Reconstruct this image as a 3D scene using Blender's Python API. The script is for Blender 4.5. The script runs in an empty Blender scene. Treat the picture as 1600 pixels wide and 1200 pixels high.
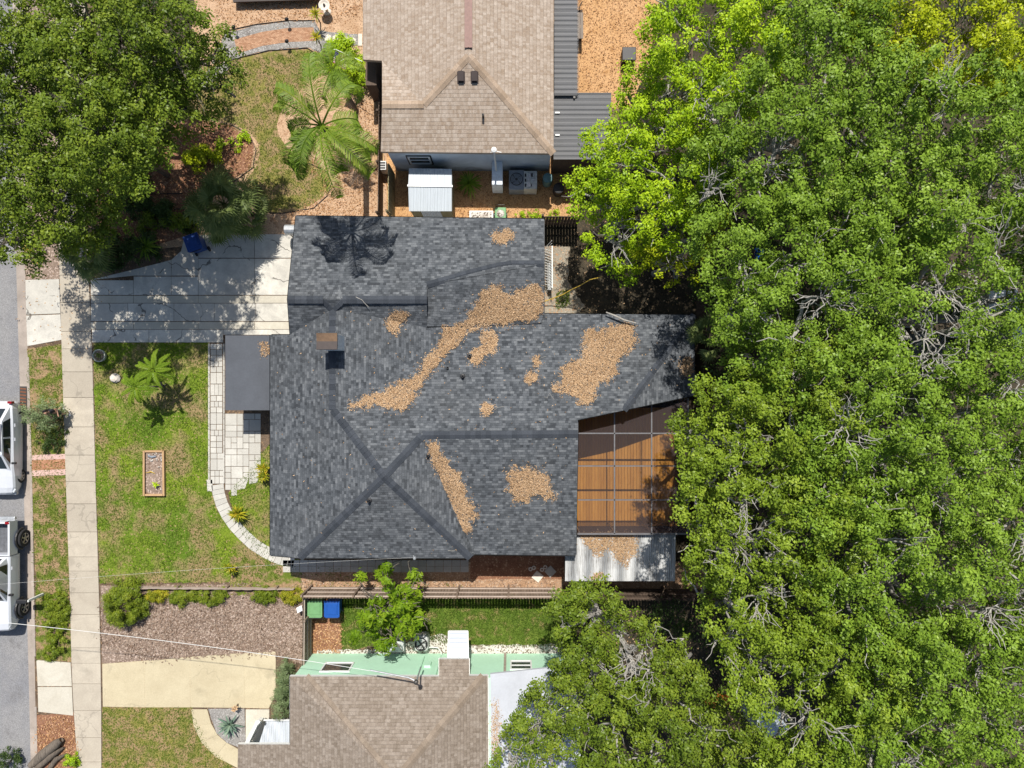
import bpy, math, random
import numpy as np
from mathutils import Vector, Matrix

# ------------------------------------------------------------------ camera, world, sun
H = 34.7                      # camera height above the yards (m)
F = 1109.0                    # focal length in photograph pixels (1600 wide)
scene = bpy.context.scene
col = scene.collection
cam_d = bpy.data.cameras.new("camera"); cam = bpy.data.objects.new("camera", cam_d); col.objects.link(cam)
cam.location = (0, 0, H); cam.rotation_euler = (0, 0, 0)
cam_d.sensor_width = 36; cam_d.sensor_fit = 'HORIZONTAL'; cam_d.lens = 36 * F / 1600
cam_d.clip_start = 0.1; cam_d.clip_end = 1500
scene.camera = cam

SUN = Vector((0.0, 0.575, 1.0)).normalized()
elev = math.asin(SUN.z); azim = math.atan2(SUN.x, SUN.y)
w = bpy.data.worlds.new("World"); scene.world = w; w.use_nodes = True
nt = w.node_tree; bg = nt.nodes['Background']
sky = nt.nodes.new('ShaderNodeTexSky'); sky.sky_type = 'NISHITA'; sky.sun_disc = False
sky.sun_elevation = elev; sky.sun_rotation = azim
sky.air_density = 1.2; sky.dust_density = 1.5
nt.links.new(sky.outputs[0], bg.inputs[0]); bg.inputs[1].default_value = 0.085
sd = bpy.data.lights.new("sun", 'SUN'); sd.energy = 5.0; sd.angle = math.radians(0.53); sd.color = (1, 0.955, 0.88)
so = bpy.data.objects.new("sun", sd); col.objects.link(so)
so.rotation_euler = (-SUN).to_track_quat('-Z', 'Y').to_euler(); so.location = (0, 20, 40)
vs = scene.view_settings; vs.view_transform = 'Standard'; vs.look = 'None'; vs.exposure = 0.14; vs.gamma = 1; vs.use_curve_mapping = False
scene.cycles.max_bounces = 6; scene.cycles.diffuse_bounces = 3; scene.cycles.transparent_max_bounces = 8
scene.cycles.use_denoising = True

# ------------------------------------------------------------------ helpers
def G(px, py, z=0.0):
    """photograph pixel -> world point at height z"""
    return Vector(((px - 800) / F * (H - z), (600 - py) / F * (H - z), z))

def tag(o, label=None, cat=None, group=None, kind=None):
    if label: o['label'] = label
    if cat: o['category'] = cat
    if group: o['group'] = group
    if kind: o['kind'] = kind
    return o

def empty(name, loc, label, cat, group=None):
    o = bpy.data.objects.new(name, None); col.objects.link(o); o.location = loc
    o.empty_display_size = 0.2
    return tag(o, label, cat, group)

def wloc(o):
    v = Vector((0, 0, 0))
    while o is not None: v += Vector(o.location); o = o.parent
    return v

class MB:
    def __init__(s): s.v = []; s.f = []; s.uv = []; s.r = []
    def face(s, pts, uv=None, r=None):
        n = len(s.v); s.v += [tuple(p) for p in pts]; s.f.append(tuple(range(n, n + len(pts))))
        if uv is None: uv = auto_uv(pts)
        s.uv.append(uv); s.r.append(random.random() if r is None else r)
    def box(s, c, d, rz=0.0, tilt=None, r=None):
        hx, hy, hz = d[0] / 2, d[1] / 2, d[2] / 2
        R = Matrix.Rotation(rz, 3, 'Z')
        if tilt: R = R @ Matrix.Rotation(tilt[0], 3, tilt[1])
        c = Vector(c)
        P = [c + R @ Vector((x * hx, y * hy, z * hz)) for x in (-1, 1) for y in (-1, 1) for z in (-1, 1)]
        r = random.random() if r is None else r
        for q in ((0, 1, 3, 2), (4, 6, 7, 5), (0, 4, 5, 1), (2, 3, 7, 6), (0, 2, 6, 4), (1, 5, 7, 3)):
            s.face([P[i] for i in q], r=r)
    def beam(s, a, b, wd, ht, r=None):
        """box along a->b, width wd sideways, ht vertical"""
        a = Vector(a); b = Vector(b); d = b - a; L = d.length
        if L < 1e-6: return
        d.normalize()
        up = Vector((0, 0, 1)) if abs(d.z) < .95 else Vector((0, 1, 0))
        sd_ = d.cross(up).normalized(); up = sd_.cross(d).normalized()
        P = [a + d * (L * t) + sd_ * (u * wd / 2) + up * (v * ht / 2) for t in (0, 1) for u in (-1, 1) for v in (-1, 1)]
        r = random.random() if r is None else r
        for q in ((0, 1, 3, 2), (4, 6, 7, 5), (0, 4, 5, 1), (2, 3, 7, 6), (0, 2, 6, 4), (1, 5, 7, 3)):
            s.face([P[i] for i in q], r=r)
    def tube(s, pts, rad, n=6, cap=True):
        pts = [Vector(p) for p in pts]
        if not isinstance(rad, (list, tuple)): rad = [rad] * len(pts)
        rings = []; r = random.random()
        ref = Vector((0.3, 0.2, 1)).normalized()
        for i, p in enumerate(pts):
            d = (pts[min(i + 1, len(pts) - 1)] - pts[max(i - 1, 0)])
            d = d.normalized() if d.length > 1e-6 else Vector((0, 0, 1))
            a = d.cross(ref)
            if a.length < .05: a = d.cross(Vector((1, 0, 0)))
            a.normalize(); b = d.cross(a)
            rings.append([p + (a * math.cos(t) + b * math.sin(t)) * rad[i] for t in [2 * math.pi * k / n for k in range(n)]])
        base = len(s.v)
        for R in rings: s.v += [tuple(q) for q in R]
        for i in range(len(pts) - 1):
            for k in range(n):
                a0 = base + i * n + k; a1 = base + i * n + (k + 1) % n
                s.f.append((a0, a1, a1 + n, a0 + n)); s.uv.append([(k / n, i), ((k + 1) / n, i), ((k + 1) / n, i + 1), (k / n, i + 1)]); s.r.append(r)
        if cap:
            s.f.append(tuple(base + k for k in range(n))); s.uv.append([(0, 0)] * n); s.r.append(r)
            e = base + (len(pts) - 1) * n
            s.f.append(tuple(e + k for k in reversed(range(n)))); s.uv.append([(0, 0)] * n); s.r.append(r)
    def lathe(s, c, prof, n=20, sx=1.0, sy=1.0):
        c = Vector(c); base = len(s.v); r = random.random()
        for (rr, z) in prof:
            for k in range(n):
                t = 2 * math.pi * k / n
                s.v.append((c.x + rr * sx * math.cos(t), c.y + rr * sy * math.sin(t), c.z + z))
        for i in range(len(prof) - 1):
            for k in range(n):
                a0 = base + i * n + k; a1 = base + i * n + (k + 1) % n
                s.f.append((a0, a1, a1 + n, a0 + n)); s.uv.append([(0, 0), (1, 0), (1, 1), (0, 1)]); s.r.append(r)
        for i, rev in ((0, True), (len(prof) - 1, False)):
            if prof[i][0] > 1e-4:
                idx = [base + i * n + k for k in range(n)]
                s.f.append(tuple(reversed(idx)) if rev else tuple(idx)); s.uv.append([(0, 0)] * n); s.r.append(r)
    def prism(s, pts2, z0, z1, r=None):
        """vertical prism from a list of xy points"""
        P = [Vector((p[0], p[1], 0)) for p in pts2]
        ar = sum(P[i].x * P[(i + 1) % len(P)].y - P[(i + 1) % len(P)].x * P[i].y for i in range(len(P)))
        if ar < 0: P.reverse()
        r = random.random() if r is None else r
        up = Vector((0, 0, 1))
        s.face([p + up * z1 for p in P], r=r); s.face([p + up * z0 for p in reversed(P)], r=r)
        for i in range(len(P)):
            a, b = P[i], P[(i + 1) % len(P)]
            s.face([a + up * z0, b + up * z0, b + up * z1, a + up * z1], r=r)
    def build(s, name, mat, parent=None, smooth=False, local=False, bevel=0):
        me = bpy.data.meshes.new(name)
        off = wloc(parent) if (parent is not None and not local) else Vector((0, 0, 0))
        me.from_pydata([(p[0] - off.x, p[1] - off.y, p[2] - off.z) for p in s.v], [], s.f)
        uvl = me.uv_layers.new(name='UVMap'); flat = [c for f in s.uv for q in f for c in q]
        uvl.data.foreach_set('uv', flat)
        at = me.attributes.new('rnd', 'FLOAT', 'FACE'); at.data.foreach_set('value', s.r)
        me.materials.append(mat)
        if smooth: me.polygons.foreach_set('use_smooth', [True] * len(me.polygons))
        me.update()
        o = bpy.data.objects.new(name, me); col.objects.link(o); o.parent = parent
        if bevel:
            m = o.modifiers.new('bevel', 'BEVEL'); m.width = bevel; m.segments = 2; m.limit_method = 'ANGLE'
            w_ = o.modifiers.new('weld', 'WELD'); w_.merge_threshold = 0.0005
            o.modifiers.move(1, 0)
        return o

def auto_uv(pts):
    P = [Vector(p) for p in pts]; n = Vector((0, 0, 0))
    for i in range(len(P)):
        a, b = P[i], P[(i + 1) % len(P)]
        n += Vector(((a.y - b.y) * (a.z + b.z), (a.z - b.z) * (a.x + b.x), (a.x - b.x) * (a.y + b.y)))
    if n.length < 1e-9: return [(0, 0)] * len(P)
    n.normalize()
    h = Vector((0, 0, 1)).cross(n)
    h = h.normalized() if h.length > 0.03 else Vector((1, 0, 0))
    v = n.cross(h)
    return [(p.dot(h), p.dot(v)) for p in P]

def quads_mesh(name, P, rnd, mat, parent=None):
    """P: (N,4,3) array of loose quads"""
    N = len(P); me = bpy.data.meshes.new(name)
    off = np.array(wloc(parent)) if parent is not None else np.zeros(3)
    V = (P - off).reshape(-1, 3).astype(np.float32)
    me.vertices.add(N * 4); me.vertices.foreach_set('co', V.ravel())
    me.loops.add(N * 4); me.loops.foreach_set('vertex_index', np.arange(N * 4, dtype=np.int32))
    me.polygons.add(N); me.polygons.foreach_set('loop_start', np.arange(0, N * 4, 4, dtype=np.int32))
    me.polygons.foreach_set('loop_total', np.full(N, 4, dtype=np.int32))
    me.update(calc_edges=True)
    at = me.attributes.new('rnd', 'FLOAT', 'FACE'); at.data.foreach_set('value', rnd.astype(np.float32))
    me.materials.append(mat)
    o = bpy.data.objects.new(name, me); col.objects.link(o); o.parent = parent
    return o

def leaf_quads(C, N, rng, ln, wd, fold=0.0):
    """rhombic leaves at centres C with normals N"""
    n = len(C)
    R = rng.normal(size=(n, 3)); A = np.cross(N, R); A /= np.linalg.norm(A, axis=1, keepdims=True) + 1e-9
    B = np.cross(N, A)
    L = (ln * rng.uniform(.7, 1.25, n))[:, None]; W = (wd * rng.uniform(.7, 1.25, n))[:, None]
    return np.stack([C - A * L / 2, C - B * W / 2 + A * L * .04, C + A * L / 2, C + B * W / 2 + A * L * .04], axis=1)

def in_poly(x, y, poly):
    inside = np.zeros(len(x), bool); n = len(poly)
    for i in range(n):
        x0, y0 = poly[i]; x1, y1 = poly[(i + 1) % n]
        c = ((y0 > y) != (y1 > y)) & (x < (x1 - x0) * (y - y0) / ((y1 - y0) + 1e-12) + x0)
        inside ^= c
    return inside

def vnoise(x, y, seed=0):
    """cheap smooth 2-D noise, 0..1"""
    rs = np.random.RandomState(seed); out = np.zeros_like(x); t = 0
    for k in range(5):
        a = rs.uniform(0, 6.28); fx = math.cos(a); fy = math.sin(a); fr = rs.uniform(.6, 1.8); ph = rs.uniform(0, 6.28)
        out += np.sin((x * fx + y * fy) * fr + ph + 1.3 * np.sin((x * fy - y * fx) * fr * 1.7 + ph)); t += 1
    return .5 + .5 * out / t

def poly_px(pts, z=0.0): return [tuple(G(x, y, z)[:2]) for x, y in pts]
def smooth_poly(pts, it=2):
    for _ in range(it):
        q = []
        for i in range(len(pts)):
            a = pts[i]; b = pts[(i + 1) % len(pts)]
            q += [(a[0] * .75 + b[0] * .25, a[1] * .75 + b[1] * .25), (a[0] * .25 + b[0] * .75, a[1] * .25 + b[1] * .75)]
        pts = q
    return pts
def rough_poly(pts, amp=1.2, step=5, seed=1):
    """subdivide and jitter an outline, in pixels, so an edge of turf or mulch is ragged"""
    rr = random.Random(seed); q = []
    for i in range(len(pts)):
        a = pts[i]; b = pts[(i + 1) % len(pts)]; L = math.hypot(b[0] - a[0], b[1] - a[1]); n = max(1, int(L / step))
        for k in range(n):
            t = k / n; j = amp if k else 0
            q.append((a[0] + (b[0] - a[0]) * t + rr.uniform(-j, j), a[1] + (b[1] - a[1]) * t + rr.uniform(-j, j)))
    return q

# ------------------------------------------------------------------ materials
class NT:
    def __init__(s, name):
        s.m = bpy.data.materials.new(name); s.m.use_nodes = True; s.t = s.m.node_tree
        s.b = s.t.nodes['Principled BSDF']; s.out = s.t.nodes['Material Output']
    def n(s, ty, **kw):
        x = s.t.nodes.new(ty)
        for k, v in kw.items(): setattr(x, k, v)
        return x
    def l(s, a, b): s.t.links.new(a, b)
    def val(s, sock, v):
        if hasattr(v, 'is_linked') or hasattr(v, 'links'): s.l(v, sock)
        else: sock.default_value = v
    def math(s, op, a, b=0.0, c=0.0):
        x = s.n('ShaderNodeMath', operation=op); s.val(x.inputs[0], a); s.val(x.inputs[1], b); s.val(x.inputs[2], c); return x.outputs[0]
    def mix(s, fac, a, b, bt='MIX'):
        x = s.n('ShaderNodeMix', data_type='RGBA', blend_type=bt); s.val(x.inputs[0], fac)
        s.val(x.inputs[6], rgba(a)); s.val(x.inputs[7], rgba(b)); return x.outputs[2]
    def coord(s, kind='Object'): return s.n('ShaderNodeTexCoord').outputs[kind]
    def pos(s): return s.n('ShaderNodeNewGeometry').outputs['Position']
    def noise(s, scale, detail=4, rough=.6, co=None, dist=0):
        x = s.n('ShaderNodeTexNoise'); x.inputs['Scale'].default_value = scale; x.inputs['Detail'].default_value = detail
        x.inputs['Roughness'].default_value = rough; x.inputs['Distortion'].default_value = dist
        if co is not None: s.l(co, x.inputs['Vector'])
        return x.outputs['Fac']
    def ramp(s, f, stops, interp='LINEAR'):
        x = s.n('ShaderNodeValToRGB'); x.color_ramp.interpolation = interp; s.l(f, x.inputs[0]); e = x.color_ramp.elements
        while len(e) > len(stops): e.remove(e[-1])
        while len(e) < len(stops): e.new(1)
        for i, (p, c) in enumerate(stops): e[i].position = p; e[i].color = rgba(c)
        return x.outputs[0]
    def attr(s, nm='rnd'): x = s.n('ShaderNodeAttribute', attribute_name=nm); return x.outputs['Fac']
    def bump(s, h, strength=.5, dist=.02):
        x = s.n('ShaderNodeBump'); x.inputs['Strength'].default_value = strength; x.inputs['Distance'].default_value = dist
        s.l(h, x.inputs['Height']); s.l(x.outputs[0], s.b.inputs['Normal']); return x
    def fin(s, color, rough=.85, spec=.3, metal=0):
        s.val(s.b.inputs['Base Color'], rgba(color)); s.val(s.b.inputs['Roughness'], rough)
        s.b.inputs['Specular IOR Level'].default_value = spec; s.b.inputs['Metallic'].default_value = metal
        return s.m
def rgba(c):
    if isinstance(c, (tuple, list)) and len(c) == 3: return (*c, 1)
    if isinstance(c, (int, float)): return (c, c, c, 1)
    return c
def srgb(r, g, b, k=1.0):
    f = lambda u: ((u / 255 + .055) / 1.055) ** 2.4 if u > 10 else u / 255 / 12.92
    return (f(r) * k, f(g) * k, f(b) * k)

def simple(name, c, rough=.6, spec=.4, metal=0, var=.18, scale=6, bump=0):
    """a plain material with a little dirt and wear"""
    k = NT(name); co = k.pos(); n1 = k.noise(scale, 5, .65, co); n2 = k.noise(scale * 9, 3, .6, co)
    f = k.math('MULTIPLY_ADD', n1, .7, k.math('MULTIPLY', n2, .3))
    lo = tuple(x * (1 - var * 1.6) for x in c); hi = tuple(min(1, x * (1 + var)) for x in c)
    colr = k.ramp(f, [(.3, lo), (.7, hi)])
    if bump: k.bump(n2, bump, .01)
    return k.fin(colr, rough, spec, metal)

def leafmat(name, stops, trans=.14, rough=.42, spec=.17):
    k = NT(name); r = k.attr()
    n = k.noise(.55, 3, .6, k.pos())
    f = k.math('MULTIPLY_ADD', r, .62, k.math('MULTIPLY', n, .38))
    c = k.ramp(f, stops); k.fin(c, rough, spec)
    tr = k.n('ShaderNodeBsdfTranslucent'); k.l(k.mix(.5, c, k.mix(1, c, (1.3, 1.5, .5), 'MULTIPLY')), tr.inputs[0])
    mx = k.n('ShaderNodeMixShader'); mx.inputs[0].default_value = trans
    k.l(k.b.outputs[0], mx.inputs[1]); k.l(tr.outputs[0], mx.inputs[2]); k.l(mx.outputs[0], k.out.inputs[0])
    return k.m

def shingle(name, stops, ew=.30, eh=.145, bump=.6, weather=None, wfac=.35):
    """laminated asphalt shingles: courses across the slope, tabs of uneven width"""
    k = NT(name); uv = k.n('ShaderNodeUVMap'); uv.uv_map = 'UVMap'
    sp = k.n('ShaderNodeSeparateXYZ'); k.l(uv.outputs[0], sp.inputs[0]); U, V = sp.outputs[0], sp.outputs[1]
    row = k.math('FLOOR', k.math('DIVIDE', V, eh))
    def wn(a, b):
        c = k.n('ShaderNodeCombineXYZ'); k.val(c.inputs[0], a); k.val(c.inputs[1], b)
        x = k.n('ShaderNodeTexWhiteNoise', noise_dimensions='2D'); k.l(c.outputs[0], x.inputs['Vector']); return x.outputs['Value']
    off = k.math('MULTIPLY', wn(row, 3.3), 4.0)
    u1 = k.math('ADD', U, off)
    c1 = k.math('FLOOR', k.math('DIVIDE', u1, ew * .62)); c2 = k.math('FLOOR', k.math('DIVIDE', k.math('ADD', u1, 1.37), ew * 1.25))
    r1 = wn(c1, row); r2 = wn(c2, k.math('ADD', row, 91.0))
    big = k.noise(.35, 4, .6, k.pos())
    mixv = k.math('ADD', k.math('MULTIPLY', r1, .55), k.math('MULTIPLY', r2, .45))
    colr = k.ramp(mixv, stops)
    if weather: colr = k.mix(k.math('MULTIPLY', k.ramp(big, [(.42, 0.), (.68, 1.)]), wfac), colr, weather)
    fine = k.noise(26, 2, .7, k.pos())
    colr = k.mix(.55, colr, k.ramp(fine, [(.3, .55), (.7, 1.35)]), 'MULTIPLY')
    fv = k.math('FRACT', k.math('DIVIDE', V, eh))
    lap_shade = k.ramp(fv, [(0.0, .45), (.10, .62), (.2, 1.0)])  # shadow under each overlapping course edge, painted into the colour
    colr = k.mix(.5, colr, lap_shade, 'MULTIPLY')
    h = k.math('ADD', k.math('MULTIPLY', k.math('SUBTRACT', 1.0, fv), .8), k.math('MULTIPLY', r1, .5))
    k.bump(h, bump, .012)
    return k.fin(colr, .9, .22)

def ground_mat(name, c1, c2, c3, s1=.8, s2=14, bump=.6, b=.5, w3=.62, speck=None):
    k = NT(name); co = k.pos()
    n1 = k.noise(s1, 5, .62, co, .4); n2 = k.noise(s2, 4, .75, co); n3 = k.noise(s1 * 2.3, 4, .6, co, .3)
    colr = k.mix(k.ramp(n1, [(.38, 0.), (.6, 1.)]), c1, c2)
    colr = k.mix(k.ramp(n3, [(w3 - .06, 0.), (w3 + .07, 1.)]), colr, c3)
    colr = k.mix(.8, colr, k.ramp(n2, [(.28, .45), (.72, 1.55)]), 'MULTIPLY')
    if speck:
        v = k.n('ShaderNodeTexVoronoi'); v.inputs['Scale'].default_value = speck[1]; k.l(co, v.inputs['Vector'])
        vc = k.n('ShaderNodeSeparateColor'); k.l(v.outputs['Color'], vc.inputs[0])
        colr = k.mix(k.ramp(vc.outputs[0], [(speck[2], 0.), (speck[2] + .05, 1.)]), colr, speck[0])
    k.bump(n2, bump, .03)
    return k.fin(colr, .95, .1)

def concrete(name, c, stain, var=.12, s=1.3, warm=None, cracks=0.0):
    k = NT(name); co = k.pos(); r = k.attr()
    n1 = k.noise(s, 6, .65, co, .6); n2 = k.noise(22, 3, .7, co); n3 = k.noise(s * .35, 3, .55, co)
    a = tuple(x * (1 - var) for x in c); b_ = tuple(x * (1 + var * .6) for x in c)
    colr = k.mix(r, a, b_)
    colr = k.mix(k.math('MULTIPLY', k.ramp(n1, [(.42, 0.), (.72, 1.)]), .75), colr, stain)
    colr = k.mix(k.math('MULTIPLY', k.ramp(n3, [(.4, 0.), (.66, 1.)]), .45), colr, warm or stain)
    colr = k.mix(.35, colr, k.ramp(n2, [(.3, .7), (.7, 1.2)]), 'MULTIPLY')
    if cracks:
        wp = k.n('ShaderNodeMapping'); k.l(co, wp.inputs[0]); dv = k.n('ShaderNodeVectorMath', operation='ADD'); k.l(co, dv.inputs[0])
        nn = k.n('ShaderNodeTexNoise'); nn.inputs['Scale'].default_value = 1.6; k.l(co, nn.inputs['Vector']); k.l(nn.outputs['Color'], dv.inputs[1])
        vo = k.n('ShaderNodeTexVoronoi', feature='DISTANCE_TO_EDGE'); vo.inputs['Scale'].default_value = .42; k.l(dv.outputs[0], vo.inputs['Vector'])
        colr = k.mix(k.math('MULTIPLY', k.ramp(vo.outputs['Distance'], [(.0, 1.), (.007, 1.), (.012, 0.)]), k.math('MULTIPLY', k.ramp(n3, [(.45, 0.), (.5, 1.)]), cracks)), colr, (.09, .08, .07))
        oil = k.noise(.9, 3, .5, co); colr = k.mix(k.math('MULTIPLY', k.ramp(oil, [(.62, 0.), (.72, 1.)]), .35), colr, tuple(x * .45 for x in c))
    k.bump(n2, .25, .006)
    return k.fin(colr, .9, .2)

def corrugated(name, c, dirt, pitch=.09, axis=0, amount=.55, metal=0.0, rough=.5):
    k = NT(name); co = k.pos(); sp = k.n('ShaderNodeSeparateXYZ'); k.l(co, sp.inputs[0]); s_ = sp.outputs[axis]
    wv = k.math('SINE', k.math('MULTIPLY', s_, 2 * math.pi / pitch))
    mp = k.n('ShaderNodeMapping'); k.l(co, mp.inputs[0]); sc = [3, 3, 3]; sc[axis] = 16; sc[1 - axis] = 1.1; mp.inputs['Scale'].default_value = sc
    streak = k.noise(1, 5, .7, mp.outputs[0]); sm = k.noise(1.2, 4, .6, co)
    f = k.math('MULTIPLY', k.ramp(streak, [(.40, 0.), (.64, 1.)]), k.ramp(sm, [(.35, .25), (.65, 1.)]))
    colr = k.mix(k.math('MULTIPLY', f, amount), c, dirt)
    k.bump(wv, .8, .02)
    return k.fin(colr, rough, .4, metal)

M = {}
M['soil'] = ground_mat('soil', (.11, .075, .05), (.16, .115, .08), (.07, .05, .035), speck=((.26, .17, .1), 16, .86))
M['dark_soil'] = ground_mat('dark_soil', (.045, .038, .027), (.07, .058, .04), (.035, .03, .02), speck=((.11, .08, .05), 14, .9))  # soil darkened so gaps between the crowns read as deep shade
M['lawn'] = ground_mat('lawn', (.10, .165, .018), (.16, .22, .022), (.27, .20, .10), s1=.3, s2=11, w3=.53, speck=((.3, .24, .1), 16, .9))
M['lawn_dry'] = ground_mat('lawn_dry', (.17, .17, .045), (.24, .21, .06), (.30, .21, .11), s1=.8, s2=12, w3=.5)
M['lawn_lush'] = ground_mat('lawn_lush', (.075, .13, .016), (.13, .18, .03), (.25, .19, .085), s1=.9, s2=12, w3=.58)
M['verge'] = ground_mat('verge', (.11, .155, .02), (.16, .17, .04), (.31, .21, .12), s1=.9, s2=11, w3=.50)
M['mulch_orange'] = ground_mat('mulch_orange', (.50, .29, .135), (.56, .34, .17), (.40, .215, .09), s1=1.0, s2=16, speck=((.3, .16, .08), 22, .88))
M['mulch_tan'] = ground_mat('mulch_tan', (.46, .30, .185), (.53, .36, .235), (.36, .21, .12), s1=1.0, s2=16, speck=((.28, .16, .09), 20, .88))
M['mulch_red'] = ground_mat('mulch_red', (.21, .10, .06), (.27, .14, .085), (.18, .08, .05), s1=1.0, s2=16, speck=((.4, .24, .15), 15, .86))  # red mulch, darkened further for the tree shade over its bed
M['mulch_brown'] = ground_mat('mulch_brown', (.21, .155, .12), (.28, .21, .165), (.16, .105, .075), s1=1.0, s2=13, speck=((.46, .36, .30), 18, .80))
M['gravel'] = ground_mat('gravel', (.24, .225, .21), (.30, .285, .265), (.19, .17, .155), s2=20, speck=((.42, .4, .38), 22, .8))
M['gravel_white'] = ground_mat('gravel_white', (.50, .47, .42), (.62, .58, .53), (.30, .24, .19), s2=18, speck=((.18, .14, .11), 18, .68))
M['mulch_side'] = ground_mat('mulch_side', (.33, .20, .12), (.40, .26, .165), (.24, .15, .10), s1=1.2, s2=14, speck=((.5, .36, .25), 18, .84))
M['sand'] = ground_mat('sand', (.27, .235, .18), (.33, .29, .23), (.2, .16, .12), s2=14, speck=((.4, .25, .15), 14, .86))
M['sidewalk'] = concrete('sidewalk_concrete', (.49, .435, .35), (.38, .33, .265), .12, 1.3, None, .25)
M['drive_old'] = concrete('old_concrete', (.64, .61, .54), (.42, .40, .36), .2, 2.2, None, .8)
M['drive_pale'] = concrete('pale_concrete', (.60, .56, .47), (.46, .42, .34), .08, 1.2)
M['drive_cream'] = concrete('cream_concrete', (.56, .485, .33), (.45, .38, .25), .05, 1.1, None, .15)
M['gutter'] = concrete('gutter_concrete', (.42, .36, .31), (.27, .23, .2), .12, 1.5)
M['paver'] = concrete('paver_concrete', (.56, .54, .49), (.46, .44, .39), .16, 3)
M['paver_grey'] = concrete('grey_paver_concrete', (.50, .475, .43), (.40, .38, .34), .14, 3)
M['asphalt'] = ground_mat('asphalt', (.215, .215, .225), (.255, .25, .25), (.19, .185, .185), s1=.5, s2=26, bump=.3)
M['shingle_dark'] = shingle('charcoal_shingle', [(.10, (.044, .049, .056)), (.40, (.076, .084, .094)), (.66, (.112, .121, .133)), (.93, (.165, .175, .186))], ew=.22, eh=.108, weather=(.095, .095, .092), wfac=.2)
M['shingle_tan'] = shingle('tan_shingle', [(.1, (.31, .235, .175)), (.5, (.375, .302, .242)), (.9, (.46, .385, .32))], ew=.15, eh=.165, weather=(.36, .285, .225))
M['shingle_brown'] = shingle('brown_shingle', [(.1, (.19, .152, .118)), (.5, (.25, .205, .165)), (.9, (.31, .262, .218))], ew=.17, eh=.145, weather=(.235, .19, .15))
def capmat(name, a, b):
    k = NT(name); c = k.mix(k.attr(), a, b); f = k.noise(24, 3, .7, k.pos()); c = k.mix(.6, c, k.ramp(f, [(.3, .6), (.7, 1.3)]), 'MULTIPLY'); k.bump(f, .4, .01)
    return k.fin(c, .9, .2)
M['cap_dark'] = capmat('dark_ridge_shingle', (.040, .046, .056), (.064, .072, .086))
M['cap_tan'] = capmat('tan_ridge_shingle', (.31, .23, .165), (.42, .32, .24))
M['cap_brown'] = capmat('brown_ridge_shingle', (.21, .165, .125), (.28, .225, .175))
def wood(name, c1, c2, axis=1, pitch=.14, rough=.75):
    k = NT(name); co = k.pos(); mp = k.n('ShaderNodeMapping'); k.l(co, mp.inputs[0])
    sc = [14, 14, 14]; sc[axis] = 1.6; mp.inputs['Scale'].default_value = sc
    g = k.noise(1, 5, .7, mp.outputs[0], .5); c = k.mix(k.ramp(g, [(.3, 0.), (.7, 1.)]), c1, c2)
    c = k.mix(k.math('MULTIPLY', k.attr(), .6), c, k.mix(1, c, (.62, .58, .55), 'MULTIPLY')); k.bump(g, .3, .01)
    return k.fin(c, rough, .2)
M['deck'] = wood('deck_wood', (.66, .28, .05), (.88, .43, .09), 1)
M['fence'] = wood('weathered_fence_wood', (.21, .155, .115), (.36, .28, .22), 2)
M['fence_rail'] = wood('pale_fence_rail', (.38, .31, .26), (.52, .44, .38), 0)
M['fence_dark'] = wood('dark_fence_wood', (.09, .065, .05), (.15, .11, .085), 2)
M['fence_olive'] = wood('olive_fence_wood', (.24, .21, .12), (.33, .29, .17), 2)
M['bed_wood'] = wood('pale_bed_wood', (.50, .32, .16), (.62, .42, .24), 1)
M['bench_wood'] = wood('grey_bench_wood', (.24, .2, .17), (.36, .31, .26), 1)
M['wall_white'] = simple('white_wall_paint', (.72, .71, .68), .8)
M['wall_grey'] = simple('grey_wall_paint', (.42, .44, .46), .8)
M['wall_mint'] = simple('mint_wall_paint', (.50, .78, .58), .8, var=.05, scale=2)
def dirty_wall():
    k = NT('blue_grey_stained_wall'); co = k.pos(); n = k.noise(1.1, 6, .7, co, .8)
    sp = k.n('ShaderNodeSeparateXYZ'); k.l(co, sp.inputs[0])
    low = k.ramp(k.math('ADD', k.math('MULTIPLY', sp.outputs[2], .33), k.math('MULTIPLY', n, .75)), [(.42, 1.), (.62, 0.)])
    c = k.mix(k.ramp(n, [(.35, 0.), (.7, 1.)]), (.62, .70, .78), (.46, .54, .62)); c = k.mix(k.math('MULTIPLY', low, .75), c, (.07, .08, .09))
    return k.fin(c, .85, .2)
M['wall_blue'] = dirty_wall()
M['trim_white'] = simple('white_trim', (.78, .78, .76), .5, var=.05)
M['white_paint'] = simple('white_paint', (.78, .79, .80), .45, var=.06)
M['fascia_dark'] = simple('dark_fascia', (.10, .105, .115), .6)
M['fascia_tan'] = simple('tan_fascia', (.40, .34, .28), .6)
M['membrane'] = simple('grey_roof_membrane', (.088, .096, .112), .8, var=.12, scale=1.2)
M['white_roof'] = simple('white_roof_coating', (.50, .52, .56), .6, var=.09, scale=1.3)
M['metal_white'] = corrugated('corrugated_white_metal', (.66, .67, .67), (.17, .155, .14), .075, 0, .9)
M['metal_grey'] = corrugated('corrugated_grey_metal', (.19, .19, .195), (.13, .13, .13), .06, 1, .4, rough=.6)
M['metal_shed'] = corrugated('ribbed_pale_metal', (.60, .65, .69), (.45, .48, .5), .16, 0, .4, rough=.4)
M['metal_awning'] = corrugated('white_awning_metal', (.56, .60, .66), (.55, .58, .62), .2, 1, .3)
M['metal_porch'] = corrugated('white_porch_metal', (.58, .62, .68), (.6, .63, .68), .17, 0, .2)
M['steel'] = simple('galvanised_steel', (.46, .48, .50), .4, .5, .5, var=.2)
M['ac_grey'] = simple('grey_ac_enamel', (.25, .28, .32), .5)
M['ac_pale'] = simple('pale_ac_enamel', (.55, .56, .54), .45, var=.25)
M['black'] = simple('black_plastic', (.022, .022, .025), .5)
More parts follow.
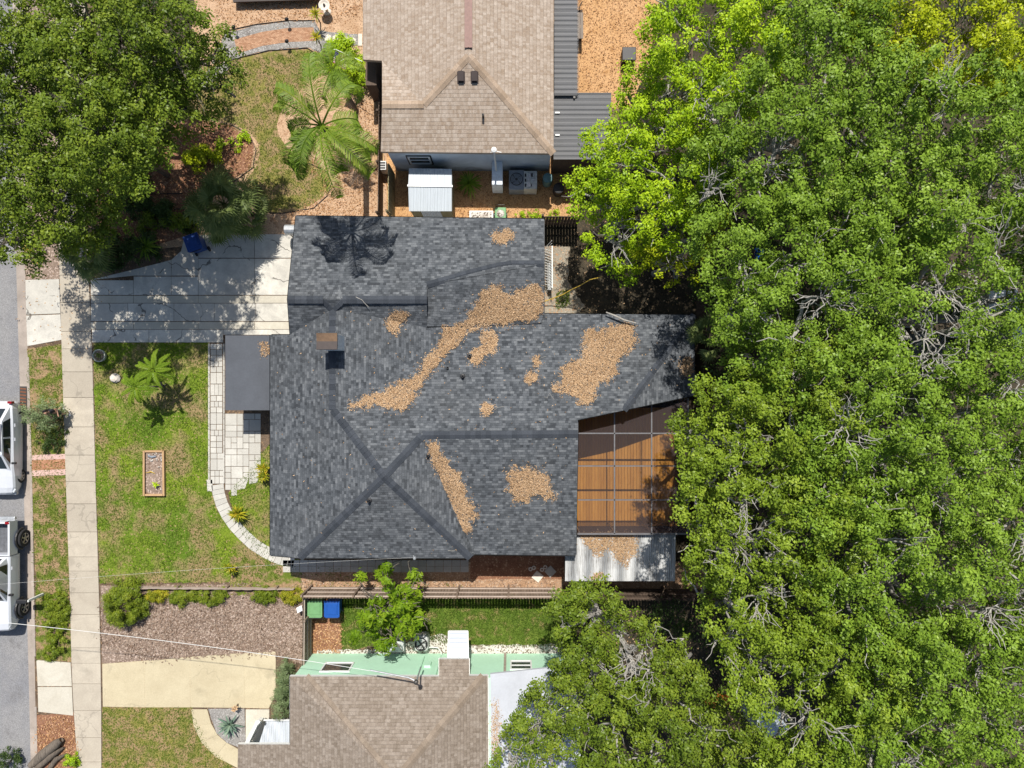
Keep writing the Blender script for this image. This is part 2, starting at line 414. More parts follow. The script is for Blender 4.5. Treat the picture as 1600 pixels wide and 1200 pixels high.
M['rubber'] = simple('tyre_rubber', (.025, .025, .027), .85)
M['dark_metal'] = simple('dark_metal', (.07, .065, .06), .5, .5, .3)
M['alu'] = simple('grey_aluminium', (.20, .195, .20), .4, .5, .3)
M['bin_green'] = simple('green_bin_plastic', (.16, .34, .15), .5, var=.1)
M['bin_blue'] = simple('blue_bin_plastic', (.012, .085, .36), .45, var=.08)
M['bin_blue_dark'] = simple('dark_blue_bin_plastic', (.015, .06, .25), .45)
M['vent_brown'] = simple('brown_roof_vent', (.05, .035, .032), .6)
M['ridge_vent'] = simple('brown_ridge_vent', (.26, .15, .125), .6)
M['chimney_brown'] = simple('rusted_chimney_cap', (.17, .105, .062), .7, var=.3, scale=3)
M['chimney_side'] = simple('pale_chimney_flashing', (.74, .80, .86), .5, .4, 0)
M['brick'] = None
def brickmat(name, a, b, mort, s=4.2):
    k = NT(name); x = k.n('ShaderNodeTexBrick'); k.l(k.pos(), x.inputs['Vector']); x.inputs['Scale'].default_value = s
    x.inputs['Color1'].default_value = rgba(a); x.inputs['Color2'].default_value = rgba(b); x.inputs['Mortar'].default_value = rgba(mort)
    x.inputs['Mortar Size'].default_value = .02; n = k.noise(9, 4, .7, k.pos())
    c = k.mix(.6, x.outputs['Color'], k.ramp(n, [(.3, .6), (.7, 1.35)]), 'MULTIPLY'); k.bump(x.outputs['Fac'], -.3, .01)
    return k.fin(c, .9, .15)
M['brick'] = brickmat('red_brick_paving', (.36, .15, .08), (.50, .26, .15), (.25, .18, .13))
M['brick_tan'] = brickmat('tan_brick_paving', (.36, .18, .10), (.52, .31, .19), (.2, .14, .1))
M['pink_stone'] = concrete('pink_edging_stone', (.62, .43, .38), (.52, .34, .29), .15, 3)
M['terracotta'] = simple('pale_glazed_pot', (.42, .43, .36), .5, var=.2)
M['stone'] = simple('pale_rock', (.74, .66, .57), .9, .1, 0, .15, 8, .6)
M['bark'] = simple('grey_bark', (.19, .165, .135), .95, .1, 0, .35, 3, .8)
M['bark_pale'] = simple('pale_grey_bark', (.38, .36, .325), .95, .1, 0, .3, 3, .8)
M['bark_brown'] = simple('brown_bark', (.15, .11, .08), .95, .1, 0, .35, 3, .8)
M['log'] = wood('weathered_log', (.09, .075, .06), (.22, .185, .15), 1)
M['paint_car'] = simple('white_car_paint', (.64, .66, .70), .22, .6, 0, .03)
M['glass_dark'] = simple('tinted_glass', (.018, .024, .028), .06, .8, 0, .05)
M['pane'] = simple('window_glass', (.045, .055, .06), .08, .8, 0, .1)
M['chrome'] = simple('wheel_alloy', (.42, .41, .39), .35, .5, .7)
M['tail_red'] = simple('red_lamp_lens', (.28, .01, .015), .2, .6)
M['lamp_clear'] = simple('clear_lamp_lens', (.6, .63, .66), .1, .7)
M['bed_liner'] = simple('grey_bed_liner', (.13, .135, .15), .7, var=.25)
M['wire'] = simple('pale_cable', (.72, .72, .70), .6, var=.05)
M['wire_dark'] = simple('dark_cable', (.05, .05, .05), .6)
M['skin'] = simple('skin', (.50, .28, .19), .5, .4, 0, .08, 20)
M['hair'] = simple('dark_hair', (.012, .009, .008), .5)
M['cloth_black'] = simple('black_cloth', (.02, .02, .024), .9)
M['shoe'] = simple('white_shoe', (.75, .75, .75), .6)
M['orange'] = simple('orange_plastic', (.62, .20, .03), .5)
M['tarp_blue'] = simple('blue_tarp', (.03, .17, .50), .5)
M['tarp_white'] = simple('white_tarp', (.72, .73, .76), .6)
M['yellow_hose'] = simple('yellow_hose', (.62, .42, .07), .5)
M['water_green'] = simple('teal_lid', (.12, .24, .26), .4)
M['rust'] = simple('rusty_metal', (.2, .08, .04), .8)
# leaves; the palest oak stop paints highlights into the colour
M['leaf_oak'] = leafmat('oak_leaf', [(.15, (0.082, 0.143, 0.014)), (.45, (0.159, 0.257, 0.023)), (.75, (0.247, 0.370, 0.041)), (.97, (0.411, 0.511, 0.105))])
M['leaf_oak_cool'] = leafmat('cool_oak_leaf', [(.15, (0.078, 0.140, 0.012)), (.45, (0.153, 0.249, 0.022)), (.75, (0.238, 0.360, 0.041)), (.97, (0.396, 0.500, 0.102))])
M['leaf_oak_warm'] = leafmat('warm_oak_leaf', [(.15, (0.084, 0.133, 0.010)), (.45, (0.162, 0.238, 0.019)), (.75, (0.252, 0.342, 0.031)), (.97, (0.419, 0.475, 0.084))])
M['leaf_olive'] = leafmat('olive_leaf', [(.15, (0.063, 0.103, 0.009)), (.45, (0.123, 0.184, 0.017)), (.75, (0.205, 0.268, 0.026)), (.97, (0.323, 0.367, 0.053))])
M['leaf_lime'] = leafmat('lime_leaf', [(.15, (0.138, 0.241, 0.007)), (.45, (0.277, 0.424, 0.011)), (.75, (0.429, 0.569, 0.021)), (.97, (0.630, 0.701, 0.046))])
M['leaf_bush'] = leafmat('bush_leaf', [(.15, (0.077, 0.119, 0.010)), (.45, (0.144, 0.200, 0.015)), (.75, (0.232, 0.281, 0.025)), (.97, (0.398, 0.389, 0.051))])
M['leaf_yellow'] = leafmat('yellow_green_leaf', [(.15, (0.171, 0.228, 0.007)), (.45, (0.307, 0.376, 0.009)), (.75, (0.451, 0.504, 0.015)), (.97, (0.559, 0.544, 0.033))])
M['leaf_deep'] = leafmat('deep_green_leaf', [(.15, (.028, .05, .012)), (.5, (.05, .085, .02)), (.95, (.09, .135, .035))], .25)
M['leaf_palm'] = leafmat('palm_leaflet', [(.1, (0.078, 0.143, 0.011)), (.5, (0.167, 0.264, 0.023)), (.95, (0.334, 0.404, 0.045))], .3, .5, .25)
M['leaf_fan'] = leafmat('fan_palm_leaf', [(.1, (0.063, 0.093, 0.024)), (.5, (0.126, 0.170, 0.048)), (.95, (0.270, 0.306, 0.112))], .2, .45)
M['leaf_pygmy'] = leafmat('bright_palm_leaflet', [(.1, (0.103, 0.189, 0.011)), (.5, (0.187, 0.292, 0.022)), (.95, (0.318, 0.395, 0.055))], .35)
M['leaf_croton'] = leafmat('croton_leaf', [(.1, (.09, .12, .01)), (.4, (.24, .27, .02)), (.7, (.48, .42, .03)), (.95, (.55, .26, .05))], .25)
M['leaf_grey'] = leafmat('grey_green_leaf', [(.1, (.12, .17, .07)), (.5, (.20, .26, .12)), (.95, (.32, .38, .20))], .25)
M['leaf_agave'] = leafmat('blue_agave_leaf', [(.1, (.10, .16, .12)), (.5, (.16, .24, .18)), (.95, (.26, .33, .22))], .05)
M['leaf_plum'] = leafmat('plumeria_leaf', [(.1, (0.099, 0.190, 0.009)), (.5, (0.197, 0.321, 0.016)), (.92, (0.370, 0.476, 0.034)), (.99, (0.616, 0.238, 0.034))], .4)
M['litter'] = leafmat('dry_brown_leaf', [(.06, (.12, .065, .035)), (.35, (.44, .28, .155)), (.7, (.62, .43, .26)), (.95, (.78, .60, .42))], .1, .8, .15)
M['chip_brown'] = leafmat('bark_chip', [(.05, (.09, .055, .035)), (.5, (.27, .19, .14)), (.95, (.52, .43, .35))], .0, .9, .1)
M['chip_orange'] = leafmat('orange_bark_chip', [(.05, (.18, .08, .03)), (.5, (.46, .25, .12)), (.95, (.68, .45, .26))], .0, .9, .1)
M['blade'] = leafmat('grass_blade', [(.05, (.055, .105, .010)), (.5, (.125, .20, .02)), (.85, (.21, .27, .035)), (.985, (.38, .31, .13))], .3, .6, .2)
M['blade_lush'] = leafmat('lush_grass_blade', [(.05, (.045, .085, .010)), (.5, (.095, .16, .02)), (.8, (.16, .22, .035)), (.98, (.34, .28, .10))], .3, .6, .2)
# ------------------------------------------------------------------ ground, road, paving
def structure(name, mb, mat, **k):
    o = mb.build(name, mat, None, **k); o['kind'] = 'structure'; return o
def sheet(name, px, z, mat, rough=0, seed=1, smooth=0):
    if smooth: px = smooth_poly(px, smooth)
    if rough: px = rough_poly(px, rough, 5, seed)
    P = poly_px(px); m = MB(); pts = [Vector((x, y, z)) for x, y in P]
    ar = sum(pts[i].x * pts[(i + 1) % len(pts)].y - pts[(i + 1) % len(pts)].x * pts[i].y for i in range(len(pts)))
    if ar < 0: pts.reverse()
    m.face(pts); return structure(name, m, mat)

g = MB(); g.face([(-500, -500, -.16), (500, -500, -.16), (500, 500, -.16), (-500, 500, -.16)]); structure('ground', g, M['dark_soil'])
def lerp_path(path, y):
    for (x0, y0), (x1, y1) in zip(path, path[1:]):
        if y0 <= y <= y1: return x0 + (x1 - x0) * (y - y0) / (y1 - y0)
    return path[0][0] if y < path[0][1] else path[-1][0]
ASPH = [(14, -300), (22, 380), (28, 580), (35, 760), (38, 900), (42, 1030), (46, 1200), (52, 1500)]
KERB_L = [(28, -300), (35, 380), (42, 580), (47, 760), (49, 900), (52, 1030), (55, 1200), (60, 1500)]
KERB_R = [(33, -300), (40, 380), (46, 580), (51, 760), (53, 900), (56, 1030), (59, 1200), (64, 1500)]
SW_L = [(84, -300), (92, 380), (97, 560), (103, 750), (110, 950), (112, 1040), (116, 1120), (122, 1200), (130, 1500)]
SW_R = [(130, -300), (139, 430), (145, 560), (150, 750), (156, 950), (158, 1040), (159, 1120), (159, 1200), (165, 1500)]
YS = list(range(-300, 1501, 20))
# the yards stand a kerb's height above the road
m = MB(); edge = [tuple(G(lerp_path(KERB_R, y) - 2, y)[:2]) for y in YS]
e = [(200, edge[-1][1]), (200, edge[0][1])]; m.prism([edge[0], *edge[1:], (200, edge[-1][1]), (200, edge[0][1])], -.15, 0.0); structure('yard_ground', m, M['soil'])
m = MB(); L = [G(-400, y) for y in YS]
pts = [G(lerp_path(ASPH, y), y, 0) + Vector((0, 0, -.10)) for y in YS]
for i in range(len(YS) - 1):
    a, b = pts[i], pts[i + 1]; x = -26
    m.face([(x, b.y, -.10), b, a, (x, a.y, -.10)], r=.5)
structure('road', m, M['asphalt'])
m = MB()
for i in range(len(YS) - 1):
    y0, y1 = YS[i], YS[i + 1]
    q = [G(lerp_path(ASPH, y0), y0), G(lerp_path(KERB_L, y0), y0), G(lerp_path(KERB_L, y1), y1), G(lerp_path(ASPH, y1), y1)]
    m.face([q[3] + Vector((0, 0, -.098)), q[2] + Vector((0, 0, -.11)), q[1] + Vector((0, 0, -.11)), q[0] + Vector((0, 0, -.098))], r=(i // 3 * .37) % 1)
structure('gutter', m, M['gutter'])
m = MB(); y = -300
while y < 1500:
    y1 = y + 78
    lo = .018 if not (436 < (y + y1) / 2 < 545 or 1030 < (y + y1) / 2 < 1118) else -.06
    q = [G(lerp_path(KERB_L, y), y), G(lerp_path(KERB_R, y), y), G(lerp_path(KERB_R, y1 - .5), y1 - .5), G(lerp_path(KERB_L, y1 - .5), y1 - .5)]
    m.prism([p[:2] for p in q], -.13, lo); y = y1
structure('kerb', m, M['gutter'])
# storm inlet in the gutter
i0 = empty('storm_inlet', G(36, 622, -.1), 'rusty storm drain grate set in the gutter beside the verge', 'drain')
m = MB()
for k in range(7): m.beam(G(31.5, 607 + k * 5, -.085), G(41, 608 + k * 5, -.085), .07, .02)
m.build('grate', M['rust'], i0)
m = MB(); m.box(G(36.5, 622, -.093), (.36, 1.15, .012)); m.build('frame', M['dark_metal'], i0)

# verge, lawns, beds (each sheet 4 mm over the one below)
sheet('verge_grass', [(42, 545), (97, 538), (108, 900), (108, 925), (57, 925), (50, 760)], .004, M['verge'], 1.2, 3)
sheet('verge_bed', [(34, -250), (84, -250), (93, 330), (93, 436), (40, 436)], .004, M['mulch_brown'], 1, 5)
sheet('verge_ground_cover_bed', [(56, 925), (108, 925), (112, 1034), (57, 1030)], .005, M['verge'], 1, 6)
sheet('verge_mulch', [(57, 1118), (116, 1114), (122, 1215), (60, 1215)], .006, M['mulch_red'], 1.5, 7)
sheet('front_lawn', [(146, 535), (327, 535), (327, 760), (340, 800), (380, 850), (440, 884), (440, 908), (156, 912), (150, 750)], .004, M['lawn'], 1.3, 8)
sheet('inner_lawn', [(357, 770), (425, 690), (428, 870), (395, 855), (368, 815)], .0045, M['lawn'], 1.5, 9)
sheet('side_strip', [(360, 870), (470, 875), (472, 935), (360, 930)], .007, M['verge'], 1.5, 10)
sheet('front_mulch_bed', [(157, 915), (472, 912), (476, 1040), (430, 1020), (160, 1036)], .005, M['mulch_brown'], 1.5, 11)
sheet('lower_front_lawn', [(160, 1105), (300, 1105), (325, 1165), (368, 1200), (372, 1240), (160, 1240)], .004, M['lawn_dry'], 1.2, 12)
sheet('bin_mulch', [(478, 935), (532, 935), (535, 1024), (478, 1050)], .006, M['mulch_red'], 1, 13)
sheet('side_lawn', [(530, 928), (900, 928), (900, 1012), (690, 1005), (650, 990), (600, 1000), (560, 1014), (533, 1014)], .004, M['lawn_lush'], 1.2, 14)
sheet('white_gravel_strip', [(490, 1030), (496, 1016), (600, 1014), (690, 990), (735, 1008), (880, 1006), (880, 1040), (490, 1040)], .009, M['gravel_white'], 1.4, 15)
sheet('side_yard_mulch', [(440, 880), (1100, 876), (1100, 930), (476, 930)], .003, M['mulch_side'], 1, 16)
sheet('painted_eave_shade', [(735, 868), (885, 868), (885, 905), (735, 905)], .010, M['mulch_red'], 1, 17)  # darker strip painting the shadow of the south eave on the mulch
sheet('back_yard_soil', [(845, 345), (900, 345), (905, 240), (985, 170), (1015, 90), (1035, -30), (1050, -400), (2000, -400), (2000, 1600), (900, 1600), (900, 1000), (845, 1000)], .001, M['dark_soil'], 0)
sheet('sandy_patch', [(850, 384), (890, 384), (888, 440), (915, 480), (900, 492), (850, 492)], .008, M['sand'], 2, 18)
sheet('upper_yard_mulch', [(180, -30), (620, -30), (620, 350), (460, 365), (150, 400), (150, 200)], .003, M['mulch_tan'], 0)
sheet('red_mulch_bed', [(180, 250), (235, 210), (300, 185), (360, 195), (398, 225), (392, 262), (350, 288), (310, 330), (300, 365), (150, 415), (150, 300)], .012, M['mulch_red'], .8, 19, 0)
sheet('painted_tree_shade', [(150, -200), (330, -200), (300, 40), (320, 120), (240, 190), (180, 240), (150, 300)], .007, M['dark_soil'], 2, 25)  # dark sheet painting the shade of the street trees over the tan mulch
sheet('upper_lawn', [(300, 110), (362, 95), (420, 80), (482, 76), (496, 84), (490, 125), (440, 165), (430, 205), (455, 240), (500, 256), (518, 280), (510, 305), (478, 326), (440, 335), (400, 330), (380, 290), (405, 255), (405, 215), (360, 190), (300, 185), (250, 190)], .008, M['lawn_dry'], 1, 20, 1)
sheet('gravel_strip', [(330, 100), (352, 52), (400, 40), (450, 34), (492, 33), (500, 48), (566, 55), (566, 70), (512, 75), (500, 82), (480, 74), (420, 78), (362, 92)], .016, M['gravel'], .8, 21)
sheet('brick_walk', [(366, 62), (410, 50), (450, 44), (490, 43), (494, 64), (450, 66), (410, 72), (372, 84)], .021, M['brick_tan'])
sheet('shaded_walk', [(290, 130), (352, 96), (362, 104), (305, 150)], .016, M['gravel'], .8, 22)
sheet('neighbour_side_mulch', [(604, 232), (905, 232), (905, 345), (604, 345)], .006, M['mulch_orange'], 0)
sheet('neighbour_back_mulch', [(868, -30), (1035, -30), (1015, 90), (985, 170), (868, 170)], .006, M['mulch_orange'], 0)

def slabs(name, quads, z, mat, gap=.6, base=None):
    m = MB()
    for q in quads:
        c = (sum(p[0] for p in q) / len(q), sum(p[1] for p in q) / len(q)); P = []
        for p in q:
            d = math.hypot(p[0] - c[0], p[1] - c[1]) + 1e-6; k = max(0, 1 - gap / d); P.append((c[0] + (p[0] - c[0]) * k, c[1] + (p[1] - c[1]) * k))
        m.prism(poly_px(P), z - .05, z)
    return structure(name, m, mat)
Q = []; ys = [-260, -210, -160, -110, -60, -10, 40, 90, 140, 190, 240, 290, 340, 385, 430, 473, 518, 545, 581, 621, 667, 711, 752, 787, 831, 870, 892, 926, 960, 1012, 1036, 1068, 1110, 1152, 1190, 1240, 1300]
for a, b in zip(ys, ys[1:]): Q.append([(lerp_path(SW_L, a), a), (lerp_path(SW_R, a), a), (lerp_path(SW_R, b), b), (lerp_path(SW_L, b), b)])
slabs('sidewalk', Q, .03, M['sidewalk'], .45)
slabs('driveway_apron', [[(40, 437), (93, 436), (95, 490), (41, 492)], [(41, 493), (95, 491), (97, 531), (43, 541)]], .022, M['drive_old'], .4)
D = []
def cell(x0, x1, y0, y1): D.append([(x0, y0), (x1, y0), (x1, y1), (x0, y1)])
cell(142, 209, 438, 461); cell(209, 268, 432, 461); cell(268, 310, 432, 461); cell(310, 398, 404, 461); cell(398, 470, 404, 461)
D.append([(142, 437), (165, 432), (250, 411), (268, 406), (268, 431), (209, 431), (142, 437.5)])
D.append([(268, 406), (283, 392), (288, 372), (310, 368), (310, 431), (268, 431)])
cell(310, 398, 367, 403); cell(398, 470, 366, 403)
for a, b in ((142, 200), (200, 272), (272, 335), (335, 400), (400, 470)): cell(a, b, 474, 502)
for a, b in ((144, 233), (233, 349), (349, 455)): cell(a, b, 515, 535 if b < 350 else 523)
slabs('driveway', D, .020, M['drive_old'], .35)
S = []
for y0, y1 in ((462, 473.4), (503, 514.4)):
    for a, b in ((142, 209), (209, 310), (310, 398), (398, 470)): S.append([(a, y0), (b, y0), (b, y1), (a, y1)])
slabs('driveway_strips', S, .0225, M['drive_pale'], .3)
slabs('lower_apron', [[(57, 1031), (111, 1035), (113, 1072), (59, 1072)], [(59, 1073), (113, 1073), (115, 1118), (60, 1112)]], .022, M['drive_pale'], .4)
sheet('lower_driveway_base', [(161, 1037), (297, 1027), (430, 1019), (430, 1085), (418, 1106), (162, 1104)], .013, M['drive_cream'])
slabs('lower_driveway', [[(160, 1037), (225, 1033), (227, 1105), (161, 1104)], [(226, 1033), (297, 1026), (298, 1105), (228, 1105)], [(298, 1026), (381, 1020), (383, 1106), (299, 1105)], [(382, 1020), (431, 1018), (431, 1085), (420, 1107), (384, 1106)]], .021, M['drive_cream'], .18)
def arc(c, r, a0, a1, n): return [(c[0] + r * math.cos(math.radians(a0 + (a1 - a0) * i / n)), c[1] - r * math.sin(math.radians(a0 + (a1 - a0) * i / n))) for i in range(n + 1)]
inner = [(324, 1108), (330, 1130), (340, 1148), (354, 1160), (372, 1170)]; outer = [(299, 1108), (303, 1135), (315, 1160), (337, 1182), (372, 1200)]
slabs('curved_walk', [[outer[i], inner[i], inner[i + 1], outer[i + 1]] for i in range(4)], .020, M['drive_cream'], .15)
slabs('porch_path', [[(384, 1108), (421, 1108), (421, 1162), (384, 1190)]], .019, M['drive_pale'], .3)
sheet('agave_gravel_bed', [(325, 1107), (382, 1107), (384, 1172), (354, 1160), (338, 1145)], .010, M['gravel'], .5, 24)
slabs('brick_crossing', [[(50, 711), (103, 709), (103, 717), (50, 719)], [(50, 735), (103, 733), (103, 742), (50, 744)]], .026, M['pink_stone'], .3)
sheet('brick_crossing_infill', [(50, 719), (103, 717), (103, 733), (50, 735)], .021, M['brick'])
# paver path: straight run, curve, then along the house
P = []
def row(cx0, cx1, y0, y1, n):
    for k in range(n): P.append([(cx0 + (cx1 - cx0) * k / n, y0), (cx0 + (cx1 - cx0) * (k + 1) / n, y0), (cx0 + (cx1 - cx0) * (k + 1) / n, y1), (cx0 + (cx1 - cx0) * k / n, y1)])
y = 537.0; i = 0
while y < 755:
    h = random.Random(i).choice([9, 9, 18]); row(329, 348 + (y > 700) * 2, y, min(756, y + h), random.Random(i + 50).choice([2, 2, 3])); y += h; i += 1
cen = [(340, 757), (342, 772), (347, 788), (355, 804), (366, 820), (380, 835), (396, 850), (413, 861), (431, 870), (450, 876), (470, 878)]
def normal(i):
    a = cen[max(0, i - 1)]; b = cen[min(len(cen) - 1, i + 1)]; L = math.hypot(b[0] - a[0], b[1] - a[1]); return ((b[1] - a[1]) / L, -(b[0] - a[0]) / L)
den = []
for i in range(len(cen) - 1):
    for t in (0, .5): den.append((cen[i][0] * (1 - t) + cen[i + 1][0] * t, cen[i][1] * (1 - t) + cen[i + 1][1] * t, *[normal(i)[k] * (1 - t) + normal(i + 1)[k] * t for k in (0, 1)]))
for a, b in zip(den, den[1:]):
    P.append([(a[0] + a[2] * 10, a[1] + a[3] * 10), (b[0] + b[2] * 10, b[1] + b[3] * 10), (b[0] - b[2] * 10, b[1] - b[3] * 10), (a[0] - a[2] * 10, a[1] - a[3] * 10)])
P.append([(323, 749), (332, 749), (333, 768), (324, 768)])
patio = [(352, 646), (408, 646), (408, 740), (373, 772), (354, 772)]
cells = {}; rr = random.Random(4); used = set()
for j in range(14):
    for i in range(7):
        if (i, j) in used: continue
        x0 = 352 + i * 9.3; y0 = 646 + j * 9.2; wi = hi = 1
        if rr.random() < .35 and (i + 1, j) not in used and i < 5: wi = 2
        if rr.random() < .4 and (i, j + 1) not in used: hi = 2
        for a in range(wi):
            for b in range(hi): used.add((i + a, j + b))
        q = [(x0, y0), (x0 + 9.3 * wi, y0), (x0 + 9.3 * wi, y0 + 9.2 * hi), (x0, y0 + 9.2 * hi)]
        cx = x0 + 4.6 * wi; cy = y0 + 4.6 * hi
        if in_poly(np.array([cx]), np.array([cy]), patio)[0]:
            if q[1][0] > 408: q[1] = (408, q[1][1]); q[2] = (408, q[2][1])
            if q[2][0] + q[2][1] > 1146 + 4: q[2] = (q[2][0] - 6, q[2][1] - 2)
            P.append(q)
slabs('paver_path', P, .024, M['paver'], .55)
m = MB()
for k in range(26):
    y0 = 537 + k * 8.4; m.prism(poly_px([(325.6, y0), (328.2, y0), (328.2, y0 + 8), (325.6, y0 + 8)]), -.02, .034); m.prism(poly_px([(349.2, y0), (351.2, y0), (351.2, y0 + 8), (349.2, y0 + 8)]), -.02, .034)
structure('path_edging', m, M['paver'])
P = []
for j in range(2):
    for i in range(22):
        x0 = 442 + i * 13.2; P.append([(x0, 875 + j * 9.5), (x0 + 13.2, 875 + j * 9.5), (x0 + 13.2, 884.5 + j * 9.5), (x0, 884.5 + j * 9.5)])
slabs('side_pavers', P, .024, M['paver_grey'], .4)
P = []
for (x, y, r, a) in ((513, 60, 6, .3), (525, 61, 6.5, -.4), (539, 63, 6, .2), (552, 64, 5, .5)):
    P.append([(x + r * math.cos(a + k * 1.047) * (.85 + .2 * ((k * 7) % 3) / 2), y + r * math.sin(a + k * 1.047)) for k in range(6)])
P.append([(560, 53), (566, 53), (566, 72), (560, 72)])
slabs('stepping_stones', P, .035, M['stone'], .1)
# dark edging strips
def edging(name, path, z=.05, r=.02, mat='black'):
    m = MB(); m.tube([G(x, y, z) for x, y in path], r, 5); return structure(name, m, M[mat])
edging('bed_edging', [(345, 50), (400, 38), (450, 32), (492, 32)], .03)
edging('bed_edging', [(340, 105), (362, 93), (420, 79), (480, 75), (494, 84), (498, 100)], .03)
edging('bed_edging', [(300, 330), (330, 305), (370, 280), (395, 262), (400, 235), (390, 210), (360, 194)], .03)
edging('bed_edging', [(465, 250), (490, 258), (510, 268), (518, 285), (512, 305), (490, 325), (440, 333), (420, 332)], .03)
edging('bed_edging', [(185, 305), (230, 303), (285, 302)], .03); edging('bed_edging', [(185, 330), (230, 329), (290, 326)], .03)

# ------------------------------------------------------------------ roofs
class Plane:
    def __init__(s, *tri):
        a, b, c = [G(*t) if len(t) == 3 else t for t in tri]; s.n = (b - a).cross(c - a).normalized()
        if s.n.z < 0: s.n = -s.n
        s.d = s.n.dot(a)
    def at(s, px, py):
        kx = (px - 800) / F; ky = (600 - py) / F
        # n.x*kx*(H-z) + n.y*ky*(H-z) + n.z*z = d
        A = s.n.x * kx + s.n.y * ky; z = (s.d - A * H) / (s.n.z - A); return G(px, py, z)
def roof_face(m, pts):
    P = list(pts); n = Vector((0, 0, 0))
    for i in range(len(P)):
        a, b = P[i], P[(i + 1) % len(P)]; n += Vector(((a.y - b.y) * (a.z + b.z), (a.z - b.z) * (a.x + b.x), (a.x - b.x) * (a.y + b.y)))
    if n.z < 0: P.reverse(); n = -n
    n.normalize(); h = Vector((0, 1, 0)) if abs(n.x) > abs(n.y) else Vector((1, 0, 0)); h = (h - n * h.dot(n)).normalized(); v = n.cross(h)
    m.face(P, uv=[(p.dot(h), p.dot(v)) for p in P])
def caps(m, path, wd=.34, step=.22):
    """overlapping ridge shingles folded over a ridge or hip"""
    for a, b in zip(path, path[1:]):
        a = Vector(a); b = Vector(b); d = b - a; L = d.length; d.normalize(); s_ = d.cross(Vector((0, 0, 1))).normalized(); n = max(1, int(L / step)); up = Vector((0, 0, 1))
        for k in range(n):
            p = a + d * (L * k / n); q = a + d * (L * (k + 1.25) / n); r = random.random()
            if k == n - 1: q = b
            h0, h1 = .022, .040
            for sg in (-1, 1):
                P = [p + up * h0, q + up * h1, q + s_ * sg * wd / 2 + up * (h1 - .055), p + s_ * sg * wd / 2 + up * (h0 - .055)]
                if sg < 0: P.reverse()
                m.face(P, r=r)
def fascia(m, pts, drop=.2, out=.015):
    n = len(pts)
    for i in range(n - 1):
        a, b = Vector(pts[i]), Vector(pts[i + 1]); dz = Vector((0, 0, drop)); e = Vector((0, 0, .012))
        m.face([a - e, b - e, b - dz, a - dz]); d = (b - a).normalized(); s_ = Vector((d.y, -d.x, 0)) * .03
        m.face([a - e - s_, a - dz - s_, b - dz - s_, b - e - s_]); m.face([a - dz, b - dz, b - dz - s_, a - dz - s_])
def wall_prism(m, px, z_e, z1, z0=0.0): m.prism([tuple(G(x, y, z_e)[:2]) for x, y in px], z0, z1)
def window(parent, c, n, wd, ht, frame='trim_white', bars=1, vert=False):
    """a window flush on a wall: c centre, n outward normal (axis aligned)"""
    c = Vector(c); n = Vector(n); t = Vector((0, 0, 1)).cross(n)
    ff = MB(); b_ = .07
    for sg in (-1, 1): ff.beam(c + t * sg * (wd / 2) + Vector((0, 0, -ht / 2 - b_ / 2)) + n * .02, c + t * sg * (wd / 2) + Vector((0, 0, ht / 2 + b_ / 2)) + n * .02, b_, .07)
    for sg in (-1, 1): ff.beam(c + Vector((0, 0, sg * ht / 2)) - t * (wd / 2 - b_ / 2) + n * .022, c + Vector((0, 0, sg * ht / 2)) + t * (wd / 2 - b_ / 2) + n * .022, .074, b_)
    for k in range(bars):
        z = -ht / 2 + ht * (k + 1) / (bars + 1); ff.beam(c + Vector((0, 0, z)) - t * (wd / 2 - b_ / 2) + n * .018, c + Vector((0, 0, z)) + t * (wd / 2 - b_ / 2) + n * .018, .05, .04)
    fo = ff.build('window', M[frame], parent)
    pm = MB(); h = t * (wd / 2 - .02); v = Vector((0, 0, ht / 2 - .02)); pm.face([c - h - v + n * .012, c + h - v + n * .012, c + h + v + n * .012, c - h + v + n * .012]); pm.build('pane', M['pane'], fo)

# ---- the main house
house = empty('house', G(620, 620, 0), 'large house with charcoal shingle roof covered in patches of brown leaf litter', 'house')
A = Plane((462, 337, 3.0), (850, 342, 3.0), (449, 468, 4.2))
D = Plane((660, 680, 4.15), (903, 678, 4.15), (1085, 492, 3.05))
Pk = D.at(600, 745); Pk = G(600, 745, Pk.z + .05)
B = Plane((422, 523, 3.0), (422, 868, 3.0), tuple(Pk) and (600, 745, Pk.z))
c_w = A.at(449, 468); e_w = A.at(667, 468); f_w = A.at(667, 445); g_w = A.at(850, 412); aNW = G(462, 337, 3.0); aNE = A.at(850, 342)
R1 = B.at(520, 482); R2 = B.at(520, 640)
A2 = Plane((449, 468, c_w.z), (667, 468, e_w.z), (453, 523, 3.72))
dj = A.at(505, 468); dk = A.at(535, 468)
C = Plane((520, 482, R1.z), (520, 640, R2.z), (735, 510, 3.28))
v1 = C.at(545, 635); v1 = G(545, 635, (v1.z + D.at(545, 635).z) / 2)
v2 = G(735, 510, 3.26)
N2 = Plane((667, 445, f_w.z - .02), (850, 412, g_w.z - .02), (740, 507, 3.42))
RP = []   # (pixel polygon, plane) for laying litter and fittings on the roof
def rp(pxs, pl): RP.append((pxs, pl))
roof = MB()
roof_face(roof, [aNW, aNE, g_w, f_w, e_w, dk, dj, c_w]); rp([(462, 337), (850, 342), (850, 412), (667, 445), (667, 468), (449, 468)], A)
w1 = G(453, 523, 3.72); wB = B.at(453, 523)
w1 = wB
roof_face(roof, [c_w, dj, R1, w1]); rp([(449, 468), (505, 468), (520, 482), (480, 500), (453, 523)], A2)
rj = G(667, 498, C.at(667, 498).z + .01); rk = C.at(560, 490); rl = C.at(667, 512)
roof_face(roof, [dk, e_w, rl, rk]); rp([(535, 468), (667, 468), (667, 492), (560, 480)], A2)
roof_face(roof, [dj, dk, rk, R1])
bw0 = G(422, 523, 3.0); bw1 = G(422, 868, 3.0); bw2 = B.at(468, 872)
